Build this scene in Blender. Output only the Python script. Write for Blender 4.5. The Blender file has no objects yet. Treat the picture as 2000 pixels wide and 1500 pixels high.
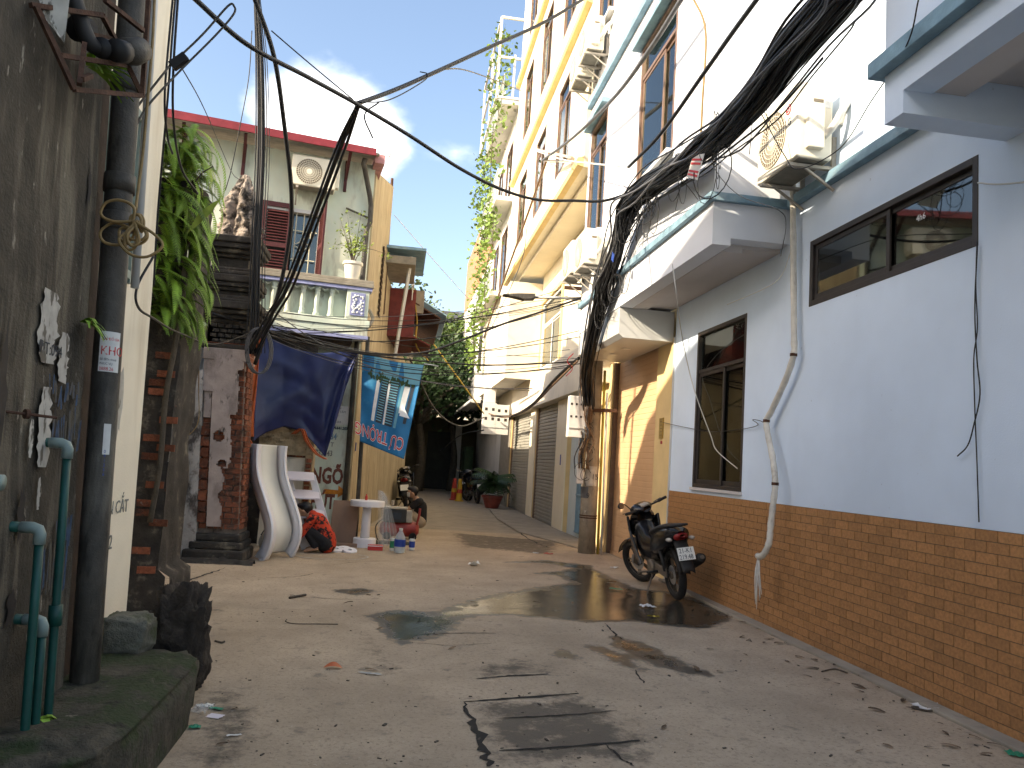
import bpy, math, random
import numpy as np
from mathutils import Vector, Matrix, noise as mnoise
R = math.radians
random.seed(7)
scene = bpy.context.scene
COL = scene.collection

# ------------------------------------------------------------------ camera
CAM = Vector((0.0, 0.0, 1.5)); FPX = 1520.0
def _n(v): return v / np.linalg.norm(v)
_Y = _n(np.array([-222.0, -142.0, FPX])); _U = np.array([910.0, 14285.0, FPX])
_Z = _n(_U - _Y * np.dot(_U, _Y)); _X = np.cross(_Y, _Z)
if _X[0] < 0: _X = -_X
MC = np.stack([_X, _Y, _Z])
cam = bpy.data.objects.new('camera', bpy.data.cameras.new('camera'))
COL.objects.link(cam)
r_, u_, f_ = MC[:, 0], MC[:, 1], MC[:, 2]
cam.matrix_world = Matrix(((r_[0], u_[0], -f_[0], CAM[0]), (r_[1], u_[1], -f_[1], CAM[1]), (r_[2], u_[2], -f_[2], CAM[2]), (0, 0, 0, 1)))
cam.data.sensor_width = 36.0; cam.data.sensor_fit = 'HORIZONTAL'; cam.data.lens = FPX / 2000.0 * 36.0
cam.data.clip_start = 0.05; cam.data.clip_end = 2000.0
scene.camera = cam
def _ray(px, py): return MC @ np.array([px - 1000.0, 750.0 - py, FPX])
def atY(px, py, Y): d = _ray(px, py); t = Y / d[1]; return Vector((d[0] * t, Y, 1.5 + d[2] * t))
def atX(px, py, X): d = _ray(px, py); t = X / d[0]; return Vector((X, d[1] * t, 1.5 + d[2] * t))
def gnd(px, py, z=0.0): d = _ray(px, py); t = (z - 1.5) / d[2]; return Vector((d[0] * t, d[1] * t, z))

# ------------------------------------------------------------------ light
SUN = Vector((1.0, 0.45, -0.58)).normalized()          # direction the light travels
sun = bpy.data.objects.new('sun', bpy.data.lights.new('sun', 'SUN')); COL.objects.link(sun)
sun.data.energy = 2.9; sun.data.angle = R(0.6); sun.data.color = (1.0, 0.86, 0.66)
sun.rotation_euler = SUN.to_track_quat('-Z', 'Y').to_euler(); sun.location = (-20, -9, 14)
world = bpy.data.worlds.new('World'); scene.world = world; world.use_nodes = True
nt = world.node_tree; nt.nodes.clear()
def N(t, tree=None, **kw):
    n = (tree or nt).nodes.new(t)
    for k, v in kw.items(): setattr(n, k, v)
    return n
sky = N('ShaderNodeTexSky', sky_type='NISHITA', sun_disc=False, sun_elevation=R(28), sun_rotation=math.atan2(-SUN.x, -SUN.y), air_density=1.0, dust_density=2.2, ozone_density=1.3)
tc = N('ShaderNodeTexCoord')
mp = N('ShaderNodeMapping'); mp.inputs['Scale'].default_value = (1, 1, 1.7)
nt.links.new(tc.outputs['Generated'], mp.inputs['Vector'])
cn = N('ShaderNodeTexNoise'); cn.inputs['Scale'].default_value = 2.6; cn.inputs['Detail'].default_value = 7; cn.inputs['Roughness'].default_value = 0.56
nt.links.new(mp.outputs[0], cn.inputs['Vector'])
def blob(dirv, size, gain):                                # a cumulus where the photo shows one
    s = N('ShaderNodeVectorMath', operation='DISTANCE'); nt.links.new(tc.outputs['Generated'], s.inputs[0]); s.inputs[1].default_value = dirv
    m = N('ShaderNodeMapRange'); m.inputs['From Min'].default_value = size; m.inputs['From Max'].default_value = 0.0
    m.inputs['To Min'].default_value = 0.0; m.inputs['To Max'].default_value = gain; nt.links.new(s.outputs['Value'], m.inputs['Value'])
    return m.outputs[0]
def wdir(px, py): v = _ray(px, py); return tuple(v / np.linalg.norm(v))
acc = cn.outputs['Fac']
for px, py, s, g in ((630, 190, 0.13, 0.22), (520, 225, 0.12, 0.16), (700, 270, 0.12, 0.22), (890, 295, 0.045, 0.16), (430, 60, 0.16, -0.2), (800, 120, 0.16, -0.2), (870, 480, 0.14, -0.12)):
    a = N('ShaderNodeMath', operation='ADD'); nt.links.new(acc, a.inputs[0]); nt.links.new(blob(wdir(px, py), s, g), a.inputs[1]); acc = a.outputs[0]
ramp = N('ShaderNodeMapRange', interpolation_type='SMOOTHSTEP'); ramp.inputs['From Min'].default_value = 0.60; ramp.inputs['From Max'].default_value = 0.82
nt.links.new(acc, ramp.inputs['Value'])
cmix = N('ShaderNodeMix', data_type='RGBA'); cmix.inputs[7].default_value = (7.2, 7.1, 7.0, 1)
nt.links.new(ramp.outputs[0], cmix.inputs[0])
hz = N('ShaderNodeMix', data_type='RGBA', blend_type='MULTIPLY'); hz.inputs[0].default_value = 1.0; hz.inputs[7].default_value = (1.06, 1.0, 0.94, 1)
nt.links.new(sky.outputs[0], hz.inputs[6]); nt.links.new(hz.outputs[2], cmix.inputs[6])
bg = N('ShaderNodeBackground'); bg.inputs['Strength'].default_value = 0.105
nt.links.new(cmix.outputs[2], bg.inputs['Color'])
out = N('ShaderNodeOutputWorld'); nt.links.new(bg.outputs[0], out.inputs['Surface'])
vs = scene.view_settings; vs.view_transform = 'Standard'; vs.look = 'None'; vs.gamma = 1.0; vs.exposure = 1.82; vs.use_curve_mapping = False
scene.render.engine = 'CYCLES'; scene.cycles.use_denoising = True; scene.cycles.max_bounces = 6; scene.cycles.diffuse_bounces = 3
scene.cycles.transparent_max_bounces = 8; scene.cycles.use_adaptive_sampling = True; scene.cycles.adaptive_threshold = 0.025

# ------------------------------------------------------------------ materials
MATS = {}
def mat(name, col, rough=0.75, var=0.14, scale=2.5, bump=0.0, bscale=60, metal=0.0, stain=None, rnd=0.0, spec=0.4, streak=None, trans=0.0, alpha=1.0):
    """col: base colour; var: mottling; stain: [(colour, scale, threshold, softness, z-stretch)]; rnd: per-object brightness change"""
    if name in MATS: return MATS[name]
    m = bpy.data.materials.new(name); m.use_nodes = True; t = m.node_tree
    b = t.nodes['Principled BSDF']; L = t.links.new
    b.inputs['Roughness'].default_value = rough; b.inputs['Metallic'].default_value = metal
    b.inputs['Specular IOR Level'].default_value = spec
    if trans: b.inputs['Transmission Weight'].default_value = trans
    if alpha < 1: b.inputs['Alpha'].default_value = alpha
    geo = N('ShaderNodeNewGeometry', t)
    def nz(sc, det=3, rg=0.6, zs=1.0):
        n = N('ShaderNodeTexNoise', t); n.inputs['Scale'].default_value = sc; n.inputs['Detail'].default_value = det; n.inputs['Roughness'].default_value = rg
        if zs != 1.0:
            p = N('ShaderNodeMapping', t); p.inputs['Scale'].default_value = (1, 1, zs); L(geo.outputs['Position'], p.inputs['Vector']); L(p.outputs[0], n.inputs['Vector'])
        else: L(geo.outputs['Position'], n.inputs['Vector'])
        return n.outputs['Fac']
    c = None
    mx = N('ShaderNodeMix', t, data_type='RGBA'); mr = N('ShaderNodeMapRange', t); mr.inputs['From Min'].default_value = 0.3; mr.inputs['From Max'].default_value = 0.7
    L(nz(scale), mr.inputs['Value']); L(mr.outputs[0], mx.inputs[0])
    lo = [max(0, x * (1 - var)) for x in col]; hi = [min(1, x * (1 + var)) for x in col]
    mx.inputs[6].default_value = (*lo, 1); mx.inputs[7].default_value = (*hi, 1); c = mx.outputs[2]
    for st in (stain or []):
        sc_, ss, th, so, zs = st
        k = N('ShaderNodeMix', t, data_type='RGBA'); r = N('ShaderNodeMapRange', t); r.inputs['From Min'].default_value = th; r.inputs['From Max'].default_value = th + so
        L(nz(ss, 4, 0.68, zs), r.inputs['Value']); L(r.outputs[0], k.inputs[0]); L(c, k.inputs[6]); k.inputs[7].default_value = (*sc_, 1); c = k.outputs[2]
    if rnd:
        oi = N('ShaderNodeObjectInfo', t); r = N('ShaderNodeMapRange', t); r.inputs['To Min'].default_value = 1 - rnd; r.inputs['To Max'].default_value = 1 + rnd
        L(oi.outputs['Random'], r.inputs['Value'])
        k = N('ShaderNodeVectorMath', t, operation='SCALE'); L(c, k.inputs[0]); L(r.outputs[0], k.inputs['Scale']); c = k.outputs[0]
    L(c, b.inputs['Base Color'])
    if bump:
        bn = N('ShaderNodeBump', t); bn.inputs['Strength'].default_value = bump; bn.inputs['Distance'].default_value = 0.02
        L(nz(bscale, 3, 0.7), bn.inputs['Height']); L(bn.outputs[0], b.inputs['Normal'])
    MATS[name] = m; return m
DIRT = (0.05, 0.045, 0.035)
mat('blue_paint', (0.67, 0.78, 0.92), 0.8, 0.05, 1.1, 0.12, 90, stain=[((0.60, 0.70, 0.84), 0.8, 0.52, 0.3, 0.35), ((0.42, 0.45, 0.52), 9, 0.70, 0.08, 1)])
mat('white_paint', (0.74, 0.76, 0.80), 0.8, 0.05, 1.2, 0.08, 90, stain=[((0.55, 0.57, 0.62), 1.2, 0.62, 0.3, 0.3)])
mat('teal_ledge', (0.20, 0.32, 0.40), 0.75, 0.2, 5, 0.2, 50, stain=[((0.33, 0.42, 0.47), 3, 0.55, 0.25, 1)])
mat('soffit_paint', (0.58, 0.54, 0.52), 0.85, 0.06, 1.5, 0.08, 80)
mat('tile_brown', (0.40, 0.198, 0.078), 0.42, 0.2, 40, 0.15, 160, rnd=0.13, spec=0.45, stain=[((0.2, 0.11, 0.05), 7, 0.66, 0.2, 1)])
mat('grout', (0.18, 0.125, 0.085), 0.9, 0.2, 20)
mat('dark_frame', (0.035, 0.028, 0.025), 0.45, 0.2, 10)
mat('brown_frame', (0.16, 0.10, 0.07), 0.45, 0.2, 10)
mat('window_backing', (0.80, 0.83, 0.72), 0.9, 0.25, 1.5)  # pale curtain cloth behind the panes
mat('room_dark', (0.06, 0.065, 0.05), 0.95, 0.3, 1.2)  # near-black stands in for the unlit rooms behind the glass
mat('grille_paint', (0.42, 0.45, 0.45), 0.6, 0.15, 10)
mat('peach_metal', (0.66, 0.42, 0.235), 0.5, 0.05, 2, stain=[((0.5, 0.33, 0.2), 2.2, 0.62, 0.2, 0.4)])
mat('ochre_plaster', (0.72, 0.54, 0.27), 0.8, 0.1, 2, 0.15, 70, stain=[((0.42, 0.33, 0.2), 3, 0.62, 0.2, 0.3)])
mat('panel_grey', (0.56, 0.56, 0.54), 0.4, 0.05, 2)
mat('lamp_white', (0.8, 0.8, 0.76), 0.4, 0.02)
mat('gold_plate', (0.42, 0.29, 0.07), 0.35, 0.15, 20, metal=0.6)
mat('yellow_wall', (0.82, 0.74, 0.56), 0.8, 0.06, 1.3, 0.1, 70, stain=[((0.6, 0.5, 0.33), 1.4, 0.62, 0.25, 0.3)])
mat('yellow_band', (0.80, 0.60, 0.27), 0.7, 0.08, 3)
mat('cream_wall', (0.70, 0.64, 0.52), 0.8, 0.07, 1.5, 0.1, 70, stain=[((0.46, 0.41, 0.33), 1.6, 0.6, 0.25, 0.3)])
mat('far_white', (0.66, 0.64, 0.60), 0.8, 0.1, 1.2, stain=[((0.4, 0.38, 0.35), 1.5, 0.58, 0.25, 0.3)])
mat('grey_shutter', (0.33, 0.315, 0.27), 0.5, 0.08, 2, stain=[((0.2, 0.18, 0.15), 2, 0.6, 0.25, 0.4)])
mat('pale_blue_door', (0.60, 0.68, 0.70), 0.6, 0.06)
mat('brick_far', (0.42, 0.19, 0.11), 0.85, 0.3, 30)
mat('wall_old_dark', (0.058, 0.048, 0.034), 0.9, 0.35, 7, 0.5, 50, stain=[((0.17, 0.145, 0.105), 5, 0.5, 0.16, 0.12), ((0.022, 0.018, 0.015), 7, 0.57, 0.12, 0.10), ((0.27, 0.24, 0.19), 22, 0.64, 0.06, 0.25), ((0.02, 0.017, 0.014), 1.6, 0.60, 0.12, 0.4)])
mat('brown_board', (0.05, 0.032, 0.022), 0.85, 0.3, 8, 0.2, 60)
mat('cream_old', (0.84, 0.77, 0.62), 0.85, 0.06, 2, 0.15, 60, stain=[((0.66, 0.57, 0.42), 2.2, 0.56, 0.2, 0.12), ((0.13, 0.11, 0.08), 4, 0.70, 0.1, 0.25)])
mat('pipe_grey', (0.062, 0.055, 0.045), 0.6, 0.3, 9, 0.25, 40, stain=[((0.17, 0.155, 0.125), 6, 0.55, 0.2, 0.15), ((0.03, 0.027, 0.022), 8, 0.55, 0.1, 0.3)])
mat('pipe_green', (0.006, 0.06, 0.048), 0.45, 0.2, 12)
mat('pipe_elbow', (0.20, 0.26, 0.24), 0.5, 0.15, 12)
mat('moss_concrete', (0.058, 0.051, 0.036), 0.9, 0.45, 9, 1.0, 30, stain=[((0.03, 0.042, 0.014), 4, 0.46, 0.14, 1), ((0.17, 0.155, 0.12), 14, 0.64, 0.1, 1), ((0.02, 0.018, 0.013), 11, 0.58, 0.08, 1)])
mat('rock', (0.12, 0.115, 0.09), 0.9, 0.35, 10, 0.8, 30, stain=[((0.05, 0.06, 0.025), 6, 0.5, 0.15, 1)])
mat('stump_wood', (0.04, 0.03, 0.022), 0.9, 0.4, 14, 0.9, 30)
mat('rust', (0.075, 0.035, 0.02), 0.85, 0.4, 20, 0.3, 60)
mat('black_iron', (0.025, 0.02, 0.018), 0.7, 0.3, 20)
mat('mint_wall', (0.60, 0.67, 0.57), 0.85, 0.1, 2, 0.15, 60, stain=[((0.66, 0.64, 0.5), 1.1, 0.46, 0.25, 0.5), ((0.36, 0.35, 0.28), 2.6, 0.55, 0.15, 0.35), ((0.11, 0.105, 0.085), 4, 0.63, 0.1, 0.4)])
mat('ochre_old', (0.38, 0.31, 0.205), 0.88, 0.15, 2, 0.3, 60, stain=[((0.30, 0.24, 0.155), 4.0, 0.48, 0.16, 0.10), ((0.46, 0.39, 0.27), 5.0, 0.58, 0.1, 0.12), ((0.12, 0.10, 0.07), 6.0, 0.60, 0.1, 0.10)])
mat('red_roof', (0.21, 0.022, 0.032), 0.6, 0.2, 6)
mat('clad_red', (0.15, 0.03, 0.028), 0.75, 0.3, 5)
mat('roof_pink', (0.45, 0.22, 0.22), 0.8, 0.25, 8)
mat('eave_grey', (0.27, 0.24, 0.19), 0.9, 0.2, 6)
mat('shutter_red', (0.075, 0.017, 0.018), 0.6, 0.2, 9)
mat('lilac_trim', (0.28, 0.30, 0.50), 0.8, 0.2, 8, 0.2, 40)
mat('pale_grille', (0.62, 0.58, 0.42), 0.6, 0.1)
mat('pillar_plaster', (0.42, 0.345, 0.31), 0.9, 0.18, 4, 0.4, 40, stain=[((0.22, 0.18, 0.16), 3.5, 0.52, 0.2, 0.5), ((0.05, 0.045, 0.04), 5, 0.62, 0.08, 0.5)])
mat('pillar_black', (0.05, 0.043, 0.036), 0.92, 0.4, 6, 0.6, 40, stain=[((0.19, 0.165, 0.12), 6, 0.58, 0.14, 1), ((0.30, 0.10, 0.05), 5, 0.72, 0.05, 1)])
mat('brick_red', (0.22, 0.072, 0.036), 0.9, 0.3, 25, 0.5, 80, rnd=0.4, stain=[((0.07, 0.045, 0.035), 5, 0.52, 0.15, 1), ((0.25, 0.2, 0.16), 14, 0.62, 0.08, 1)])
mat('mortar', (0.22, 0.18, 0.15), 0.95, 0.3, 20, 0.4, 60, stain=[((0.06, 0.05, 0.04), 5, 0.55, 0.15, 1)])
mat('whitewash', (0.44, 0.41, 0.38), 0.9, 0.2, 6, 0.4, 40, stain=[((0.08, 0.07, 0.065), 4.5, 0.5, 0.12, 0.6), ((0.2, 0.17, 0.15), 9, 0.56, 0.1, 1)])
mat('statue_stone', (0.30, 0.25, 0.21), 0.9, 0.4, 14, 0.9, 40, stain=[((0.05, 0.043, 0.037), 6, 0.47, 0.10, 1), ((0.6, 0.5, 0.42), 10, 0.64, 0.1, 1)])
mat('corrugated', (0.42, 0.46, 0.50), 0.5, 0.15, 6, metal=0.3)
mat('tan_plaster', (0.36, 0.28, 0.17), 0.92, 0.25, 8, 0.6, 30, stain=[((0.09, 0.07, 0.05), 4, 0.55, 0.15, 1)])
mat('tarp_navy', (0.016, 0.025, 0.095), 0.38, 0.2, 4, spec=0.5)
mat('tarp_orange', (0.48, 0.105, 0.025), 0.45, 0.2, 6)
mat('banner_blue', (0.015, 0.16, 0.36), 0.5, 0.25, 3, stain=[((0.10, 0.33, 0.48), 1.6, 0.55, 0.3, 1)])
mat('banner_sky', (0.16, 0.40, 0.52), 0.5, 0.2, 4)
mat('print_white', (0.72, 0.74, 0.74), 0.6, 0.08, 12)
mat('print_dark', (0.03, 0.04, 0.055), 0.6, 0.2, 9)
mat('print_red', (0.55, 0.03, 0.03), 0.55, 0.1, 9)
mat('print_blue', (0.03, 0.07, 0.30), 0.6, 0.1)
mat('paint_brown', (0.17, 0.06, 0.04), 0.85, 0.35, 14)
mat('paint_orange', (0.55, 0.20, 0.02), 0.8, 0.25, 14)
mat('stencil_blue', (0.16, 0.28, 0.38), 0.85, 0.3, 30)
mat('smear_blue', (0.035, 0.065, 0.12), 0.85, 0.4, 30, stain=[((0.10, 0.09, 0.07), 9, 0.5, 0.1, 0.3)])
mat('paper_worn', (0.42, 0.40, 0.36), 0.85, 0.15, 20, stain=[((0.12, 0.105, 0.085), 16, 0.56, 0.05, 0.3), ((0.10, 0.09, 0.07), 5, 0.62, 0.1, 0.6)])
mat('stencil_grey', (0.2, 0.21, 0.2), 0.85, 0.3, 30)
mat('white_gloss', (0.80, 0.79, 0.82), 0.35, 0.03, 3)
mat('bed_cream', (0.80, 0.78, 0.70), 0.4, 0.03, 3)
mat('pale_pink', (0.72, 0.66, 0.70), 0.5, 0.04, 3)
mat('board_brown', (0.27, 0.17, 0.115), 0.7, 0.1, 5)
mat('skin', (0.42, 0.24, 0.15), 0.55, 0.08, 8)
mat('hair', (0.012, 0.010, 0.010), 0.5, 0.2)
mat('cloth_black', (0.012, 0.012, 0.014), 0.85, 0.2, 9)
mat('cloth_khaki', (0.33, 0.26, 0.18), 0.9, 0.12, 9)
mat('cloth_camo', (0.52, 0.045, 0.015), 0.85, 0.2, 9, stain=[((0.018, 0.010, 0.010), 13, 0.51, 0.04, 1), ((0.75, 0.13, 0.04), 17, 0.62, 0.04, 1)])
mat('mask_grey', (0.55, 0.55, 0.52), 0.9, 0.05)
mat('tank_red', (0.25, 0.03, 0.025), 0.45, 0.3, 6, stain=[((0.35, 0.25, 0.2), 5, 0.6, 0.2, 1)])
mat('engine_black', (0.03, 0.03, 0.03), 0.55, 0.3, 8, stain=[((0.25, 0.23, 0.2), 8, 0.66, 0.1, 1)])
mat('steel', (0.45, 0.45, 0.44), 0.4, 0.1, 8, metal=0.7)
mat('dusty_steel', (0.42, 0.38, 0.32), 0.7, 0.2, 8)
mat('clear_plastic', (0.75, 0.82, 0.86), 0.12, 0.02, 3, alpha=0.35)
mat('film', (0.75, 0.75, 0.72), 0.25, 0.05, 3, alpha=0.3)
mat('label_blue', (0.015, 0.05, 0.28), 0.45, 0.1)
mat('can_white', (0.6, 0.62, 0.58), 0.4, 0.1, 20)
mat('can_green', (0.02, 0.2, 0.10), 0.4, 0.1)
mat('red_card', (0.5, 0.04, 0.035), 0.6, 0.1)
mat('bike_black', (0.010, 0.010, 0.012), 0.22, 0.2, 10, spec=0.5)
mat('bike_matt', (0.018, 0.017, 0.017), 0.6, 0.2, 10)
mat('tyre', (0.016, 0.015, 0.015), 0.85, 0.25, 12, stain=[((0.11, 0.09, 0.07), 9, 0.58, 0.2, 1)])
mat('bike_dust', (0.16, 0.13, 0.10), 0.7, 0.3, 20, metal=0.3)
mat('chrome', (0.6, 0.6, 0.6), 0.18, 0.05, 3, metal=1.0)
mat('lens_amber', (0.45, 0.40, 0.34), 0.2, 0.05)
mat('lens_red', (0.25, 0.02, 0.02), 0.2, 0.05)
mat('plate_white', (0.72, 0.72, 0.68), 0.45, 0.06, 20)
mat('ac_cream', (0.74, 0.69, 0.56), 0.5, 0.04, 4, stain=[((0.5, 0.42, 0.3), 4, 0.66, 0.15, 0.5)])
mat('ac_dark', (0.16, 0.13, 0.09), 0.6, 0.15, 10)
mat('ac_under', (0.22, 0.20, 0.16), 0.7, 0.2, 8)
mat('wrap_white', (0.62, 0.59, 0.52), 0.7, 0.15, 9, 0.3, 30, stain=[((0.33, 0.28, 0.22), 6, 0.6, 0.15, 0.5)])
mat('wrap_tail', (0.62, 0.6, 0.55), 0.8, 0.12, 20)
mat('cable_black', (0.010, 0.010, 0.011), 0.5, 0.1)
mat('cable_grey', (0.10, 0.10, 0.105), 0.5, 0.1)
mat('wire_white', (0.55, 0.55, 0.52), 0.6, 0.1)
mat('wire_yellow', (0.48, 0.34, 0.05), 0.6, 0.1)
mat('wire_tan', (0.27, 0.18, 0.07), 0.6, 0.2, 20)
mat('wire_red', (0.4, 0.04, 0.04), 0.6, 0.1)
mat('wire_brown', (0.16, 0.10, 0.06), 0.6, 0.2, 20)
mat('pole_concrete', (0.30, 0.26, 0.20), 0.9, 0.2, 6, 0.4, 50, stain=[((0.12, 0.10, 0.08), 4, 0.56, 0.15, 0.4), ((0.5, 0.48, 0.44), 9, 0.66, 0.08, 0.5)])
mat('meter_white', (0.66, 0.64, 0.60), 0.5, 0.05, 4)
mat('leaf_vine', (0.14, 0.22, 0.04), 0.55, 0.3, 9)
mat('leaf_fern', (0.17, 0.29, 0.03), 0.55, 0.35, 9, rnd=0.5, spec=0.3)
mat('leaf_lime', (0.27, 0.37, 0.045), 0.55, 0.3, 9, rnd=0.3)
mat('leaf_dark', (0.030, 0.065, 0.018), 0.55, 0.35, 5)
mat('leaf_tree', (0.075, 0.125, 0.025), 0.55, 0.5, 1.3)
mat('leaf_palm', (0.025, 0.06, 0.02), 0.45, 0.3, 6, rnd=0.3)
mat('bark', (0.085, 0.07, 0.05), 0.9, 0.3, 10, 0.5, 40)
mat('pot_red', (0.22, 0.05, 0.035), 0.5, 0.15, 8)
mat('pot_white', (0.74, 0.69, 0.58), 0.5, 0.05)
mat('ground_far', (0.20, 0.18, 0.15), 0.9, 0.2, 1.5, 0.3, 40)
mat('pavement_pale', (0.31, 0.265, 0.205), 0.88, 0.15, 2, 0.3, 50, stain=[((0.17, 0.15, 0.12), 2.5, 0.58, 0.15, 1)])
mat('crack_dark', (0.025, 0.021, 0.017), 0.95, 0.3, 20)
mat('dry_leaf', (0.13, 0.085, 0.05), 0.85, 0.4, 20, rnd=0.5)
mat('debris_dark', (0.085, 0.066, 0.05), 0.9, 0.4, 20)
mat('paper_white', (0.66, 0.65, 0.62), 0.8, 0.06, 20)
mat('paper_old', (0.45, 0.43, 0.38), 0.85, 0.2, 9, stain=[((0.13, 0.12, 0.10), 14, 0.56, 0.05, 0.4)])
mat('plastic_green', (0.02, 0.22, 0.12), 0.5, 0.1)
mat('plastic_yellow', (0.6, 0.5, 0.06), 0.5, 0.1)
mat('cone_red', (0.5, 0.05, 0.03), 0.5, 0.1)
mat('cone_yellow', (0.6, 0.36, 0.03), 0.5, 0.1)
mat('gate_dark', (0.03, 0.032, 0.028), 0.7, 0.3, 3)
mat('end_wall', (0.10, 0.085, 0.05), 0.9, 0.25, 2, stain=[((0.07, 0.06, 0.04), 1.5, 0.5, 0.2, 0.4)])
mat('slate_roof', (0.12, 0.13, 0.15), 0.8, 0.15, 3)
def glass(name, tint, refl=0.35):
    m = bpy.data.materials.new(name); m.use_nodes = True; t = m.node_tree; t.nodes.clear()
    a = N('ShaderNodeBsdfTransparent', t); a.inputs[0].default_value = (*tint, 1)
    g = N('ShaderNodeBsdfGlossy', t); g.inputs['Roughness'].default_value = 0.03; g.inputs[0].default_value = (0.8, 0.85, 0.85, 1)
    fr = N('ShaderNodeFresnel', t); fr.inputs['IOR'].default_value = 1.6
    ad = N('ShaderNodeMath', t, operation='ADD'); ad.inputs[1].default_value = refl * 0.35; t.links.new(fr.outputs[0], ad.inputs[0])
    x = N('ShaderNodeMixShader', t); t.links.new(ad.outputs[0], x.inputs[0]); t.links.new(a.outputs[0], x.inputs[1]); t.links.new(g.outputs[0], x.inputs[2])
    o = N('ShaderNodeOutputMaterial', t); t.links.new(x.outputs[0], o.inputs[0]); MATS[name] = m
glass('glass', (0.90, 0.94, 0.88), 0.05); glass('glass_dark', (0.42, 0.46, 0.42), 0.2)

# ------------------------------------------------------------------ mesh helpers
WL = {}                                                    # world location of each object's origin
class B:
    def __init__(s): s.v = []; s.f = []
    def add(s, vs_, fs): k = len(s.v); s.v += [tuple(p) for p in vs_]; s.f += [tuple(i + k for i in f) for f in fs]; return s
    def box(s, x0, y0, z0, x1, y1, z1):
        return s.add([(x0, y0, z0), (x1, y0, z0), (x1, y1, z0), (x0, y1, z0), (x0, y0, z1), (x1, y0, z1), (x1, y1, z1), (x0, y1, z1)],
                     [(0, 3, 2, 1), (4, 5, 6, 7), (0, 1, 5, 4), (1, 2, 6, 5), (2, 3, 7, 6), (3, 0, 4, 7)])
    def obb(s, c, ax, ay, az):
        c, ax, ay, az = Vector(c), Vector(ax), Vector(ay), Vector(az)
        vs_ = [c + ax * i + ay * j + az * k for k in (-1, 1) for j in (-1, 1) for i in (-1, 1)]
        fs = [(0, 2, 3, 1), (4, 5, 7, 6), (0, 1, 5, 4), (1, 3, 7, 5), (3, 2, 6, 7), (2, 0, 4, 6)]
        if ax.cross(ay).dot(az) < 0: fs = [tuple(reversed(f)) for f in fs]
        return s.add(vs_, fs)
    def bar(s, p, q, w, h=None, up=(0, 0, 1)):
        p, q = Vector(p), Vector(q); d = q - p; h = h or w
        u = Vector(up)
        if abs(d.normalized().dot(u)) > 0.98: u = Vector((1, 0, 0))
        a = d.cross(u).normalized(); b = a.cross(d).normalized()
        return s.obb((p + q) / 2, d / 2, a * w / 2, b * h / 2)
    def tube(s, pts, r, n=8, caps=True):
        pts = [Vector(p) for p in pts]; m = len(pts); rs = r if isinstance(r, (list, tuple)) else [r] * m
        t0 = (pts[1] - pts[0]).normalized(); u = t0.orthogonal().normalized(); vs_ = []; fs = []
        for i, p in enumerate(pts):
            t = (pts[min(i + 1, m - 1)] - pts[max(i - 1, 0)])
            t = t.normalized() if t.length > 1e-9 else t0
            u = u - t * u.dot(t); u = u.normalized() if u.length > 1e-6 else t.orthogonal().normalized(); w = t.cross(u)
            for k in range(n): a = 2 * math.pi * k / n; vs_.append(p + (u * math.cos(a) + w * math.sin(a)) * rs[i])
        for i in range(m - 1):
            for k in range(n): a, b = i * n + k, i * n + (k + 1) % n; fs.append((a, b, b + n, a + n))
        if caps: fs.append(tuple(reversed(range(n)))); fs.append(tuple(range((m - 1) * n, m * n)))
        return s.add(vs_, fs)
    def lathe(s, prof, c, n=20, axis=None, caps=True):
        c = Vector(c); q = Vector(axis).to_track_quat('Z', 'Y') if axis else None; vs_ = []; fs = []
        for r, z in prof:
            for k in range(n):
                a = 2 * math.pi * k / n; p = Vector((r * math.cos(a), r * math.sin(a), z)); p = q @ p if q else p; vs_.append(c + p)
        for i in range(len(prof) - 1):
            for k in range(n): a, b = i * n + k, i * n + (k + 1) % n; fs.append((a, b, b + n, a + n))
        if caps: fs.append(tuple(reversed(range(n)))); m = len(prof); fs.append(tuple(range((m - 1) * n, m * n)))
        return s.add(vs_, fs)
    def prism(s, poly, ax, a, b):
        """poly of (u,v): extruded from a to b along axis x (u=y,v=z), y (u=x,v=z) or z (u=x,v=y)"""
        def P(u, v, w): return {'x': (w, u, v), 'y': (u, w, v), 'z': (u, v, w)}[ax]
        n = len(poly); ar = sum(poly[i][0] * poly[(i + 1) % n][1] - poly[(i + 1) % n][0] * poly[i][1] for i in range(n))
        if (ar < 0) != (ax == 'y'): poly = list(reversed(poly))
        if a > b: a, b = b, a
        vs_ = [P(u, v, a) for u, v in poly] + [P(u, v, b) for u, v in poly]
        return s.add(vs_, [tuple(reversed(range(n))), tuple(range(n, 2 * n))] + [(i, (i + 1) % n, (i + 1) % n + n, i + n) for i in range(n)])
    def grid(s, fn, nu, nv):
        vs_ = [fn(i / nu, j / nv) for j in range(nv + 1) for i in range(nu + 1)]
        return s.add(vs_, [(j * (nu + 1) + i, j * (nu + 1) + i + 1, (j + 1) * (nu + 1) + i + 1, (j + 1) * (nu + 1) + i) for j in range(nv) for i in range(nu)])
    def ball(s, c, r, n=12, m=8, q=None):
        rx, ry, rz = r if isinstance(r, (tuple, list)) else (r, r, r); c = Vector(c)
        def fn(u, v):
            a, b = 2 * math.pi * u, math.pi * (v - 0.5); p = Vector((rx * math.cos(b) * math.cos(a), ry * math.cos(b) * math.sin(a), rz * math.sin(b)))
            return c + (q @ p if q else p)
        return s.grid(fn, n, m)
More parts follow.
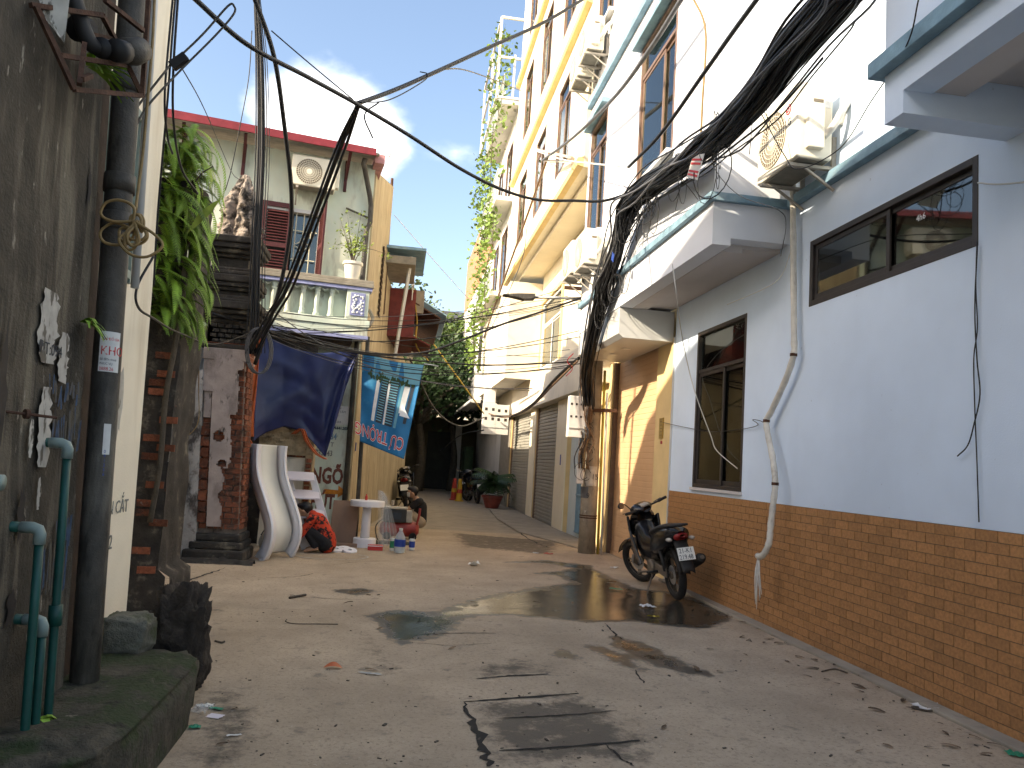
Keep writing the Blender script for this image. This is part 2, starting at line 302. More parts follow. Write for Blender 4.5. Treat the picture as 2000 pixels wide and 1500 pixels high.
    def wallx(s, x0, x1, y0, y1, z0, z1, holes=()):          # wall in the YZ plane with openings (ya,yb,za,zb)
        ys = sorted({y0, y1, *[h[0] for h in holes], *[h[1] for h in holes]}); ys = [y for y in ys if y0 <= y <= y1]
        for a, b in zip(ys, ys[1:]):
            hs = sorted([(h[2], h[3]) for h in holes if h[0] <= a + 1e-6 and h[1] >= b - 1e-6]); z = z0
            for za, zb in hs:
                if za > z: s.box(x0, a, z, x1, b, za)
                z = zb
            if z < z1: s.box(x0, a, z, x1, b, z1)
        return s
    def build(s, name, m, parent=None, smooth=False, bevel=0.0, mesh_only=False, label=None, cat=None, group=None, kind=None, solid=0.0):
        me = bpy.data.meshes.new(name)
        if parent is not None: org = WL[parent.name]
        else:
            xs = np.array(s.v); org = Vector(((xs[:, 0].min() + xs[:, 0].max()) / 2, (xs[:, 1].min() + xs[:, 1].max()) / 2, xs[:, 2].min()))
        me.from_pydata([(p[0] - org[0], p[1] - org[1], p[2] - org[2]) for p in s.v], [], s.f)
        me.materials.append(MATS[m]); me.update()
        if smooth: me.polygons.foreach_set('use_smooth', [True] * len(me.polygons))
        if mesh_only: return me
        return link(name, me, parent, None if parent is not None else org, bevel, label, cat, group, kind, solid)
def link(name, me, parent=None, loc=None, bevel=0.0, label=None, cat=None, group=None, kind=None, solid=0.0):
    o = bpy.data.objects.new(name, me); COL.objects.link(o)
    if parent is not None: o.parent = parent; WL[o.name] = WL[parent.name].copy()
    else: o.location = loc or (0, 0, 0); WL[o.name] = Vector(o.location)
    if solid: md = o.modifiers.new('thick', 'SOLIDIFY'); md.thickness = solid
    if bevel: md = o.modifiers.new('bevel', 'BEVEL'); md.width = bevel; md.segments = 2; md.limit_method = 'ANGLE'
    tag(o, label, cat, group, kind); return o
def tag(o, label=None, cat=None, group=None, kind=None):
    if label: o['label'] = label
    if cat: o['category'] = cat
    if group: o['group'] = group
    if kind: o['kind'] = kind
    return o
def thing(name, label, cat, loc=(0, 0, 0), group=None):
    o = bpy.data.objects.new(name, None); COL.objects.link(o); o.location = loc; WL[o.name] = Vector(loc); o.empty_display_size = 0.1
    return tag(o, label, cat, group)
def piece(name, me, parent, loc, rot=(0, 0, 0), scl=(1, 1, 1)):          # a part that shares mesh data; loc in world space
    o = bpy.data.objects.new(name, me); COL.objects.link(o); o.parent = parent; o.location = Vector(loc) - WL[parent.name]
    o.rotation_euler = rot; o.scale = scl; WL[o.name] = Vector(loc); return o
def spline(pts, per=8):
    P = [Vector(p) for p in pts]; P = [P[0] * 2 - P[1]] + P + [P[-1] * 2 - P[-2]]; o = []
    for i in range(1, len(P) - 2):
        a, b, c, d = P[i - 1:i + 3]
        for k in range(per):
            t = k / per; o.append(0.5 * ((2 * b) + (c - a) * t + (2 * a - 5 * b + 4 * c - d) * t * t + (3 * b - a - 3 * c + d) * t ** 3))
    o.append(P[-2]); return o
def text(name, body, size, m, parent, loc, xdir, ydir, depth=0.002, label=None, squash=1.0, bold=0.0):
    """flat lettering as a thin mesh: xdir = reading direction, ydir = up of the letters; loc = lower left (world)"""
    cu = bpy.data.curves.new(name, 'FONT'); cu.body = body; cu.size = size; cu.extrude = depth / 2; cu.resolution_u = 2; cu.offset = bold
    t = bpy.data.objects.new('tmp', cu); COL.objects.link(t); bpy.context.view_layer.update()
    me = bpy.data.meshes.new_from_object(t.evaluated_get(bpy.context.evaluated_depsgraph_get())); bpy.data.objects.remove(t); bpy.data.curves.remove(cu)
    x, y = Vector(xdir).normalized(), Vector(ydir).normalized(); z = x.cross(y)
    off = Vector(loc) - (WL[parent.name] if parent is not None else Vector((0, 0, 0)))
    for v in me.vertices: c = v.co.copy(); v.co = off + x * c.x * squash + y * c.y + z * c.z
    me.materials.clear(); me.materials.append(MATS[m]); me.update()
    return link(name, me, parent, None, 0, label)
# ================================================================== ground
def inside(poly, x, y):
    c = False; n = len(poly); j = n - 1
    for i in range(n):
        xi, yi = poly[i]; xj, yj = poly[j]
        if (yi > y) != (yj > y) and x < (xj - xi) * (y - yi) / (yj - yi) + xi: c = not c
        j = i
    return c
def dist_poly(poly, x, y):
    d = 9.0; n = len(poly)
    for i in range(n):
        ax, ay = poly[i]; bx, by = poly[(i + 1) % n]; dx, dy = bx - ax, by - ay
        t = max(0, min(1, ((x - ax) * dx + (y - ay) * dy) / (dx * dx + dy * dy + 1e-9))); d = min(d, math.hypot(x - ax - dx * t, y - ay - dy * t))
    return d
def gpoly(pp): return [(gnd(a, b).x, gnd(a, b).y) for a, b in pp]
WET = [gpoly(p) for p in (
    [(718, 1203), (770, 1190), (850, 1196), (905, 1178), (960, 1163), (1040, 1150), (1120, 1139), (1085, 1124), (1035, 1120), (1090, 1116), (1120, 1110), (1060, 1100), (985, 1099), (1060, 1094), (1150, 1104), (1185, 1125), (1240, 1150), (1300, 1155), (1390, 1178), (1432, 1210), (1380, 1230), (1290, 1222), (1230, 1214), (1150, 1216), (1060, 1206), (960, 1200), (905, 1208), (872, 1240), (800, 1254), (775, 1262), (742, 1228)],
    [(1148, 1264), (1180, 1262), (1235, 1285), (1256, 1312), (1215, 1302)], [(1188, 1242), (1235, 1250), (1300, 1278), (1392, 1320), (1330, 1318), (1260, 1290), (1205, 1270)],
    [(1080, 1272), (1100, 1270), (1135, 1288), (1100, 1290)], [(640, 1153), (700, 1149), (745, 1156), (690, 1163)])]
DAMP = [gpoly(p) for p in ([(905, 1368), (1130, 1352), (1210, 1385), (1270, 1450), (1290, 1500), (960, 1500), (935, 1430)], [(925, 1300), (1010, 1285), (1090, 1312), (940, 1330)],
    [(690, 1230), (712, 1236), (770, 1290), (790, 1310), (740, 1318)], [(390, 1350), (460, 1330), (520, 1420), (480, 1500), (370, 1500)], [(880, 1040), (1100, 1058), (1080, 1085), (900, 1068)])]
def field(polys, x, y, soft):
    b = 0.0
    for p in polys:
        d = dist_poly(p, x, y); b = max(b, 0.5 + (d if inside(p, x, y) else -d) / (2 * soft))
    return max(0.0, min(1.0, b))
def make_ground():
    x0, x1, y0, y1, st = -4.4, 3.95, 2.6, 17.0, 0.07
    nx, ny = int((x1 - x0) / st), int((y1 - y0) / st)
    vs_ = []; wet = []; damp = []
    for j in range(ny + 1):
        for i in range(nx + 1):
            x, y = x0 + st * i, y0 + st * j
            z = 0.004 + 0.010 * mnoise.noise((x * 0.7, y * 0.7, 3.1)) + 0.003 * mnoise.noise((x * 4, y * 4, 1.0))
            w = field(WET, x, y, 0.22) if 3 < y < 16.5 else 0; dm = field(DAMP, x, y, 0.22) if y < 16.5 else 0
            if w > 0.5: z -= 0.008 * min(1, (w - 0.5) * 3)
            vs_.append((x, y, z)); wet.append(w); damp.append(dm)
    fs = [(j * (nx + 1) + i, j * (nx + 1) + i + 1, (j + 1) * (nx + 1) + i + 1, (j + 1) * (nx + 1) + i) for j in range(ny) for i in range(nx)]
    me = bpy.data.meshes.new('alley_road'); me.from_pydata(vs_, [], fs)
    for nme, d in (('wet', wet), ('damp', damp)): a = me.attributes.new(nme, 'FLOAT', 'POINT'); a.data.foreach_set('value', d)
    me.polygons.foreach_set('use_smooth', [True] * len(me.polygons)); me.update()
    m = bpy.data.materials.new('alley_concrete'); m.use_nodes = True; t = m.node_tree; b = t.nodes['Principled BSDF']; L = t.links.new
    geo = N('ShaderNodeNewGeometry', t)
    def nz(sc, det=4, rg=0.65):
        n = N('ShaderNodeTexNoise', t); n.inputs['Scale'].default_value = sc; n.inputs['Detail'].default_value = det; n.inputs['Roughness'].default_value = rg; L(geo.outputs['Position'], n.inputs['Vector']); return n.outputs['Fac']
    def mr(src, a, bb, c=0.0, d=1.0): r = N('ShaderNodeMapRange', t); r.inputs[1].default_value = a; r.inputs[2].default_value = bb; r.inputs[3].default_value = c; r.inputs[4].default_value = d; L(src, r.inputs[0]); return r.outputs[0]
    def mixc(f, a, bb):
        k = N('ShaderNodeMix', t, data_type='RGBA'); L(f, k.inputs[0])
        for s_, i in ((a, 6), (bb, 7)):
            if isinstance(s_, tuple): k.inputs[i].default_value = (*s_, 1)
            else: L(s_, k.inputs[i])
        return k.outputs[2]
    c = mixc(mr(nz(1.1), 0.3, 0.7), (0.33, 0.255, 0.175), (0.49, 0.385, 0.27))
    c = mixc(mr(nz(34, 7, 0.75), 0.52, 0.66, 0.0, 0.8), c, (0.20, 0.155, 0.11))
    c = mixc(mr(nz(60, 3), 0.62, 0.72), c, (0.50, 0.43, 0.34))
    c = mixc(mr(nz(5.5), 0.60, 0.72), c, (0.22, 0.18, 0.135))
    c = mixc(mr(nz(80, 3), 0.66, 0.72), c, (0.06, 0.05, 0.04))
    aw = N('ShaderNodeAttribute', t); aw.attribute_name = 'wet'; ad = N('ShaderNodeAttribute', t); ad.attribute_name = 'damp'
    def plus(a, k, bb): x = N('ShaderNodeMath', t, operation='MULTIPLY_ADD'); L(bb, x.inputs[0]); x.inputs[1].default_value = k; L(a, x.inputs[2]); return x.outputs[0]
    dmp = mr(plus(ad.outputs['Fac'], 2.2, nz(6.0, 8, 0.75)), 1.62, 2.05, 0.0, 0.85)
    c = mixc(dmp, c, (0.085, 0.069, 0.05))
    wm = mr(plus(aw.outputs['Fac'], 1.0, nz(5.0, 8, 0.72)), 0.94, 1.06)
    deep = mr(plus(aw.outputs['Fac'], 1.5, nz(3.2, 8, 0.7)), 1.38, 1.62)
    c = mixc(wm, c, (0.062, 0.054, 0.042)); c = mixc(deep, c, (0.045, 0.040, 0.030))
    L(c, b.inputs['Base Color'])
    rg = N('ShaderNodeMix', t, data_type='FLOAT'); L(wm, rg.inputs[0]); rg.inputs[2].default_value = 0.88; rg.inputs[3].default_value = 0.42
    rg2 = N('ShaderNodeMix', t, data_type='FLOAT'); L(deep, rg2.inputs[0]); L(rg.outputs[0], rg2.inputs[2]); rg2.inputs[3].default_value = 0.07
    L(rg2.outputs[0], b.inputs['Roughness'])
    bn = N('ShaderNodeBump', t); bn.inputs['Distance'].default_value = 0.012; L(nz(38, 7, 0.75), bn.inputs['Height'])
    bs = N('ShaderNodeMix', t, data_type='FLOAT'); L(wm, bs.inputs[0]); bs.inputs[2].default_value = 0.8; bs.inputs[3].default_value = 0.12; L(bs.outputs[0], bn.inputs['Strength'])
    L(bn.outputs[0], b.inputs['Normal']); me.materials.append(m); MATS['alley_concrete'] = m
    return link('alley_road', me, kind='structure')
road = make_ground()
B().add([(-150, -150, -0.02), (150, -150, -0.02), (150, 150, -0.02), (-150, 150, -0.02)], [(0, 1, 2, 3)]).build('ground', 'ground_far', kind='structure')
# the deeper stretch of the lane and the pale aprons
def fargrid(u, v): x, y = -4 + 8.2 * u, 16.95 + 24 * v; return (x, y, -0.003 + 0.012 * mnoise.noise((x * 0.6, y * 0.6, 3)))
B().grid(fargrid, 30, 90).build('lane', 'pavement_pale', smooth=True, kind='structure')
ap = gpoly([(1128, 1084), (1000, 1010), (985, 990), (1030, 1000), (1140, 1060)])
B().prism([(3.875, 14.35), (3.45, 14.45), (2.75, 17.2), (2.75, 21.0), (3.0, 25.0), (3.875, 25.0)], 'z', -0.03, 0.035).build('pavement', 'pavement_pale', kind='structure', bevel=0.01)
B().prism([(3.87, 4.0), (3.72, 4.0), (3.735, 6.0), (3.715, 8.2), (3.76, 10.8), (3.87, 10.8)], 'z', -0.03, 0.028).build('kerb', 'pavement_pale', kind='structure', bevel=0.012)
# cracks and drain-slot joints: narrow recessed-looking strips in the concrete
def crack(pp, w, parent=road, jag=0.02, m='crack_dark', nme='crack'):
    P = [gnd(a, b) for a, b in pp]; Q = spline(P, 7); b = B(); L_ = []; R_ = []
    for i, p in enumerate(Q):
        t = Q[min(i + 1, len(Q) - 1)] - Q[max(i - 1, 0)]; n = Vector((-t.y, t.x, 0)).normalized(); e = math.sin(math.pi * (i + 0.3) / (len(Q) + 0.3)) ** 0.5
        ww = w * e * (0.4 + 0.9 * random.random()); o = n * random.uniform(-jag, jag)
        zz = 0.0075 + 0.010 * mnoise.noise((p.x * 0.7, p.y * 0.7, 3.1)) + 0.003 * mnoise.noise((p.x * 4, p.y * 4, 1.0)) if p.y < 16.9 else 0.012
        L_.append((p.x + o.x + n.x * ww, p.y + o.y + n.y * ww, zz)); R_.append((p.x + o.x - n.x * ww, p.y + o.y - n.y * ww, zz))
    k = len(Q); b.add(L_ + R_, [(i, i + 1, k + i + 1, k + i) for i in range(k - 1)]); b.build(nme, m, parent)
for pp, w, j in (([(930, 1326), (985, 1322), (1070, 1318)], 0.016, 0.004), ([(905, 1370), (1000, 1364), (1130, 1355)], 0.018, 0.006), ([(985, 1402), (1090, 1398), (1205, 1389)], 0.012, 0.008), ([(975, 1468), (1100, 1460), (1250, 1449)], 0.016, 0.006),
                 ([(908, 1372), (922, 1405), (945, 1460), (955, 1500)], 0.03, 0.02), ([(1180, 1455), (1215, 1485), (1240, 1500)], 0.008, 0.01), ([(835, 1240), (890, 1238), (968, 1239)], 0.010, 0.004), ([(800, 1256), (880, 1262), (960, 1258)], 0.006, 0.006),
                 ([(320, 1160), (365, 1137), (400, 1125), (440, 1110)], 0.018, 0.02), ([(980, 1018), (1010, 1036), (1040, 1058), (1075, 1072)], 0.02, 0.03), ([(880, 1058), (960, 1060), (1060, 1062), (1120, 1070)], 0.015, 0.03), ([(520, 1130), (580, 1127), (613, 1121)], 0.012, 0.012),
                 ([(650, 1104), (700, 1098), (760, 1096)], 0.008, 0.015), ([(1180, 1218), (1200, 1240), (1215, 1250)], 0.012, 0.02), ([(1240, 1310), (1258, 1335)], 0.008, 0.01), ([(560, 1166), (620, 1168), (700, 1172)], 0.007, 0.02)):
    crack(pp, w, jag=j)
# the chalky ring of white overspray round the working place
b = B(); n = 48; c0 = Vector((-0.87, 11.72, 0))
rg = []
for k in range(n + 1):
    a = R(150) + 2 * math.pi * 0.72 * k / n; r0 = 0.50 + 0.012 * math.sin(5 * a)
    for rr in (r0, r0 + 0.03): rg.append((c0.x + 1.05 * rr * math.cos(a), c0.y + 0.75 * rr * math.sin(a), 0.0125 + 0.010 * mnoise.noise((c0.x * 0.7, c0.y * 0.7, 3.1))))
b.add(rg, [(2 * k, 2 * k + 1, 2 * k + 3, 2 * k + 2) for k in range(n)]); b.build('paint_ring', 'paper_old', road)
# ================================================================== blue house on the right
XW, XB = 3.88, 3.03
bh = thing('blue_house', 'pale blue and white house with brown tile dado along the right of the alley', 'house', (3.88, 7.5, 0))
w = B()
w.wallx(XW, XW + 0.2, 1.5, 10.83, 1.27, 8.3, [(8.45, 9.95, 1.35, 3.42), (4.79, 7.06, 3.22, 3.88)])
w.wallx(XW + 0.004, XW + 0.2, 1.5, 10.83, 0, 1.27); w.build('wall', 'blue_paint', bh)
B().box(XW + 0.19, 1.5, -0.02, 9, 1.6, 14).box(8.9, 1.6, 0, 9, 13.9, 14).build('rear_wall', 'white_paint', bh)
# tile dado: backing of grout, nearest 300 tiles single, the rest one joined part
dado = B().box(XW - 0.006, 2.6, 0, XW + 0.004, 10.815, 1.268).build('tile_dado', 'grout', bh)
TL, TH, G_ = 0.2, 0.0746, 0.006
cells = []
for r in range(17):
    y = 2.6 + (0.1 if r % 2 else 0) - 0.2
    while y < 10.8:
        a, b_ = max(y + G_ / 2, 2.605), min(y + TL - G_ / 2, 10.812)
        if b_ - a > 0.02: cells.append((r, a, b_))
        y += TL
full = B().box(-0.007, -TL / 2 + G_ / 2, G_ / 2, 0, TL / 2 - G_ / 2, TH - G_ / 2).build('tile', 'tile_brown', mesh_only=True)
full.transform(Matrix.Translation((0, 0, -0.0)))
vis = sorted([c for c in cells if 4.3 < (c[1] + c[2]) / 2 and c[2] - c[1] > TL - 2 * G_], key=lambda c: c[1])[:300]; vs_set = set(vis)
rest = B()
zmin = G_ / 2
for c in cells:
    r, a, b_ = c; z = r * TH
    if c in vs_set: piece('tile', full, dado, (XW - 0.006, (a + b_) / 2, z + zmin + random.uniform(-0.0006, 0.0006)), (random.uniform(-0.003, 0.003), random.uniform(-0.006, 0.006), random.uniform(-0.004, 0.004)))
    else: rest.box(XW - 0.0125 - random.uniform(0, 0.001), a, z + G_ / 2, XW - 0.006, b_, z + TH - G_ / 2)
rest.build('tiles_joined', 'tile_brown', dado, kind='stuff')
B().box(XW - 0.02, 10.815, 0, XW + 0.01, 10.85, 3.5).build('corner_strip', 'panel_grey', bh)
def slide_window(parent, X, y0, y1, z0, z1, ym, transom=None, fr='dark_frame', fw=0.05, gl='glass', grille=True, depth=0.1, back='room_dark', rows=9):
    f = B(); xo, xi = X - 0.006, X + depth
    f.box(xo, y0, z0, xi, y0 + fw, z1).box(xo, y1 - fw, z0, xi, y1, z1).box(xo, y0 + fw, z0, xi, y1 - fw, z0 + fw).box(xo, y0 + fw, z1 - fw, xi, y1 - fw, z1)
    zt = transom or z1 - fw
    if transom: f.box(xo + 0.012, y0 + fw, zt, xi - 0.01, y1 - fw, zt + fw * 0.9)
    o = f.build('window', fr, parent, bevel=0.004)
    b = B()
    for a, c, dx in ((y0 + fw, ym + 0.035, 0.045), (ym - 0.035, y1 - fw, 0.02)):
        b = B(); s = 0.045; za, zb = z0 + fw, zt
        b.box(X + dx, a, za, X + dx + 0.022, a + s, zb).box(X + dx, c - s, za, X + dx + 0.022, c, zb).box(X + dx, a + s, za, X + dx + 0.022, c - s, za + s * 1.3).box(X + dx, a + s, zb - s, X + dx + 0.022, c - s, zb)
        b.build('sash', fr, o, bevel=0.003)
        B().box(X + dx + 0.008, a + s, za + s, X + dx + 0.013, c - s, zb - s).build('pane', gl, o)
    if transom: B().box(X + 0.04, y0 + fw, zt + fw * 0.9, X + 0.045, y1 - fw, z1 - fw).build('pane', gl, o)
    if grille:
        g = B(); xg = X + 0.16
        ys = [y0 + (y1 - y0) * t for t in (0.10, 0.2, 0.42, 0.5, 0.6, 0.8, 0.9)]
        for y in ys: g.box(xg, y - 0.009, z0, xg + 0.014, y + 0.009, z1)
        for k in range(rows):
            z = z0 + (z1 - z0) * (k + 0.6) / rows
            for a, c in ((ys[0], ys[1]), (ys[2], ys[4]), (ys[5], ys[6])): g.box(xg - 0.004, a, z - 0.008, xg - 0.001, c, z + 0.008)
        g.build('grille', 'grille_paint', o)
    B().box(X + 0.24, y0 - 0.1, z0 - 0.1, X + 0.27, y1 + 0.1, z1 + 0.1).build('window_backing', back, o)  # sheet behind the panes; room_dark puts an unlit room's shade into its colour
    return o
win1 = slide_window(bh, XW, 8.45, 9.95, 1.35, 3.42, 9.12, 2.86, back='window_backing')
B().box(XW - 0.035, 8.43, 1.315, XW + 0.0, 9.97, 1.349).build('sill', 'soffit_paint', win1)
win2 = slide_window(bh, XW, 4.79, 7.06, 3.22, 3.88, 5.86, None, fw=0.055, gl='glass_dark', rows=3)
text('chalk_mark', '4h6', 0.075, 'print_white', win2, (XW + 0.016, 5.48, 3.60), (0, -1, 0), (0, 0, 1), 0.001)
# ledge round the set-back, projecting upper storeys with downstand beams
B().box(XW - 0.09, 4.545, 4.33, XW - 0.002, 7.40, 4.43).build('ledge', 'teal_ledge', bh, bevel=0.006)
up = B()
up.wallx(XB, XB + 0.2, 7.49, 13.5, 3.89, 14.5, [(8.86, 10.36, 5.45, 7.55), (12.2, 13.35, 5.45, 7.6), (8.9, 10.3, 9.3, 11.4), (12.2, 13.3, 9.3, 11.4)])
up.box(XB + 0.2, 7.49, 3.97, XW + 0.19, 7.69, 14.5); up.box(XB + 0.2, 13.3, 3.97, XW + 1.2, 13.5, 14.5)
up.build('upper_wall', 'white_paint', bh)
B().box(XB + 0.2, 7.69, 3.93, XW - 0.002, 13.3, 3.97).build('soffit', 'soffit_paint', bh)
B().box(XB + 0.2, 7.69, 3.885, XB + 0.42, 13.3, 3.93).build('edge_beam', 'soffit_paint', bh)
lg = B().box(XB - 0.06, 7.43, 4.34, XB - 0.002, 13.49, 4.43).box(XB - 0.002, 7.43, 4.34, XW - 0.002, 7.488, 4.43); lg.build('ledge', 'teal_ledge', bh, bevel=0.006)
B().box(XB - 0.09, 7.43, 8.08, XB - 0.002, 13.49, 8.22).build('ledge', 'teal_ledge', bh, bevel=0.006)
for y0, y1, z0, z1, ym in ((8.86, 10.36, 5.45, 7.55, 9.4), (12.2, 13.35, 5.45, 7.6, 12.75), (8.9, 10.3, 9.3, 11.4, 9.5), (12.2, 13.3, 9.3, 11.4, 12.75)):
    o = slide_window(bh, XB, y0, y1, z0, z1, ym, z1 - 0.5, 'brown_frame', 0.06, 'glass', False, 0.16, 'window_backing')
    B().box(XB + 0.001, y1 + 0.002, z0 - 0.05, XB + 0.006, y1 + 0.12, z1).build('reveal_strip', 'teal_ledge', o)
    B().box(XB - 0.10, y0 - 0.06, z0 - 0.06, XB + 0.0, y1 + 0.06, z0 - 0.002).build('sill', 'panel_grey', o)
    B().box(XB - 0.14, y0 - 0.08, z1 + 0.002, XB + 0.0, y1 + 0.08, z1 + 0.08).build('hood', 'teal_ledge', o)
near = B()
near.box(2.99, 1.2, 4.02, 3.19, 4.54, 9.0); near.box(3.19, 4.345, 4.02, XW - 0.002, 4.539, 9.0); near.box(2.99, 4.345, 3.87, XW - 0.002, 4.539, 4.02)
near.build('upper_wall', 'blue_paint', bh)
B().box(3.19, 1.2, 4.03, 3.42, 4.34, 4.15).build('edge_beam', 'soffit_paint', bh)
B().box(3.42, 1.2, 4.15, XW - 0.002, 4.34, 4.2).build('soffit', 'soffit_paint', bh)
B().box(2.90, 1.1, 4.20, 2.988, 4.60, 4.31).box(2.988, 4.541, 4.20, XW - 0.1, 4.60, 4.31).build('ledge', 'teal_ledge', bh, bevel=0.006)

# ------------------------------------------------------------------ garage front under the bay
gf = thing('garage_front', 'peach roller shutter between ochre pillars under a boxed canopy', 'garage', (3.88, 12.5, 0))
B().box(XW - 0.005, 10.855, 0, XW + 0.3, 11.58, 3.5).build('pillar', 'ochre_plaster', gf, bevel=0.006)
B().box(XW - 0.02, 14.06, 0, XW + 0.3, 14.32, 3.5).build('pillar', 'ochre_plaster', gf, bevel=0.006)
B().box(XW + 0.04, 11.58, 0, XW + 0.1, 11.62, 3.5).build('guide_rail', 'brown_frame', gf); B().box(XW + 0.0, 14.0, 0, XW + 0.1, 14.06, 3.5).build('guide_rail', 'brown_frame', gf)
cur = B().box(XW + 0.085, 11.62, 0.0, XW + 0.1, 14.0, 3.52).build('shutter', 'peach_metal', gf)
sl = B().prism([(-0.009, 0.003), (-0.012, 0.012), (-0.012, 0.08), (-0.009, 0.0905), (0, 0.0905), (0, 0.003)], 'y', -1.19, 1.19).build('slat', 'peach_metal', mesh_only=True)
for k in range(37): piece('slat', sl, cur, (XW + 0.085, 12.81, 0.06 + k * 0.0925))
B().box(XW + 0.06, 11.62, 0.0, XW + 0.083, 14.0, 0.055).build('bottom_bar', 'peach_metal', cur)
B().box(XW + 0.11, 10.83, 0, XW + 0.3, 14.33, 4.0).build('lintel_wall', 'ochre_plaster', gf)
cb = thing('canopy_box', 'grey panelled canopy box over the peach roller shutter', 'canopy', (3.5, 12.2, 3.43))
B().prism([(3.04, 3.50), (3.04, 3.885), (XW - 0.003, 3.885), (XW - 0.003, 3.44), (3.12, 3.44)], 'y', 10.92, 13.52).build('box', 'panel_grey', cb, bevel=0.003)
for y in (11.9, 12.6, 13.3): B().lathe([(0.07, 0), (0.075, -0.008), (0.05, -0.01)], (3.45, y, 3.4395), 16).build('downlight', 'lamp_white', cb)
for k in range(1, 4): B().box(3.036, 10.92 + k * 0.66, 3.5, 3.0395, 10.926 + k * 0.66, 3.885).build('panel_joint', 'dark_frame', cb)
p = B().box(XW - 0.022, 11.17, 2.02, XW - 0.006, 11.33, 2.33).build('name_plaque', 'gold_plate', label='small brass plaque on the ochre pillar beside the peach shutter', cat='plaque')
for k in range(5): B().box(XW - 0.024, 11.20, 2.07 + k * 0.05, XW - 0.0221, 11.30 - 0.02 * (k % 2), 2.075 + k * 0.05).build('text_line', 'print_dark', p)
B().box(XW - 0.012, 11.2, 1.94, XW - 0.006, 11.27, 1.985).build('sticker', 'wire_red', p)

# ------------------------------------------------------------------ yellow house further on
yh = thing('yellow_house', 'tall cream and yellow house with grey shutters beyond the utility pole', 'house', (3.88, 19, 0))
Y0, Y1 = 14.33, 22.5
for ya, yb in ((Y0, 15.95), (17.9, 19.1), (22.2, 23.1), (27.2, 30.0)): B().box(XW, ya, 0, XW + 0.2, yb, 3.15).build('wall', 'ochre_plaster', yh)
B().box(XW - 0.2, Y0, 3.15, XW + 0.2, 30.0, 4.12).build('fascia', 'cream_wall', yh, bevel=0.01)
for ya, yb in ((17.9, 19.08), (22.2, 23.1)): B().box(XW - 0.03, ya, 0, XW, yb, 3.14).build('pillar_face', 'yellow_wall', yh, bevel=0.005)
for a, b_, in ((19.1, 22.2), (23.1, 27.2)):
    s_ = B().box(XW + 0.09, a, 0, XW + 0.11, b_, 3.15); o = s_.build('shutter', 'grey_shutter', yh); c = B()
    for k in range(34): c.prism([(XW + 0.09, 0.02 + k * 0.092), (XW + 0.068, 0.035 + k * 0.092), (XW + 0.068, 0.085 + k * 0.092), (XW + 0.09, 0.10 + k * 0.092)], 'y', a + 0.03, b_ - 0.03)
    c.build('shutter_slats', 'grey_shutter', o, kind='stuff'); [B().box(XW + 0.03, ya, 0, XW + 0.09, ya + 0.05, 3.15).build('guide_rail', 'brown_frame', o) for ya in (a, b_ - 0.05)]
d = B().box(XW + 0.10, 15.95, 0, XW + 0.14, 17.9, 3.15).build('door', 'pale_blue_door', yh)
g = B()
for k in range(9): g.box(XW + 0.06, 16.0 + k * 0.115, 0.1, XW + 0.08, 16.03 + k * 0.115, 2.4)
for z in (0.1, 0.9, 1.6, 2.4): g.box(XW + 0.055, 15.97, z, XW + 0.085, 16.98, z + 0.04)
g.build('grille', 'teal_ledge', d)
B().box(XW - 0.036, 18.35, 1.55, XW - 0.031, 18.45, 1.8).build('sign_plate', 'print_blue', yh)
sw = B(); sw.wallx(XW, XW + 0.2, Y0 - 0.4, Y1, 4.12, 7.1, [(19.4, 22.2, 4.2, 6.2)]); sw.build('wall', 'yellow_wall', yh)
o = slide_window(yh, XW, 19.4, 22.2, 4.2, 6.2, 20.8, 5.5, 'far_white', 0.07, 'glass_dark', True, 0.1, 'room_dark')
B().box(XW - 0.07, 19.25, 4.121, XW - 0.002, 22.3, 4.2).build('sill', 'yellow_band', o)
B().box(XW - 0.05, 19.28, 4.2, XW - 0.002, 19.4, 6.2).box(XW - 0.05, 22.2, 4.2, XW - 0.002, 22.3, 6.2).box(XW - 0.07, 19.25, 6.2, XW - 0.002, 22.3, 6.32).build('surround', 'yellow_band', o)
tops = B(); hol = []
for z in (8.0, 11.4, 14.8): hol += [(15.6, 17.0, z, z + 2.1), (18.6, 20.0, z, z + 2.1), (21.6, 23.0, z, z + 2.1)]
tops.wallx(XB + 0.02, XB + 0.22, 14.0, 24.6, 7.2, 20.5, hol); tops.box(XB + 0.22, 14.0, 7.2, 6, 14.2, 20.5); tops.box(XB + 0.22, 24.4, 7.2, 6, 24.6, 20.5)
tops.build('upper_wall', 'yellow_wall', yh); B().box(XB + 0.22, 14.2, 7.1, XW + 0.2, 24.4, 7.2).build('soffit', 'yellow_wall', yh)
for h in hol: slide_window(yh, XB + 0.02, *h, (h[0] + h[1]) / 2, h[3] - 0.5, 'brown_frame', 0.06, 'glass', False, 0.14, 'window_backing')
for z in (7.2, 10.5, 13.9, 17.2):
    B().prism([(XB + 0.02, z), (XB - 0.10, z + 0.03), (XB - 0.13, z + 0.10), (XB - 0.10, z + 0.17), (XB + 0.02, z + 0.2)], 'y', 14.0, 24.6).build('moulding', 'yellow_band', yh)

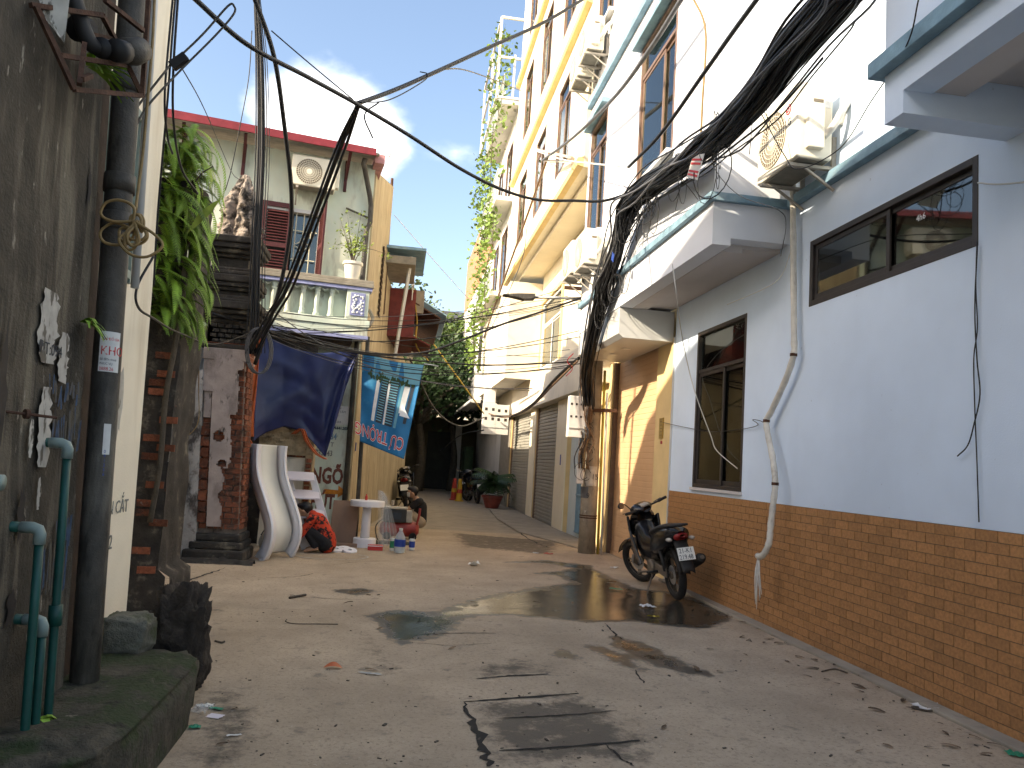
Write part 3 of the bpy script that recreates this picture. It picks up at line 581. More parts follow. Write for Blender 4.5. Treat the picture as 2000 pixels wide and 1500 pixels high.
# ------------------------------------------------------------------ the houses with vines and the one behind
vh = thing('vine_house', 'narrow pale house with climbing plants and a projecting upper floor', 'house', (3.2, 26, 0))
b = B(); b.box(2.9, 22.52, 4.0, 2.98, 30.0, 6.9).box(2.98, 22.52, 4.0, XW + 0.2, 22.7, 6.9); b.build('bay_wall', 'cream_wall', vh)
B().box(2.98, 22.7, 4.05, XW + 0.2, 30, 4.12).build('soffit', 'far_white', vh)
b = B(); b.wallx(3.08, 3.28, 24.65, 30.0, 6.9, 13.6, [(25.6, 27.2, 7.6, 9.6), (25.6, 27.2, 10.6, 12.6), (28.0, 29.4, 7.6, 9.6), (28.0, 29.4, 10.6, 12.6)]); b.box(3.28, 29.8, 6.9, 6, 30, 13.6); b.build('upper_wall', 'far_white', vh)
for y0, y1, z0, z1 in ((25.6, 27.2, 7.6, 9.6), (25.6, 27.2, 10.6, 12.6), (28.0, 29.4, 7.6, 9.6), (28.0, 29.4, 10.6, 12.6)): slide_window(vh, 3.08, y0, y1, z0, z1, (y0 + y1) / 2, None, 'brown_frame', 0.07, 'glass_dark', False, 0.1)
for z in (6.9, 10.1, 13.4): B().box(2.5, 24.7, z, 3.08, 30.0, z + 0.14).build('balcony_slab', 'far_white', vh)
for z in (7.04, 10.24, 13.54):
    b = B(); b.box(2.5, 24.72, z + 0.85, 2.54, 29.98, z + 0.9)
    for k in range(22): b.box(2.51, 24.75 + k * 0.245, z, 2.53, 24.77 + k * 0.245, z + 0.852)
    b.build('balcony_rail', 'grille_paint', vh)
b = B()
for y in (24.7, 27.0, 29.9):
    for x in (2.3, 3.1): b.bar((x, y, 13.54), (x, y, 16.4), 0.07)
for z in (13.6, 15.0, 16.4): b.bar((2.3, 24.7, z), (2.3, 29.9, z), 0.07).bar((2.3, 24.7, z), (3.1, 24.7, z), 0.07).bar((2.3, 29.9, z), (3.1, 29.9, z), 0.07)
b.build('roof_frame', 'far_white', vh)
fh = thing('far_house', 'far pale house with a brick flank at the end of the row', 'house', (3.4, 36, 0))
b = B(); b.box(3.0, 30.02, 3.9, 7, 43, 9.5).box(XW, 30.02, 0, 7, 43, 3.9); b.build('wall', 'far_white', fh)
B().box(3.02, 30.03, 9.5, 6.9, 42.9, 12.5).build('brick_upper_wall', 'brick_far', fh)
for k in range(4): B().box(2.99, 31 + k * 3, 5.2, 3.01, 32.4 + k * 3, 7.2).build('window', 'dark_frame', fh)
B().box(2.6, 30.1, 3.78, 3.0, 42.9, 3.9).build('eave', 'far_white', fh)
B().box(XW - 0.03, 27.3, 0, XW + 0.2, 29.9, 3.15).build('grey_wall_panel', 'eave_grey', yh)
# vines: leafy strands hanging from the balconies
def leaf_cloud(b, pts, size, n, spread):
    for _ in range(n):
        c = random.choice(pts) + Vector((random.gauss(0, spread), random.gauss(0, spread), random.gauss(0, spread)))
        q = Vector((random.gauss(0, 1), random.gauss(0, 1), random.gauss(0, 1))).normalized(); u = q.orthogonal().normalized(); v_ = q.cross(u); s = size * random.uniform(0.6, 1.3)
        b.add([c - u * s, c + v_ * s * 0.55, c + u * s, c - v_ * s * 0.55], [(0, 1, 2, 3)])
for i, (y, ztop, zbot, sp) in enumerate(((25.2, 16.2, 13.0, 0.35), (26.0, 13.4, 9.0, 0.28), (27.6, 10.2, 6.6, 0.30), (25.4, 10.2, 6.4, 0.26), (28.8, 7.2, 5.0, 0.28), (29.2, 13.4, 10.6, 0.25))):
    lab = ('bushy lime climber spilling from the top roof frame of the vine house', 'long vine trailing down past the upper balcony of the vine house', 'leafy vine hanging from the middle balcony, farther strand', 'leafy vine hanging from the middle balcony, nearer strand', 'short vine tuft hanging low by the meter boxes', 'sparse vine by the far end of the upper balcony')[i]
    t = thing('vine', lab, 'plant', (2.4, y, zbot), 'climbing plants on the pale house'); b = B(); pts = [Vector((2.42 + random.gauss(0, 0.08), y + random.gauss(0, 0.3), zbot + (ztop - zbot) * k / 30)) for k in range(31)]
    leaf_cloud(b, pts, 0.10, 300, sp * 0.62); b.build('foliage', 'leaf_vine', t)
    B().tube(spline([pts[0], pts[10], pts[20], pts[30]], 4), 0.015, 5).build('stem', 'bark', t)
# ================================================================== near left: dark wall, big pipe, cream wall
def lean(b, k, x0=0.0):                                       # old walls lean back a little
    b.v = [(x - k * z, y, z) for x, y, z in b.v]; return b
nb = thing('near_house', 'old dark stained house wall with a cream plastered return at the left edge', 'house', (-1.6, 3.5, 0))
b = B(); b.grid(lambda u, v: (-1.45 + 0.012 * mnoise.noise((u * 9, v * 12, 2)), 1.4 + 2.62 * u, 7.0 * v), 40, 90)
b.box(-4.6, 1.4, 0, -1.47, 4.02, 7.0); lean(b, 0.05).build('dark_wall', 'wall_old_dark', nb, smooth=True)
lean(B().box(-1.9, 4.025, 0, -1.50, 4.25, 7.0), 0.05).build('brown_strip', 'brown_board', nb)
lean(B().box(-4.6, 4.255, 0, -1.745, 5.78, 6.6), 0.03).build('cream_wall', 'cream_old', nb, bevel=0.015)
# flaking patches and stencils on the cream wall
def patch(b, cx, cy, rx, ry, to3, n=18, jag=0.35, seed=1):
    rnd = random.Random(seed); P = []
    for k in range(n): a = 2 * math.pi * k / n; r = 1 + rnd.uniform(-jag, jag); P.append(to3(cx + rx * r * math.cos(a), cy + ry * r * math.sin(a)))
    b.add(P, [tuple(range(n))])
cw = lambda y, z: (-1.742 - 0.03 * z, y, z)
b = B(); patch(b, 5.05, 1.35, 0.10, 0.34, lambda y, z: (-1.742 - 0.03 * z, y, z), 22, 0.4, 4); patch(b, 5.3, 1.7, 0.05, 0.2, lambda y, z: (-1.742 - 0.03 * z, y, z), 14, 0.4, 5); b.build('flaked_patch', 'paper_old', nb)
text('stencil', 'KHOAN CẮT', 0.12, 'stencil_grey', nb, (-1.770, 4.9, 1.02), (0, 1, 0), (-0.03, 0, 1), 0.002)
text('stencil', '09872262', 0.13, 'stencil_grey', nb, (-1.764, 4.85, 0.80), (0, 1, 0), (-0.03, 0, 1), 0.002)
# window frame seen edge-on in the cream wall
f = B(); f.bar(cw(4.75, 2.55), cw(4.75, 3.6), 0.05).bar(cw(5.25, 2.5), cw(5.25, 3.6), 0.05).bar(cw(4.75, 2.55), cw(5.25, 2.55), 0.05).bar(cw(4.75, 3.6), cw(5.25, 3.6), 0.05).bar(cw(5.0, 2.55), cw(5.0, 3.6), 0.03); f.build('window_frame', 'pipe_elbow', nb)
# torn posters and smears on the dark wall
dw = lambda y, z: (-1.432 - 0.05 * z, y, z)
def torn(y0, y1, z0, z1, seed, m):
    rr = random.Random(seed); n_ = 16; L_ = []; R_ = []
    for q_ in range(n_ + 1):
        t_ = q_ / n_; z = z0 + (z1 - z0) * t_; e = 0.25 + 0.75 * math.sin(math.pi * (0.12 + 0.8 * t_)) ** 0.6; c_ = (y0 + y1) / 2; h_ = (y1 - y0) / 2 * e
        L_.append(dw(c_ - h_ * rr.uniform(0.7, 1.15), z)); R_.append(dw(c_ + h_ * rr.uniform(0.55, 1.2), z + rr.uniform(-0.01, 0.01)))
    B().add(L_ + R_, [(q_, n_ + 1 + q_, n_ + 2 + q_, q_ + 1) for q_ in range(n_)]).build('torn_poster', m, nb)
torn(3.47, 3.67, 1.80, 2.12, 1, 'paper_worn'); torn(3.68, 3.79, 1.74, 1.96, 2, 'paper_worn'); torn(3.53, 3.66, 1.36, 1.70, 3, 'paper_worn'); torn(3.46, 3.50, 1.40, 1.56, 4, 'paper_old'); torn(3.57, 3.60, 1.18, 1.31, 6, 'paper_worn')
text('poster_print', 'ĐT:094', 0.075, 'print_dark', nb, (-1.4275 - 0.05 * 1.85, 3.48, 1.84), (0, 1, 0), (-0.05, 0, 1), 0.001)
rq = random.Random(8)
for cy, cz, ny, hh in ((3.80, 1.69, 11, 0.05), (3.80, 1.53, 12, 0.08), (3.80, 0.92, 9, 0.15), (3.88, 1.05, 5, 0.08)):
    b = B()
    for q_ in range(ny):
        y = cy + (q_ - ny / 2) * 0.03 + rq.uniform(-0.01, 0.01); z = cz + rq.uniform(-0.03, 0.03); w_ = rq.uniform(0.005, 0.013); h_ = hh * rq.uniform(0.5, 1.1); s_ = rq.uniform(-0.02, 0.02)
        b.add([(-1.434 - 0.05 * zz, yy, zz) for yy, zz in ((y - w_, z - h_), (y + w_, z - h_ * 0.9), (y + w_ + s_, z + h_), (y - w_ + s_, z + h_ * 0.9))], [(0, 1, 2, 3)])
    b.build('blue_smear', 'smear_blue', nb)
for i, (y, z, ry, rz) in enumerate(((3.9, 2.70, 0.02, 0.09), (3.70, 1.55, 0.02, 0.07), (3.45, 1.15, 0.03, 0.11), (3.42, 0.80, 0.035, 0.06), (3.22, 1.65, 0.035, 0.22))):
    b = B(); patch(b, y, z, ry, rz, lambda yy, zz: (-1.435 - 0.05 * zz, yy, zz), 18, 0.4, 50 + i); b.build('hole', 'black_iron', nb)
def vpipe(y, x, z): return Vector((x - 0.01 - 0.044 * z, y, z))
gp_ = thing('drain_pipe', 'fat grey drain pipe running up the corner between the dark and cream walls', 'pipe', (-1.33, 4.2, 0))
Q = [vpipe(4.12, -1.385, z) for z in (-0.02, 1, 2, 3, 4, 5, 6.8)]; B().tube(Q, 0.066, 18).build('pipe_run', 'pipe_grey', gp_, smooth=True)
for z in (2.55, 2.75, 3.28, 5.0): c = vpipe(4.12, -1.385, z); B().tube([c, c + Vector((-0.003, 0, 0.09))], 0.075, 18).build('socket', 'pipe_grey', gp_, smooth=True)
B().tube([vpipe(4.12, -1.36, z) + Vector((0.02, 0.19, 0)) for z in (2.3, 4, 6.8)], 0.022, 8).build('thin_pipe', 'panel_grey', gp_, smooth=True)
def sticker(name, px, py, ww, hh, m, lines, lab, ang=R(-38)):
    c = atY(px, py, 4.06); r = 0.0805; q = B()
    q.grid(lambda u, v: (c.x + math.cos(ang + (u - 0.5) * ww / r) * 0.002 + 0, c.y, c.z + v * hh), 1, 1) if False else None
    z0 = c.z
    def fn(u, v):
        z = z0 + v * hh; ctr = vpipe(4.12, -1.385, z); a = ang + (u - 0.5) * ww / 0.08; return (ctr.x + 0.0682 * math.cos(a), ctr.y + 0.0682 * math.sin(a), z)
    o = q.grid(fn, 10, 2).build(name, m, gp_, smooth=True)
    for (u0, vv, sz, body, mm) in lines:
        z = z0 + vv * hh; ctr = vpipe(4.12, -1.385, z)
        cu = bpy.data.curves.new('t', 'FONT'); cu.body = body; cu.size = sz; cu.extrude = 0.0002; t = bpy.data.objects.new('t', cu); COL.objects.link(t); bpy.context.view_layer.update()
        me = bpy.data.meshes.new_from_object(t.evaluated_get(bpy.context.evaluated_depsgraph_get())); bpy.data.objects.remove(t)
        for v in me.vertices:
            a = ang - ww / 0.16 + u0 * ww / 0.08 + v.co.x / 0.08; zz = z + v.co.y; c2 = vpipe(4.12, -1.385, zz); rr = 0.0686 + v.co.z
            v.co = Vector((c2.x + rr * math.cos(a), c2.y + rr * math.sin(a), zz)) - WL[gp_.name]
        me.materials.clear(); me.materials.append(MATS[mm]); link('sticker_print', me, o)
sticker('sticker', 222, 727, 0.115, 0.20, 'paper_white', [(0.08, 0.78, 0.018, 'SỬA ĐỒ GIA', 'print_red'), (0.06, 0.42, 0.062, 'KHO', 'print_red'), (0.06, 0.28, 0.016, 'Số điện thoại', 'print_dark'), (0.06, 0.17, 0.016, 'PHỤC VỤ', 'print_dark'), (0.05, 0.03, 0.024, '0888.26', 'print_red')], '', R(-62))
sticker('sticker', 207, 888, 0.04, 0.15, 'paper_white', [(0.2, 0.05, 0.022, '0\n9\n1\n2\n5\n6', 'print_blue')], '', R(-50))
# green water pipes with grey elbows on the dark wall
def gpipe(y, x, ztop, zb, lab, ex=0.0, horiz=True):
    t = thing('water_pipe', lab, 'pipe', (x, y, 0), 'green plastic water pipes'); P = [Vector((x - 0.045 * z + ex * (1 - z / max(ztop, 0.1)), y, z)) for z in np.linspace(zb, ztop - 0.05, 5)]
    B().tube(P, 0.0175, 12).build('pipe_run', 'pipe_green', t, smooth=True); top = P[-1]
    e = [top + Vector((0, 0, -0.01)), top + Vector((0, 0, 0.03)), top + Vector((-0.008, 0, 0.047)), top + Vector((-0.03, 0, 0.055)), top + Vector((-0.075, 0, 0.055))]
    B().tube(e, 0.023, 12).build('elbow', 'pipe_elbow', t, smooth=True); B().tube([e[-1], e[-1] + Vector((-0.1, 0, 0))], 0.021, 10).build('stub', 'pipe_green', t, smooth=True); return t, P
t, P = gpipe(3.63, -1.355, 1.46, -0.02, 'tallest green plastic pipe with a coupling, nearest the drain pipe'); c = P[2]; B().tube([c, c + Vector((-0.004, 0, 0.085))], 0.028, 12).build('coupling', 'pipe_green', t, smooth=True)
gpipe(3.40, -1.345, 1.12, -0.02, 'green plastic pipe with an elbow at chest height near the left frame edge')
gpipe(3.50, -1.35, 0.74, -0.02, 'short green plastic pipe bending into the wall low down')
st = thing('wall_stub', 'grey pipe stub sticking out of the dark wall at the left frame edge', 'pipe', (-1.42, 3.16, 1.2)); B().tube([(-1.57, 3.17, 1.31), (-1.45, 3.17, 1.31)], 0.03, 12).build('stub', 'pipe_elbow', st, smooth=True)
rd = thing('wall_bolt', 'rusty threaded rod and washer poking from the dark wall', 'bolt', (-1.5, 2.9, 1.5)); B().tube([(-1.57, 3.26, 1.58), (-1.41, 3.46, 1.57)], 0.006, 6).build('rod', 'rust', rd); B().tube([(-1.49, 3.36, 1.575), (-1.48, 3.372, 1.575)], 0.02, 12).build('washer', 'rust', rd)
# iron cage bracket with a black hose joint overhead
cg = thing('iron_cage', 'rusty iron cage bracket fixed high on the dark wall', 'bracket', (-1.55, 3.3, 3.1))
b = B(); k = lambda px, py, Y: atY(px, py, Y)
for p0, p1 in (((70, 12, 3.2), (145, 175, 3.35)), ((145, 175, 3.35), (278, 187, 3.75)), ((278, 187, 3.75), (222, 70, 3.7)), ((60, 10, 3.2), (200, 30, 3.5)), ((200, 30, 3.5), (225, 78, 3.7)), ((118, 108, 3.3), (245, 128, 3.65)), ((155, 165, 3.35), (165, 85, 3.45)), ((278, 187, 3.75), (290, 0, 3.8)), ((205, 0, 3.5), (280, 60, 3.75)), ((160, 155, 3.36), (178, 148, 3.45)), ((180, 68, 3.5), (225, 78, 3.7))):
    b.bar(k(*p0), k(*p1), 0.02, 0.02)
b.build('frame', 'rust', cg)
B().add([k(75, 0, 3.25), k(135, 0, 3.3), k(125, 85, 3.32), k(90, 40, 3.25)], [(0, 1, 2, 3)]).build('sheet', 'paper_old', cg, solid=0.004)
hs = thing('hose_joint', 'black pipe elbow ending in a grey cap held in the iron cage', 'pipe', (-1.5, 3.5, 3.2))
B().tube(spline([k(138, -20, 3.42), k(155, 30, 3.45), k(165, 62, 3.47), k(180, 88, 3.5), k(205, 97, 3.55), k(240, 100, 3.62)], 5), 0.034, 12).build('elbow', 'bike_matt', hs, smooth=True)
for a, c_, r in (((148, 55), (172, 60), 0.055), ((196, 93), (212, 98), 0.045), ((225, 98), (243, 102), 0.05)): B().tube([k(*a, 3.5), k(*c_, 3.56)], r, 12).build('collar', 'bike_matt', hs, smooth=True)
B().tube([k(240, 100, 3.62), k(262, 101, 3.68), k(277, 96, 3.72)], [0.058, 0.062, 0.055], 16).build('cap', 'pipe_grey', hs, smooth=True)
# bent wire loop and knot of tan wire
def wire(name, pts, r, m, label, cat='cable', group=None, n=6, per=8): return B().tube(spline(pts, per), r, n).build(name, m, smooth=True, label=label, cat=cat, group=group)
wire('wire_hook', [k(330, 130, 4.3), k(395, 68, 4.3), k(445, 12, 4.3), k(457, 12, 4.3), k(456, 28, 4.3), k(420, 70, 4.3), k(350, 140, 4.3), k(290, 205, 4.2), k(262, 250, 4.15), k(250, 245, 4.15), k(256, 225, 4.15), k(330, 130, 4.25)], 0.006, 'pipe_grey', 'long bent metal hook sticking out from the cream wall into the sky', 'hook')
hk = thing('cable_clamp', 'small dark cable clamp on the bent metal hook', 'clamp', k(350, 120, 4.3)); B().obb(k(350, 120, 4.3), (0.035, 0, 0.035), (0, 0.02, 0), (-0.018, 0, 0.018)).build('body', 'bike_matt', hk, bevel=0.004)
wire('wire', [k(302, -5, 4.1), k(298, 80, 4.05), k(288, 200, 4.05), k(280, 290, 4.05), k(270, 370, 4.03), k(265, 410, 4.0)], 0.008, 'wire_tan', 'long tan wire hanging down beside the fat drain pipe')
kn = thing('wire_knot', 'loose knot of tan wire tied round the fat drain pipe', 'wire', k(260, 430, 4.0))
rk = random.Random(5)
for i in range(9):
    a0 = rk.uniform(0, 6.28); L1 = rk.uniform(25, 78); P = [k(262, 432, 3.97)]
    for s_ in range(1, 6):
        a = a0 + 0.5 * (s_ - 3) * rk.choice((0.8, 1.0)); f = math.sin(math.pi * s_ / 6); P.append(k(262 + math.cos(a) * L1 * f * (1.2 if i < 5 else 0.6), 432 + math.sin(a) * L1 * f * 0.8 + i * 3, 3.96 + 0.03 * math.sin(i)))
    P.append(k(264 + rk.uniform(-8, 8), 436 + rk.uniform(-6, 12), 3.97)); B().tube(spline(P, 5), 0.0075, 6).build('strand', 'wire_tan', kn, smooth=True)
# mossy step, rock, stump at the foot of the wall
def lump(name, c, rx, ry, rz, m, label, cat, seed=1, amp=0.25, flat=0.0, sc=2.0, nu=40, nv=26):
    def fn(u, v):
        a, bb = 2 * math.pi * u, math.pi * (v - 0.5); d = Vector((math.cos(bb) * math.cos(a), math.cos(bb) * math.sin(a), math.sin(bb)))
        d2 = Vector([math.copysign(abs(x) ** (1 - flat), x) for x in d]); n_ = 1 + amp * mnoise.fractal(d * sc + Vector((seed, seed * 2, 0)), 1.0, 2.0, 4)
        return (c[0] + rx * d2.x * n_, c[1] + ry * d2.y * n_, max(-0.01, c[2] + rz * d2.z * n_))
    return B().grid(fn, nu, nv).build(name, m, smooth=True, label=label, cat=cat)
lump('mossy_step', (-1.47, 4.0, 0.12), 0.46, 0.88, 0.22, 'moss_concrete', 'broken mossy concrete step at the foot of the cream wall', 'step', 3, 0.07, 0.72, 2.5, 60, 40)
lump('rock', (-1.42, 4.72, 0.42), 0.13, 0.12, 0.11, 'rock', 'square pale stone lying on the mossy step', 'stone', 8, 0.16, 0.5)
lump('rubble_block', (-1.60, 4.98, 0.2), 0.2, 0.2, 0.17, 'moss_concrete', 'dark rubble block under the square pale stone', 'stone', 12, 0.2, 0.4)
lump('tree_stump', (-1.24, 5.12, 0.26), 0.165, 0.16, 0.34, 'stump_wood', 'dark rotten tree stump with a flared top beside the mossy step', 'stump', 21, 0.42, 0.3, 2.6, 60, 44)
def plantlet(name, c, n, ln, lab):
    t = thing(name, lab, 'plant', c); b = B(); rr = random.Random(len(lab))
    for i in range(n):
        a = rr.uniform(-1.2, 1.2); d = Vector((abs(math.cos(a)) * 0.7, math.sin(a), rr.uniform(-0.2, 0.6))).normalized(); p = Vector(c)
        for s_ in range(4):
            q = p + d * ln / 4 + Vector((0, 0, -0.012 * s_)); w_ = Vector((-d.y, d.x, 0)) * 0.006 * (4 - s_)
            b.add([p + w_, p - w_, q - w_ * 0.7, q + w_ * 0.7], [(0, 1, 2, 3)]); p = q
    b.build('foliage', 'leaf_fern', t)
plantlet('wall_weed', (-1.53, 3.93, 2.04), 12, 0.11, 'small weed sprouting from the dark wall above the blue smears')
plantlet('wall_weed', tuple(k(178, 130, 3.75)), 26, 0.2, 'weed growing behind the iron cage')
plantlet('wall_weed', (-1.36, 3.55, 0.34), 8, 0.08, 'tiny weed beside the short green pipe')

# ================================================================== ruined gate post, gate, old pillar
ru = thing('ruined_post', 'blackened brick gate post overgrown with ferns behind the cream wall', 'post', (-2.25, 7.6, 0))
b = B(); b.grid(lambda u, v: (-2.0 + 0.05 * mnoise.noise((u * 3, v * 9, 4)) - (0.0 if v > 0.09 else -0.10) - 0.03 * v, 7.3 + 0.7 * u, 3.9 * v), 14, 60)
b.grid(lambda u, v: (-2.75 + 0.75 * u + 0.03 * mnoise.noise((u * 4, v * 8, 9)) + (0.07 if v < 0.09 and u > 0.5 else 0) - 0.03 * v, 7.3 - 0.02 * mnoise.noise((u * 6, v * 12, 1)), 3.9 * v), 16, 60); b.build('masonry', 'pillar_black', ru, smooth=True)
bk = B().box(-0.075, -0.012, -0.03, 0.075, 0.012, 0.03).build('brick', 'brick_red', mesh_only=True)
for i in range(26):
    z = 0.35 + i * 0.082
    if i % 7 in (1, 3, 4): continue
    piece('brick', bk, ru, (-2.12 + random.choice((0.09, 0.03, -0.03, 0.0)) - 0.008 * z, 7.296 - 0.006 * random.random(), z), (0, random.uniform(-0.03, 0.03), random.uniform(-0.05, 0.05)))
B().tube(spline([(-2.02, 7.22, 3.1), (-2.03, 7.2, 2.4), (-2.07, 7.22, 1.9), (-2.05, 7.2, 1.3), (-2.08, 7.2, 0.8)], 6), [0.03] * 5 + [0.024] * 20, 7).build('root', 'bark', ru, smooth=True)
# big fern on the post
fern = thing('fern', 'lush bright green fern cascading from the ruined post over the lane', 'plant', (-2.1, 7.5, 2.3))
def frond_mesh(L_, droop, npin, wid):
    b = B(); p = Vector((0, 0, 0)); d = Vector((1, 0, 0.5)).normalized(); st = L_ / npin; prev = p
    for i in range(npin):
        d = (d + Vector((0, 0, -droop / npin * (1 + 1.3 * i / npin)))).normalized(); q = p + d * st; t_ = (i + 1) / npin; w_ = wid * math.sin(math.pi * (0.12 + 0.86 * t_)) ** 0.8
        nrm = Vector((-d.z, 0, d.x)); sidev = Vector((0, 1, 0))
        for s_ in (-1, 1):
            tip = q + sidev * s_ * w_ + d * w_ * 0.35 - nrm * w_ * 0.22; b.add([p, p + d * st * 0.9, tip + d * st * 0.25, tip - d * st * 0.2], [(0, 1, 2, 3) if s_ > 0 else (3, 2, 1, 0)])
        b.add([p + sidev * 0.003, p - sidev * 0.003, q - sidev * 0.003, q + sidev * 0.003], [(0, 1, 2, 3)]); p = q
    return b
FR = [frond_mesh(0.60, 1.5, 30, 0.048).build('frond', 'leaf_fern', mesh_only=True), frond_mesh(0.48, 2.2, 26, 0.042).build('frond', 'leaf_fern', mesh_only=True), frond_mesh(0.70, 1.8, 34, 0.050).build('frond', 'leaf_fern', mesh_only=True), frond_mesh(0.46, 1.5, 24, 0.045).build('frond', 'leaf_lime', mesh_only=True)]
for m_ in FR:
    pass
rf = random.Random(11)
for i in range(290):
    t_ = rf.random(); z = 2.35 + 1.85 * t_; az = rf.choice((rf.uniform(-1.5, 0.3), rf.uniform(-0.7, 0.5)))                                # towards the lane and the viewer
    loc = (-2.32 + 0.38 * rf.random() - 0.08 * t_, 7.1 + 0.45 * rf.random(), z)
    sc = rf.uniform(0.8, 1.25) * (1.0 if z < 3.95 else 0.75)
    piece('frond', FR[3] if (z > 3.6 and rf.random() < 0.5) else rf.choice(FR[:3]), fern, loc, (rf.uniform(-0.35, 0.35), rf.uniform(-0.5, 0.45), az), (sc, sc, sc))
b = B(); b.tube(spline([(-2.15, 7.3, 3.6), (-1.95, 7.05, 3.85), (-1.82, 7.0, 3.95)], 4), 0.006, 5); b.build('stem', 'bark', fern)
b = B(); P = [(-1.98, 7.0, 3.32), (-1.9, 6.98, 3.5), (-1.78, 6.98, 3.62), (-1.72, 6.98, 3.66), (-1.8, 7.0, 3.52), (-1.9, 7.0, 3.40)]; b.add(P, [tuple(range(6))]); b.build('broad_leaf', 'leaf_lime', fern)
# gate, whitewashed wall
gt = thing('iron_gate', 'rusty dark iron gate leaf between the ruined post and the old pillar', 'gate', (-3.0, 10.35, 0))
b = B()
for x in (-3.55, -3.25, -2.95, -2.72): b.bar((x, 10.35, 0.02), (x, 10.35, 2.35), 0.035)
for z in (0.15, 0.9, 1.4, 2.1, 2.3): b.bar((-3.6, 10.36, z), (-2.7, 10.36, z), 0.035)
b.bar((-2.72, 10.35, 0), (-2.70, 10.35, 2.45), 0.07); b.build('frame', 'rust', gt)
B().box(-3.6, 10.38, 0.05, -2.74, 10.40, 1.25).build('panel', 'black_iron', gt)
b = B(); b.grid(lambda u, v: (-2.82 + 0.34 * u, 10.62 - 0.02 * mnoise.noise((u * 3, v * 6, 5)), 2.35 * v + (0.12 * u if v > 0.98 else 0)), 8, 40); b.box(-2.82, 10.64, 0, -2.48, 10.9, 2.35)
lean(b, 0.055).build('side_wall', 'whitewash', smooth=False, label='black and white mottled wall strip beside the old pillar', cat='wall')
b = B()
for i in range(9): x = -3.4 + i * 0.1; b.add([(x, 10.95, 2.35), (x + 0.05, 10.92, 2.35), (x + 0.1, 10.95, 2.35), (x, 10.95, 3.05), (x + 0.05, 10.92, 3.05), (x + 0.1, 10.95, 3.05)], [(0, 1, 4, 3), (1, 2, 5, 4)])
b.build('corrugated_sheet', 'corrugated', label='grey corrugated metal sheet behind the gate and the fern', cat='sheet', solid=0.004)
B().box(-4.2, 11.0, 0, -2.5, 11.1, 3.1).build('yard_wall', 'whitewash', label='grimy yard wall behind the iron gate', cat='wall')
# ---- the old pillar
pl = thing('old_pillar', 'tall old gate pillar with peeling plaster, red brick and a stepped black capital', 'pillar', (-2.2, 10.95, 0))
b = B(); b.box(-2.47, 10.72, 0.0, -1.97, 11.3, 3.3); lean(b, 0.055).build('core', 'mortar', pl)
bm = {}
def brk(w_): 
    if w_ not in bm: bm[w_] = B().box(-w_ / 2, -0.016, -0.031, w_ / 2, 0.016, 0.031).build('brick', 'brick_red', mesh_only=True)
    return bm[w_]
for r in range(34):
    z = 0.42 + r * 0.072; xs = -2.47 + (0.0 if r % 2 else -0.1)
    x = xs
    while x < -1.97:
        a, c_ = max(x, -2.47), min(x + 0.2, -1.975)
        if c_ - a > 0.05: piece('brick', brk(round(c_ - a - 0.01, 2)), pl, ((a + c_) / 2 - 0.055 * z, 10.712, z), (0, random.uniform(-0.02, 0.02), random.uniform(-0.04, 0.04)))
        x += 0.21
for r in range(34):                                            # the pillar's flank towards the lane
    z = 0.42 + r * 0.072
    for j in range(2): piece('brick', brk(0.2), pl, (-1.962 - 0.055 * z, 10.84 + j * 0.22 + (0.05 if r % 2 else 0), z), (0, 0, R(90) + random.uniform(-0.04, 0.04)))
for r in range(9): piece('brick', brk(0.1), pl, (-2.43 - 0.055 * (0.5 + r * 0.14), 10.668, 0.5 + r * 0.14), (0, 0, 0), (1, 0.8, 1.9))
# plaster left on the face: a sheet with ragged right edge and holes
def plaster(b, x0, x1, z0, z1, y, holes, seed, ragged):
    nx, nz_ = int((x1 - x0) / 0.018), int((z1 - z0) / 0.018); keep = {}
    for j in range(nz_):
        for i in range(nx):
            x, z = x0 + (i + 0.5) * 0.018, z0 + (j + 0.5) * 0.018
            e = 0.07 * mnoise.noise((x * 4, z * 4, seed)) + 0.03 * mnoise.noise((x * 13, z * 13, seed)); ok = x < ragged(z) + e
            for hx, hz, hr, hh in holes:
                if ((x - hx) / hr) ** 2 + ((z - hz) / hh) ** 2 < 1 + 6 * e: ok = False
            keep[i, j] = ok
    idx = {}
    def V(i, j):
        if (i, j) not in idx: x, z = x0 + i * 0.018, z0 + j * 0.018; idx[i, j] = len(b.v); b.v.append((x, y - 0.004 * mnoise.noise((x * 6, z * 6, 2)), z))
        return idx[i, j]
    for (i, j), ok in keep.items():
        if ok: b.f.append((V(i, j), V(i + 1, j), V(i + 1, j + 1), V(i, j + 1)))
b = B(); plaster(b, -2.36, -1.99, 0.45, 2.75, 10.675, [(-2.26, 1.62, 0.07, 0.07), (-2.2, 1.26, 0.06, 0.05), (-2.08, 0.95, 0.1, 0.12)], 3, lambda z: -2.03 if z > 1.9 else (-2.13 if z > 1.2 else -2.2))
lean(b, 0.055).build('plaster', 'pillar_plaster', pl, solid=-0.022)
b = B(); b.box(-2.5, 10.66, 2.62, -1.95, 11.32, 2.78).box(-2.47, 10.675, 1.85, -2.37, 10.70, 2.62); lean(b, 0.055).build('plaster_border', 'pillar_plaster', pl, bevel=0.012)
b = B(); plaster(b, -2.48, -1.96, 2.2, 2.62, 10.668, [], 6, lambda z: -2.25 + (z - 2.2) * 0.8); lean(b, 0.055).build('plaster', 'pillar_plaster', pl, solid=-0.02)
b = B()
for z0, z1, e in ((0, 0.16, 0.16), (0.16, 0.26, 0.10), (0.26, 0.36, 0.05)): b.box(-2.47 - e, 10.70 - e, z0, -1.97 + e * 0.6, 11.3, z1)
b.build('plinth', 'pillar_black', pl, bevel=0.025)
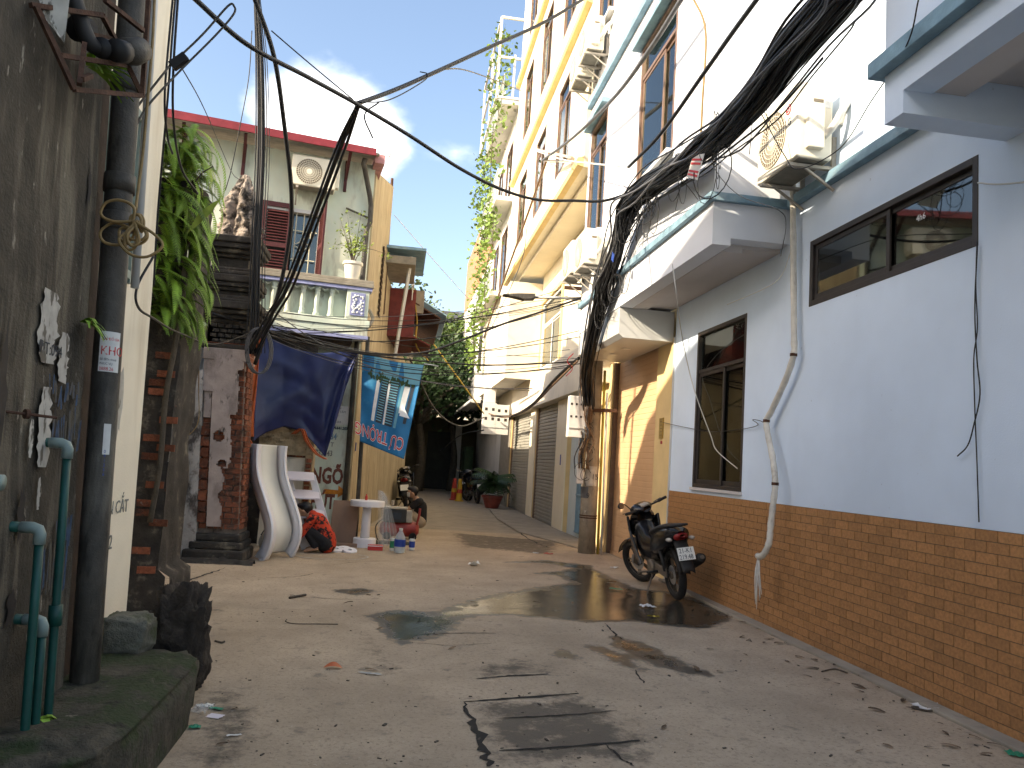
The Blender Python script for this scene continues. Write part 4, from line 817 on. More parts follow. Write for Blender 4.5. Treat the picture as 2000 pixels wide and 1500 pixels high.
b = B(); b.grid(lambda u, v: (-2.62 + 0.9 * u, 10.42 + 0.2 * v + 0.05 * mnoise.noise((u * 7, v * 3, 1)), 0.10 * (1 - abs(2 * v - 1)) ** 0.5 * (0.6 + 0.6 * mnoise.noise((u * 8, v * 8, 2))) + 0.005), 24, 8); b.build('rubble_foot', 'pillar_black', pl, smooth=True)
cap = B()
for z0, z1, e in ((2.78, 2.84, 0.06), (2.84, 3.12, 0.0), (3.12, 3.18, 0.04), (3.18, 3.24, 0.09), (3.24, 3.30, 0.15), (3.30, 3.40, 0.21), (3.40, 3.44, 0.16), (3.44, 3.50, 0.07), (3.50, 3.56, 0.02), (3.56, 3.61, 0.07), (3.61, 3.67, 0.11), (3.67, 3.77, 0.135), (3.77, 3.83, 0.11), (3.83, 3.88, 0.06), (3.88, 4.02, -0.03), (4.02, 4.07, 0.02), (4.07, 4.13, 0.08), (4.13, 4.20, 0.14), (4.20, 4.29, 0.17)):
    cap.box(-2.50 - e - 0.06 * (z0 - 2.78) - 0.15, 10.72 - e, z0, -1.97 + e * 0.9 - 0.05 * (z0 - 2.78) - 0.15, 11.25 + e, z1)
cap.build('capital', 'pillar_black', pl, bevel=0.018)
b = B()
for i in range(5):
    for j in range(6): b.box(-2.43 + i * 0.095 + (0.03 if j % 2 else 0), 10.695, 2.80 + j * 0.066, -2.35 + i * 0.095 + (0.03 if j % 2 else 0), 10.72, 2.845 + j * 0.066)
lean(b, 0.055).build('fretwork', 'pillar_black', pl, kind='stuff')
# weathered lion-like finial reduced to a lumpy seated figure
def fin(u, v):
    a = 2 * math.pi * u; z = v
    prof = [(0, 0.25), (0.12, 0.27), (0.35, 0.245), (0.55, 0.22), (0.72, 0.17), (0.82, 0.10), (0.9, 0.085), (0.97, 0.06), (1.0, 0.0)]
    for (z0, r0), (z1, r1) in zip(prof, prof[1:]):
        if z0 <= z <= z1: r = r0 + (r1 - r0) * (z - z0) / (z1 - z0); break
    n_ = 1 + 0.42 * mnoise.fractal(Vector((math.cos(a) * 1.8, math.sin(a) * 1.8, z * 5 + 3)), 0.6, 2.1, 6); split = 1 - 0.55 * math.exp(-((a - 4.35) / 0.28) ** 2) * (1 if 0.05 < z < 0.75 else 0)
    return (-2.43 + r * n_ * split * math.cos(a) + 0.03 * z, 10.95 + 0.8 * r * n_ * split * math.sin(a), 4.29 + 0.98 * z)
st = thing('stone_finial', 'weathered lumpy stone figure sitting on top of the old pillar', 'statue', (-2.43, 10.95, 4.29))
B().grid(fin, 90, 90).build('body', 'statue_stone', st, smooth=True)
# ================================================================== mint house behind the pillar
FD = Vector((0.9885, 0.151, 0)); FN = Vector((-0.151, 0.9885, 0)); FB = Vector((-0.80, 13.645, 0))
def F(s, o, z): return FB + FD * s + FN * o + Vector((0, 0, z))            # s along the front (0 = right corner), o = depth, z
def fbox(b, s0, s1, o0, o1, z0, z1): c = F((s0 + s1) / 2, (o0 + o1) / 2, (z0 + z1) / 2); b.obb(c, FD * (s1 - s0) / 2, FN * (o1 - o0) / 2, (0, 0, (z1 - z0) / 2)); return b
mh = thing('mint_house', 'old two storey mint green house with red roof edge and blue trimmed balcony', 'house', tuple(F(-1.8, 0, 0)))
b = B()
for s0, s1, z0, z1 in ((-4.6, -1.78, 0, 6.62), (-1.78, -0.84, 3.5, 4.35), (-1.78, -0.84, 5.62, 6.62), (-0.84, 0.0, 0, 6.62), (-1.78, -0.84, 2.9, 3.5)): fbox(b, s0, s1, 0, 0.22, z0, z1)
b.build('front_wall', 'mint_wall', mh)
fbox(B(), -1.8, -0.8, 0.35, 0.4, 0, 6.0).build('room_back', 'gate_dark', mh)
SD = Vector((0.083, 0.9965, 0))
def sidewall(y0, y1, z0, z1a, z1b, name, m, parent, th=0.2):
    p0 = Vector((-0.80 + 0.083 * (y0 - 13.645), y0, 0)); p1 = Vector((-0.80 + 0.083 * (y1 - 13.645), y1, 0)); nx = Vector((-th, 0, 0))
    vs_ = [p0 + Vector((0, 0, z0)), p1 + Vector((0, 0, z0)), p1 + nx + Vector((0, 0, z0)), p0 + nx + Vector((0, 0, z0)), p0 + Vector((0, 0, z1a)), p1 + Vector((0, 0, z1b)), p1 + nx + Vector((0, 0, z1b)), p0 + nx + Vector((0, 0, z1a))]
    return B().add(vs_, [(0, 3, 2, 1), (4, 5, 6, 7), (0, 1, 5, 4), (1, 2, 6, 5), (2, 3, 7, 6), (3, 0, 4, 7)]).build(name, m, parent)
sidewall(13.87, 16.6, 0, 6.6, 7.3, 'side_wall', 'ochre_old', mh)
B().tube([(-0.555, 16.62, 4.5), (-0.60, 16.64, 7.5)], 0.03, 8).build('edge_strip', 'rust', mh)
# roof: thin sheet with red fascia, steel brackets under the eave
b = B(); e0, e1 = F(-4.7, -0.55, 6.66), F(0.0, -0.55, 6.60); b.add([e0, e1, F(0.0, 3.2, 7.5), F(-4.7, 3.2, 7.6), e0 + Vector((0, 0, 0.04)), e1 + Vector((0, 0, 0.04)), F(0.0, 3.2, 7.54), F(-4.7, 3.2, 7.64)], [(0, 3, 2, 1), (4, 5, 6, 7), (0, 1, 5, 4), (1, 2, 6, 5), (2, 3, 7, 6), (3, 0, 4, 7)])
rf_ = b.build('roof', 'eave_grey', mh)
b = B(); b.add([F(-4.75, -0.58, 6.64), F(-0.06, -0.58, 6.58), F(-0.06, -0.545, 6.58), F(-4.75, -0.545, 6.64), F(-4.75, -0.58, 6.78), F(-0.06, -0.58, 6.70), F(-0.06, -0.545, 6.70), F(-4.75, -0.545, 6.78)], [(0, 3, 2, 1), (4, 5, 6, 7), (0, 1, 5, 4), (1, 2, 6, 5), (2, 3, 7, 6), (3, 0, 4, 7)]); b.build('fascia', 'red_roof', rf_)
fbox(B(), -0.05, 0.12, -0.35, 2.6, 6.54, 6.70).build('verge', 'roof_pink', rf_)
for s_ in (-3.15, -2.2, -0.50): B().bar(F(s_, 0.0, 6.25), F(s_ + 0.02, -0.45, 6.62), 0.05).bar(F(s_, -0.03, 6.05), F(s_, -0.03, 6.6), 0.05).build('eave_bracket', 'shutter_red', mh)
B().tube([F(0.2, -0.28, 6.72), F(0.2, -0.28, 7.2)], 0.022, 8).build('vent_pipe', 'lamp_white', mh)
# window with louvred shutters and grille
wn = fbox(fbox(fbox(fbox(B(), -1.78, -1.74, -0.02, 0.12, 4.35, 5.62), -0.88, -0.84, -0.02, 0.12, 4.35, 5.62), -1.74, -0.88, -0.02, 0.12, 5.56, 5.62), -1.74, -0.88, -0.02, 0.12, 4.35, 4.4).build('window', 'panel_grey', mh)
b = B()
def sh_frame(b, s0, s1, z0, z1, o):
    fbox(b, s0, s0 + 0.07, o - 0.035, o, z0, z1); fbox(b, s1 - 0.07, s1, o - 0.035, o, z0, z1)
    for z in (z0, (z0 + z1) / 2 - 0.12, z1 - 0.08): fbox(b, s0 + 0.07, s1 - 0.07, o - 0.034, o - 0.001, z, z + 0.08)
sh_frame(b, -1.83, -1.33, 4.36, 5.68, -0.025); lv = b.build('shutter_leaf', 'shutter_red', mh)
b = B()
for z0, z1 in ((4.46, 4.88), (5.0, 5.58)):
    n_ = int((z1 - z0) / 0.05)
    for i in range(n_): c = F(-1.58, -0.043, z0 + (i + 0.5) * 0.05); b.obb(c, FD * 0.178, FN * 0.014 + Vector((0, 0, 0.014)), (FN * 0.003 - Vector((0, 0, 0.003))))
b.build('louvres', 'shutter_red', lv, kind='stuff')
b = B(); c0 = F(-0.86, -0.03, 0); dv = (FD * 0.05 - FN * 0.43).normalized()
for t0, t1 in ((0, 0.07), (0.42, 0.49)): b.obb(c0 + dv * (t0 + t1) / 2 + Vector((0, 0, 5.02)), dv * 0.035, FN.cross(Vector((0, 0, 1))) * 0.0 + Vector((dv.y, -dv.x, 0)) * 0.017, (0, 0, 0.66))
for z in (4.4, 4.95, 5.64): b.obb(c0 + dv * 0.245 + Vector((0, 0, z)), dv * 0.21, Vector((dv.y, -dv.x, 0)) * 0.015, (0, 0, 0.04))
lv2 = b.build('shutter_leaf', 'shutter_red', mh); b = B()
for i in range(24): b.obb(c0 + dv * 0.245 + Vector((0, 0, 4.47 + i * 0.047)), dv * 0.175, Vector((dv.y, -dv.x, 0)) * 0.012 + Vector((0, 0, 0.012)), (0, 0, 0.003))
b.build('louvres', 'shutter_red', lv2, kind='stuff')
b = B()
for s_ in (-1.26, -1.13, -1.0): b.tube([F(s_, 0.03, 4.4), F(s_, 0.03, 5.56)], 0.01, 5)
for z in (4.75, 5.25): b.tube([F(-1.3, 0.03, z), F(-0.9, 0.03, z)], 0.01, 5)
for k_ in range(4):
    a0 = math.pi / 2 * k_; cx = -1.13 + 0.13 * (1 if k_ in (0, 3) else -1); cz = 5.0 + 0.13 * (1 if k_ < 2 else -1); b.tube([F(cx - 0.11 * math.cos(t_) * (1 if k_ in (0, 3) else -1), 0.03, cz - 0.11 * math.sin(t_) * (1 if k_ < 2 else -1)) for t_ in np.linspace(0, math.pi / 2, 6)], 0.009, 5)
b.build('grille', 'pale_grille', wn); fbox(B(), -1.3, -0.88, 0.10, 0.11, 4.4, 5.56).build('pane', 'glass_dark', wn)
# balcony: slab, parapet back panel, balusters, rail, corner block
bal = fbox(fbox(B(), -2.3, 0.02, -0.82, 0.0, 3.42, 3.56), -2.3, 0.04, -0.84, 0.0, 3.56, 3.68).build('balcony_slab', 'mint_wall', mh, bevel=0.01)
fbox(B(), -2.3, -0.02, -0.68, -0.66, 3.68, 4.22).build('parapet_panel', 'mint_wall', bal)
fbox(fbox(B(), -2.3, 0.06, -0.88, -0.60, 4.22, 4.29), -2.3, 0.05, -0.87, -0.61, 4.29, 4.34).build('rail', 'eave_grey', bal, bevel=0.008)
fbox(B(), -2.3, 0.04, -0.862, -0.62, 4.165, 4.219).build('rail_trim', 'lilac_trim', bal)
fbox(B(), -2.3, 0.03, -0.846, -0.80, 3.36, 3.42).build('slab_trim', 'lilac_trim', bal)
bp = [(0.05, 0), (0.05, 0.05), (0.032, 0.07), (0.045, 0.10), (0.032, 0.12), (0.036, 0.14), (0.040, 0.26), (0.034, 0.36), (0.048, 0.385), (0.034, 0.40), (0.05, 0.42), (0.05, 0.484)]
bmesh_ = B().lathe(bp, (0, 0, 0), 10).build('baluster', 'mint_wall', mesh_only=True, smooth=True)
for i in range(7): piece('baluster', bmesh_, bal, F(-1.95 + i * 0.225, -0.76, 3.68), (0, 0, R(8.7)))
b = B()
for i in range(7):
    P_ = [F(-1.95 - 0.1125 + i * 0.225 + 0.225 * t_, -0.78, 4.16 - 0.055 * (1 - math.sin(math.pi * t_)) ) for t_ in np.linspace(0, 1, 7)]; b.tube(P_, 0.014, 5)
b.build('arcade_trim', 'mint_wall', bal)
fbox(B(), -0.36, 0.0, -0.84, -0.66, 3.681, 4.17).build('corner_block', 'mint_wall', bal, bevel=0.01)
b = B(); fbox(b, -0.30, -0.06, -0.853, -0.842, 3.74, 4.12); lp = b.build('relief_panel', 'lilac_trim', bal, bevel=0.012)
b = B()
for i in range(60): c = F(random.uniform(-0.27, -0.09), -0.855, random.uniform(3.77, 4.09)); b.ball(c, (0.016, 0.012, 0.016), 6, 4)
b.build('relief', 'print_white', lp, smooth=True, kind='stuff')
b = B(); b.tube(spline([F(0.04, -0.6, 3.9), F(0.10, -0.7, 3.75), F(0.04, -0.8, 3.6)], 4), 0.03, 6); b.build('scroll_bracket', 'eave_grey', bal)
fbox(B(), -1.9, -0.2, -0.66, -0.06, 3.30, 3.41).build('slab_soffit', 'brown_board', bal)
# drain pipe down the corner
dp = thing('house_drain_pipe', 'thin grey drain pipe with elbows down the corner of the mint house', 'pipe', tuple(F(-0.05, -0.1, 0)))
B().tube([F(-0.22, -0.35, 6.58), F(-0.24, -0.34, 6.48), F(-0.20, -0.25, 6.42), F(-0.06, -0.1, 6.0), F(-0.03, -0.09, 5.85), F(-0.02, -0.09, 5.55), F(-0.07, -0.09, 5.4), F(-0.07, -0.09, 3.0), F(-0.05, -0.09, 0.4)], 0.045, 10).build('pipe_run', 'pipe_grey', dp, smooth=True)
B().tube([F(-0.05, -0.1, 5.62), F(-0.45, -0.06, 5.75)], 0.018, 6).build('side_arm', 'pipe_grey', dp)
# wall lettering
def ft(nme, body, size, m, s_, z, sq=1.0): text(nme, body, size, m, mh, F(s_, -0.006, z), FD, (0, 0, 1), 0.003, squash=sq, bold=0.014 if m == 'paint_brown' else 0.003)
ft('lettering', 'NGÕ', 0.37, 'paint_brown', -0.64, 0.98, 0.62); ft('lettering', 'HÚT', 0.33, 'paint_brown', -0.62, 0.56, 0.60)
ft('lettering', '0947848134', 0.155, 'stencil_blue', -0.78, 1.72, 0.66); ft('lettering', 'K H C B T', 0.10, 'stencil_grey', -0.70, 1.60, 0.9); ft('lettering', '0543733343', 0.13, 'stencil_grey', -0.80, 1.44, 0.75)
ft('lettering', 'ĐT: 0984.641.203', 0.065, 'print_dark', -0.52, 1.90, 0.9)
ps = fbox(B(), -0.46, -0.06, -0.008, -0.004, 1.98, 2.30).build('notice', 'paper_white', mh)
for i, (tx, sz) in enumerate((('KHU TẬP', 0.05), ('TRUNG TÂM', 0.05), ('GHÉP NHÀ', 0.035), ('liên hệ số', 0.03), ('94.641.203', 0.05))): text('notice_print', tx, sz, 'print_dark', mh, F(-0.44, -0.0095, 2.24 - i * 0.058), FD, (0, 0, 1), 0.001)
ar = B(); P_ = [(-0.40, 0.80), (-0.17, 0.80), (-0.17, 0.74), (-0.03, 0.845), (-0.17, 0.95), (-0.17, 0.87), (-0.40, 0.88)]; ar.add([F(a, -0.007, c) for a, c in P_], [tuple(range(7))]); ar.build('arrow', 'paint_orange', mh)
B().box(*[*(F(0.1, 0.4, 1.55) - Vector((0.0, 0.03, 0))), *(F(0.1, 0.4, 1.7) + Vector((0.012, 0.03, 0)))]).build('tag', 'print_blue', mh)
# low broken wall in front and a panel coloured dark as the shaded recess behind the tarpaulin
lw = thing('broken_wall', 'crumbling tan plastered brick wall end behind the white slide', 'wall', (-1.75, 12.65, 0))
b = B(); b.grid(lambda u, v: (-2.05 + 0.66 * u, 12.6 + 0.02 * mnoise.noise((u * 5, v * 5, 8)), 1.45 * v), 12, 24); b.box(-2.05, 12.62, 0, -1.39, 12.85, 1.45); b.build('plaster_face', 'cream_old', lw)
b = B(); b.grid(lambda u, v: (-2.15 + 0.76 * u, 12.52 + 0.25 * v * 0 + 0.03 * mnoise.noise((u * 8, v * 6, 3)), 1.42 + 0.42 * v + (0.08 * mnoise.noise((u * 6, 1, 3)) if v > 0.9 else 0)), 24, 12); b.box(-2.15, 12.545, 1.42, -1.39, 12.8, 1.80); b.build('cap_block', 'tan_plaster', lw, smooth=False)
b = B().box(-1.43, 12.5, 0, -1.31, 12.8, 1.86).build('end_pier', 'tan_plaster', lw, bevel=0.01)
for i in range(6): piece('brick', brk(0.2), lw, (-1.95 + i * 0.105, 12.585, 1.39), (0, 0, random.uniform(-0.05, 0.05)), (0.5, 1, 1))
for i in range(13): piece('brick', brk(0.2), lw, (-1.37, 12.485, 0.30 + i * 0.085), (0, random.uniform(-0.05, 0.05), 0), (0.4, 1, 1))
B().box(-2.6, 12.86, 0, -1.42, 12.9, 3.4).build('recess_shade_panel', 'pillar_black', lw)
# post that holds banner
pp = thing('wall_pole', 'slim grey steel pole standing against the corner of the mint house', 'pole', (-0.62, 13.35, 0)); B().tube([(-0.60, 13.42, 0), (-0.63, 13.40, 1.6), (-0.67, 13.38, 3.5)], 0.035, 10).build('shaft', 'pipe_grey', pp, smooth=True)

# ================================================================== further down the left side
def lx(y): return -0.80 + 0.083 * (y - 13.645)
nb2 = thing('ochre_house', 'stained ochre house with canopy and red cladding further down the left side', 'house', (-0.4, 19, 0))
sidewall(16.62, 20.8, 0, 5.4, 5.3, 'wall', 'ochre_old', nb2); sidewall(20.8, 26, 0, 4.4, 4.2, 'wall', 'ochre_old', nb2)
b = B(); b.box(-0.75, 16.3, 5.55, 0.05, 18.2, 5.72); b.build('concrete_canopy', 'eave_grey', nb2, bevel=0.01); B().box(-0.75, 16.25, 5.86, 0.25, 18.6, 5.92).build('canopy_sheet', 'teal_ledge', nb2)
b = B()
for i in range(12): x = lx(15.4) + 0.012; b.box(lx(15.7) + 0.0, 15.55, 4.3 + i * 0.12, lx(15.7) + 0.03, 16.1, 4.37 + i * 0.12)
b.build('vent_louvre', 'brown_board', nb2)
b = B(); b.bar((-0.05, 16.6, 5.8), (-0.25, 17.0, 3.6), 0.06); b.build('slant_post', 'panel_grey', nb2)
b = B(); b.box(-0.5, 17.6, 4.2, 0.12, 20.6, 5.3); b.build('red_cladding', 'clad_red', nb2)
b = B(); b.add([(-0.3, 18.2, 5.35), (0.75, 18.4, 4.85), (0.75, 22.2, 4.75), (-0.3, 22.2, 5.25)], [(0, 1, 2, 3)]); b.build('awning', 'rust', nb2, solid=0.03)
b = B(); b.add([(-0.3, 18.1, 4.5), (0.55, 18.2, 4.15), (0.55, 20.2, 4.1), (-0.3, 20.2, 4.45)], [(0, 1, 2, 3)]); b.build('awning', 'clad_red', nb2, solid=0.03)
b = B(); b.add([(0.1, 19.5, 5.6), (0.95, 19.6, 5.15), (0.95, 23, 5.05), (0.1, 23, 5.5)], [(0, 1, 2, 3)]); b.build('awning', 'teal_ledge', nb2, solid=0.03)
b = B()
for i in range(8): b.box(0.02, 17.3 + i * 0.12, 5.05, 0.04, 17.33 + i * 0.12, 5.3)
b.box(0.0, 17.2, 5.3, 0.06, 18.3, 5.34); b.build('railing', 'lamp_white', nb2)
B().box(0.0, 18.3, 4.9, 0.32, 18.34, 5.45).build('side_panel', 'eave_grey', nb2)
B().tube(spline([(0.02, 17.5, 5.3), (0.18, 18.5, 4.8), (0.22, 18.8, 4.2), (0.55, 19.2, 3.9)], 5), 0.02, 6).build('hose', 'wire_yellow', nb2, smooth=True)
wl = thing('lane_end_wall', 'dark yellowish wall and gate closing the end of the lane', 'wall', (2, 40.2, 0))
B().box(-2, 40, 0, 8, 40.3, 3.6).build('wall', 'end_wall', wl); B().box(1.4, 39.9, 0, 2.75, 40.0, 2.9).build('gate', 'gate_dark', wl)
B().box(2.8, 39.6, 0, 3.1, 39.99, 3.3).build('pier', 'far_white', wl); B().box(3.2, 38.0, 0, 3.6, 39.6, 2.2).build('green_door', 'leaf_dark', wl)
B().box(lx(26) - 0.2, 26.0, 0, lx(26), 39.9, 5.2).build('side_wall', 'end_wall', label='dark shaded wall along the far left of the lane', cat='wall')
fb = thing('far_building', 'far pale building with a slate roof behind the dark tree', 'house', (4, 60, 0)); B().box(0.2, 58, 0, 9, 66, 10.6).build('wall', 'yellow_wall', fb); B().prism([(0, 10.6), (9.2, 10.6), (8.2, 12.6), (1.0, 12.6)], 'y', 57.8, 66).build('roof', 'slate_roof', fb)
# off to the left, out of the frame: the block whose roof line shades the lane
ob = thing('left_block', 'plain cream house block with a sloping roof hidden behind the near dark wall', 'house', (-9, 3, 0))
b = B(); P_ = [(-14.0, 0), (-14.0, 12.0), (1.9, 10.1), (3.3, 9.6), (6.0, 8.95), (7.75, 8.1), (8.1, 6.6), (8.1, 0)]; b.prism(P_, 'x', -12, -6.0); b.build('wall', 'cream_wall', ob)
lb = thing('left_sun_blocker', 'unseen low cream block added left of the yard wall to keep sun off the lane', 'house', (-7, 11, 0)); B().box(-11, 9.9, 0, -5.2, 13.0, 5.3).build('wall', 'cream_wall', lb)  # unseen block, added only to stop sun reaching the lane floor
# trees at the end
def tree(name, c, h, cr, label, nleaf, m, trunk_r=0.16, seed=1, size=0.09, low=0.45):
    t = thing(name, label, 'tree', c); rr = random.Random(seed); b = B(); tips = []
    top = Vector(c) + Vector((rr.uniform(-0.3, 0.3), rr.uniform(-0.3, 0.3), h * low)); b.tube(spline([c, Vector(c) + Vector((0.1, 0, h * low * 0.5)), top], 5), [trunk_r * (1 - 0.045 * i) for i in range(11)], 8)
    for i in range(9):
        a = 6.283 * i / 9 + rr.uniform(-0.3, 0.3); e = top + Vector((math.cos(a) * cr * rr.uniform(0.5, 0.95), math.sin(a) * cr * rr.uniform(0.5, 0.95), h * (1 - low) * rr.uniform(0.15, 0.9))); mid = (top + e) / 2 + Vector((0, 0, 0.2))
        b.tube(spline([top - Vector((0, 0, 0.2)), mid, e], 4), [trunk_r * 0.5 * (1 - 0.09 * k_) for k_ in range(9)], 6); tips += [mid, e, (mid + e) / 2]
        for j in range(3): e2 = e + Vector((rr.gauss(0, 0.5), rr.gauss(0, 0.5), rr.gauss(0.1, 0.4))) * cr * 0.4; b.tube([e, e2], [0.03, 0.012], 5); tips += [e2, (e + e2) / 2]
    b.build('trunk', 'bark', t, smooth=True); b = B()
    for i in range(nleaf):
        q = rr.choice(tips); q = q + Vector((rr.gauss(0, 1), rr.gauss(0, 1), rr.gauss(0, 0.8))) * cr * 0.16
        nn = Vector((rr.gauss(0, 1), rr.gauss(0, 1), rr.gauss(0.6, 1))).normalized(); u = nn.orthogonal().normalized(); v_ = nn.cross(u); s_ = size * rr.uniform(0.6, 1.4); b.add([q - u * s_, q + v_ * s_ * 0.5, q + u * s_, q - v_ * s_ * 0.5], [(0, 1, 2, 3)])
    b.build('crown', m, t)
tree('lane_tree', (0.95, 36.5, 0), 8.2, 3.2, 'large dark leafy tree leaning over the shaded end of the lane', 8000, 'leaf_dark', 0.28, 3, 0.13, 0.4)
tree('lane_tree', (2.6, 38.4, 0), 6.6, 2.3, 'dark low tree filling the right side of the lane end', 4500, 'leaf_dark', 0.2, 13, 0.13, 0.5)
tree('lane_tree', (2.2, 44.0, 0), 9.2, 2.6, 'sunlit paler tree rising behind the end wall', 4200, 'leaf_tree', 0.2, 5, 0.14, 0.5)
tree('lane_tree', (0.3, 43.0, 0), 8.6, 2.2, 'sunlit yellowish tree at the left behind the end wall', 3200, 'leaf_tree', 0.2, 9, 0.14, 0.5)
# ================================================================== utility pole, meters, lamp
up_ = thing('utility_pole', 'old concrete utility pole wrapped in cables in front of the ochre pillar', 'pole', (3.46, 13.82, 0))
Pp = [Vector((3.46 - 0.004 * z, 13.82, z)) for z in (-0.02, 1, 2, 3, 4, 5.25)]
B().tube(Pp, [0.155, 0.15, 0.142, 0.135, 0.128, 0.12], 18).build('shaft', 'pole_concrete', up_, smooth=True)
for z in (0.62, 0.66): B().tube([Vector((3.457, 13.82, z)), Vector((3.457, 13.82, z + 0.02))], 0.162, 18).build('band', 'rust', up_)
B().tube([(3.64, 13.72, 0), (3.62, 13.72, 1.5), (3.60, 13.72, 3.3)], 0.025, 8).build('conduit', 'wire_yellow', up_, smooth=True)
B().tube([(3.70, 13.70, 0), (3.66, 13.70, 2.9)], 0.02, 8).build('conduit', 'panel_grey', up_, smooth=True)
for z, x0, x1 in ((4.75, 2.75, 3.7), (5.0, 2.95, 3.75), (2.55, 3.3, 3.85)): B().bar((x0, 13.66, z), (x1, 13.7, z + 0.03), 0.06, 0.06).build('cross_arm', 'rust', up_)
text('pole_number', '15', 0.13, 'print_dark', up_, (3.44, 13.668, 1.32), (1, 0, 0), (0, 0, 1), 0.004); text('pole_number', '9', 0.13, 'print_dark', up_, (3.36, 13.668, 0.98), (1, 0, 0), (0, 0, 1), 0.004)
q = B(); q.grid(lambda u, v: (3.456 + 0.152 * math.sin(-0.9 + 1.6 * u), 13.82 - 0.152 * math.cos(-0.9 + 1.6 * u), 1.2 + 0.35 * v), 10, 1); q.build('paper_notice', 'paper_old', up_)
q = B(); q.grid(lambda u, v: (3.456 + 0.162 * math.sin(-1.5 + 1.1 * u), 13.82 - 0.162 * math.cos(-1.5 + 1.1 * u), 0.98 + 0.2 * v), 8, 1); q.build('dark_band', 'cable_grey', up_)
jb = thing('junction_box', 'small white splice box hung in the cables near the pole top', 'box', (3.3, 13.4, 4.75)); c = atY(1182, 562, 13.25); B().obb(c, (0.17, 0.03, -0.03), (0, 0.09, 0), (0.015, 0, 0.075)).build('body', 'meter_white', jb, bevel=0.012)
def meter_box(lab, tl, br, Y, rows, cols, dep=0.16):
    a, c_ = atY(*tl, Y), atY(*br, Y); t = thing('meter_box', lab, 'meter box', (a.x, Y, c_.z), 'electricity meter boxes'); B().box(a.x, Y, c_.z, c_.x, Y + dep, a.z).build('case', 'meter_white', t, bevel=0.012)
    for r in range(rows):
        for k in range(cols):
            x = a.x + (c_.x - a.x) * (k + 0.5) / cols; z = c_.z + (a.z - c_.z) * (0.35 + 0.6 * (r + 0.5) / rows); s_ = (c_.x - a.x) / cols * 0.19
            B().box(x - s_, Y - 0.004, z - s_ * 1.1, x + s_, Y + 0.002, z + s_ * 1.1).build('meter_window', 'dark_frame', t)
    B().box(a.x + 0.01, Y - 0.012, c_.z + (a.z - c_.z) * 0.2, c_.x - 0.01, Y, c_.z + (a.z - c_.z) * 0.23).build('latch_strip', 'steel', t); return t
meter_box('large white meter box strapped to the utility pole', (1113, 772), (1147, 856), 13.56, 2, 4)
meter_box('left of two white meter boxes under the bay beyond the grey shutters', (944, 786), (967, 849), 26.0, 2, 2); meter_box('right of two white meter boxes under the bay beyond the grey shutters', (969, 790), (992, 850), 26.0, 2, 2)
c = atY(1133, 925, 13.62); B().box(c.x - 0.06, 13.6, c.z - 0.18, c.x + 0.06, 13.68, c.z + 0.18).build('breaker_box', 'meter_white', label='small white breaker case on the pole under the meter box', cat='box', bevel=0.01)
c = atY(957, 770, 26.2); B().box(c.x - 0.2, 26.1, c.z - 0.3, c.x + 0.2, 26.3, c.z + 0.45).build('grey_cabinet', 'meter_white', label='pale cabinet mounted above the two far meter boxes', cat='cabinet', bevel=0.02)
lm = thing('street_lamp', 'grey street lamp arm reaching over the lane from the pole', 'street lamp', (3.4, 13.7, 4.55))
a, e = atY(1130, 583, 13.7), atY(1035, 580, 13.65); B().tube([(3.4, 13.7, a.z - 0.03), a, e], 0.028, 8).build('arm', 'steel', lm, smooth=True)
tip = atY(982, 575, 13.62); b = B(); b.prism([(tip.x, tip.z), (tip.x + 0.28, tip.z + 0.035), (e.x + 0.08, e.z + 0.05), (e.x + 0.08, e.z - 0.05), (e.x - 0.12, e.z - 0.07), (tip.x + 0.2, tip.z - 0.035), (tip.x, tip.z - 0.02)], 'y', 13.54, 13.74); b.build('lamp_head', 'pipe_grey', lm, bevel=0.02)

# ================================================================== cables
def wc(name, pts, r, m, label, cat='cable', group=None, n=6, per=8): return B().tube(spline([atY(*p) for p in pts], per), r, n).build(name, m, smooth=True, label=label, cat=cat, group=group)
wc('thick_cable', [(370, -12, 5.6), (480, 85, 6.0), (600, 150, 6.6), (700, 205, 7.2), (800, 265, 7.8), (900, 330, 8.4), (980, 370, 8.9), (1050, 390, 9.2), (1120, 392, 9.5), (1180, 392, 9.6), (1240, 372, 9.5), (1300, 340, 8.9)], 0.020, 'cable_black', 'thick black cable swooping across the lane from top left into the bundle')
wc('thick_cable', [(695, 203, 7.2), (760, 180, 7.6), (830, 150, 8.0), (950, 95, 8.8), (1060, 45, 9.6), (1150, -8, 10.2)], 0.022, 'cable_black', 'thick black cable rising to the upper right from the mid air splice')
for i, (dx, r) in enumerate(((0, 0.018), (10, 0.012), (-8, 0.010))): wc('hanging_cable', [(700 + dx * 0.2, 203, 7.2), (664 + dx, 290, 7.8), (612 + dx, 430, 8.8), (562 + dx, 560, 9.8), (530 + dx, 615, 10.2), (488 + dx, 690, 10.45)], r * 1.3, 'cable_black', ('thickest', 'right hand thin', 'left hand thin')[i] + ' of three black strands from the splice down to the pillar', group='splice strands')
wc('thick_cable', [(494, -12, 8.2), (535, 110, 8.6), (556, 250, 9.2), (569, 370, 9.7), (566, 460, 10.0), (547, 560, 10.2), (522, 640, 10.4), (498, 712, 10.5)], 0.027, 'cable_black', 'heavy black cable hanging in front of the house shutter down to the pillar')
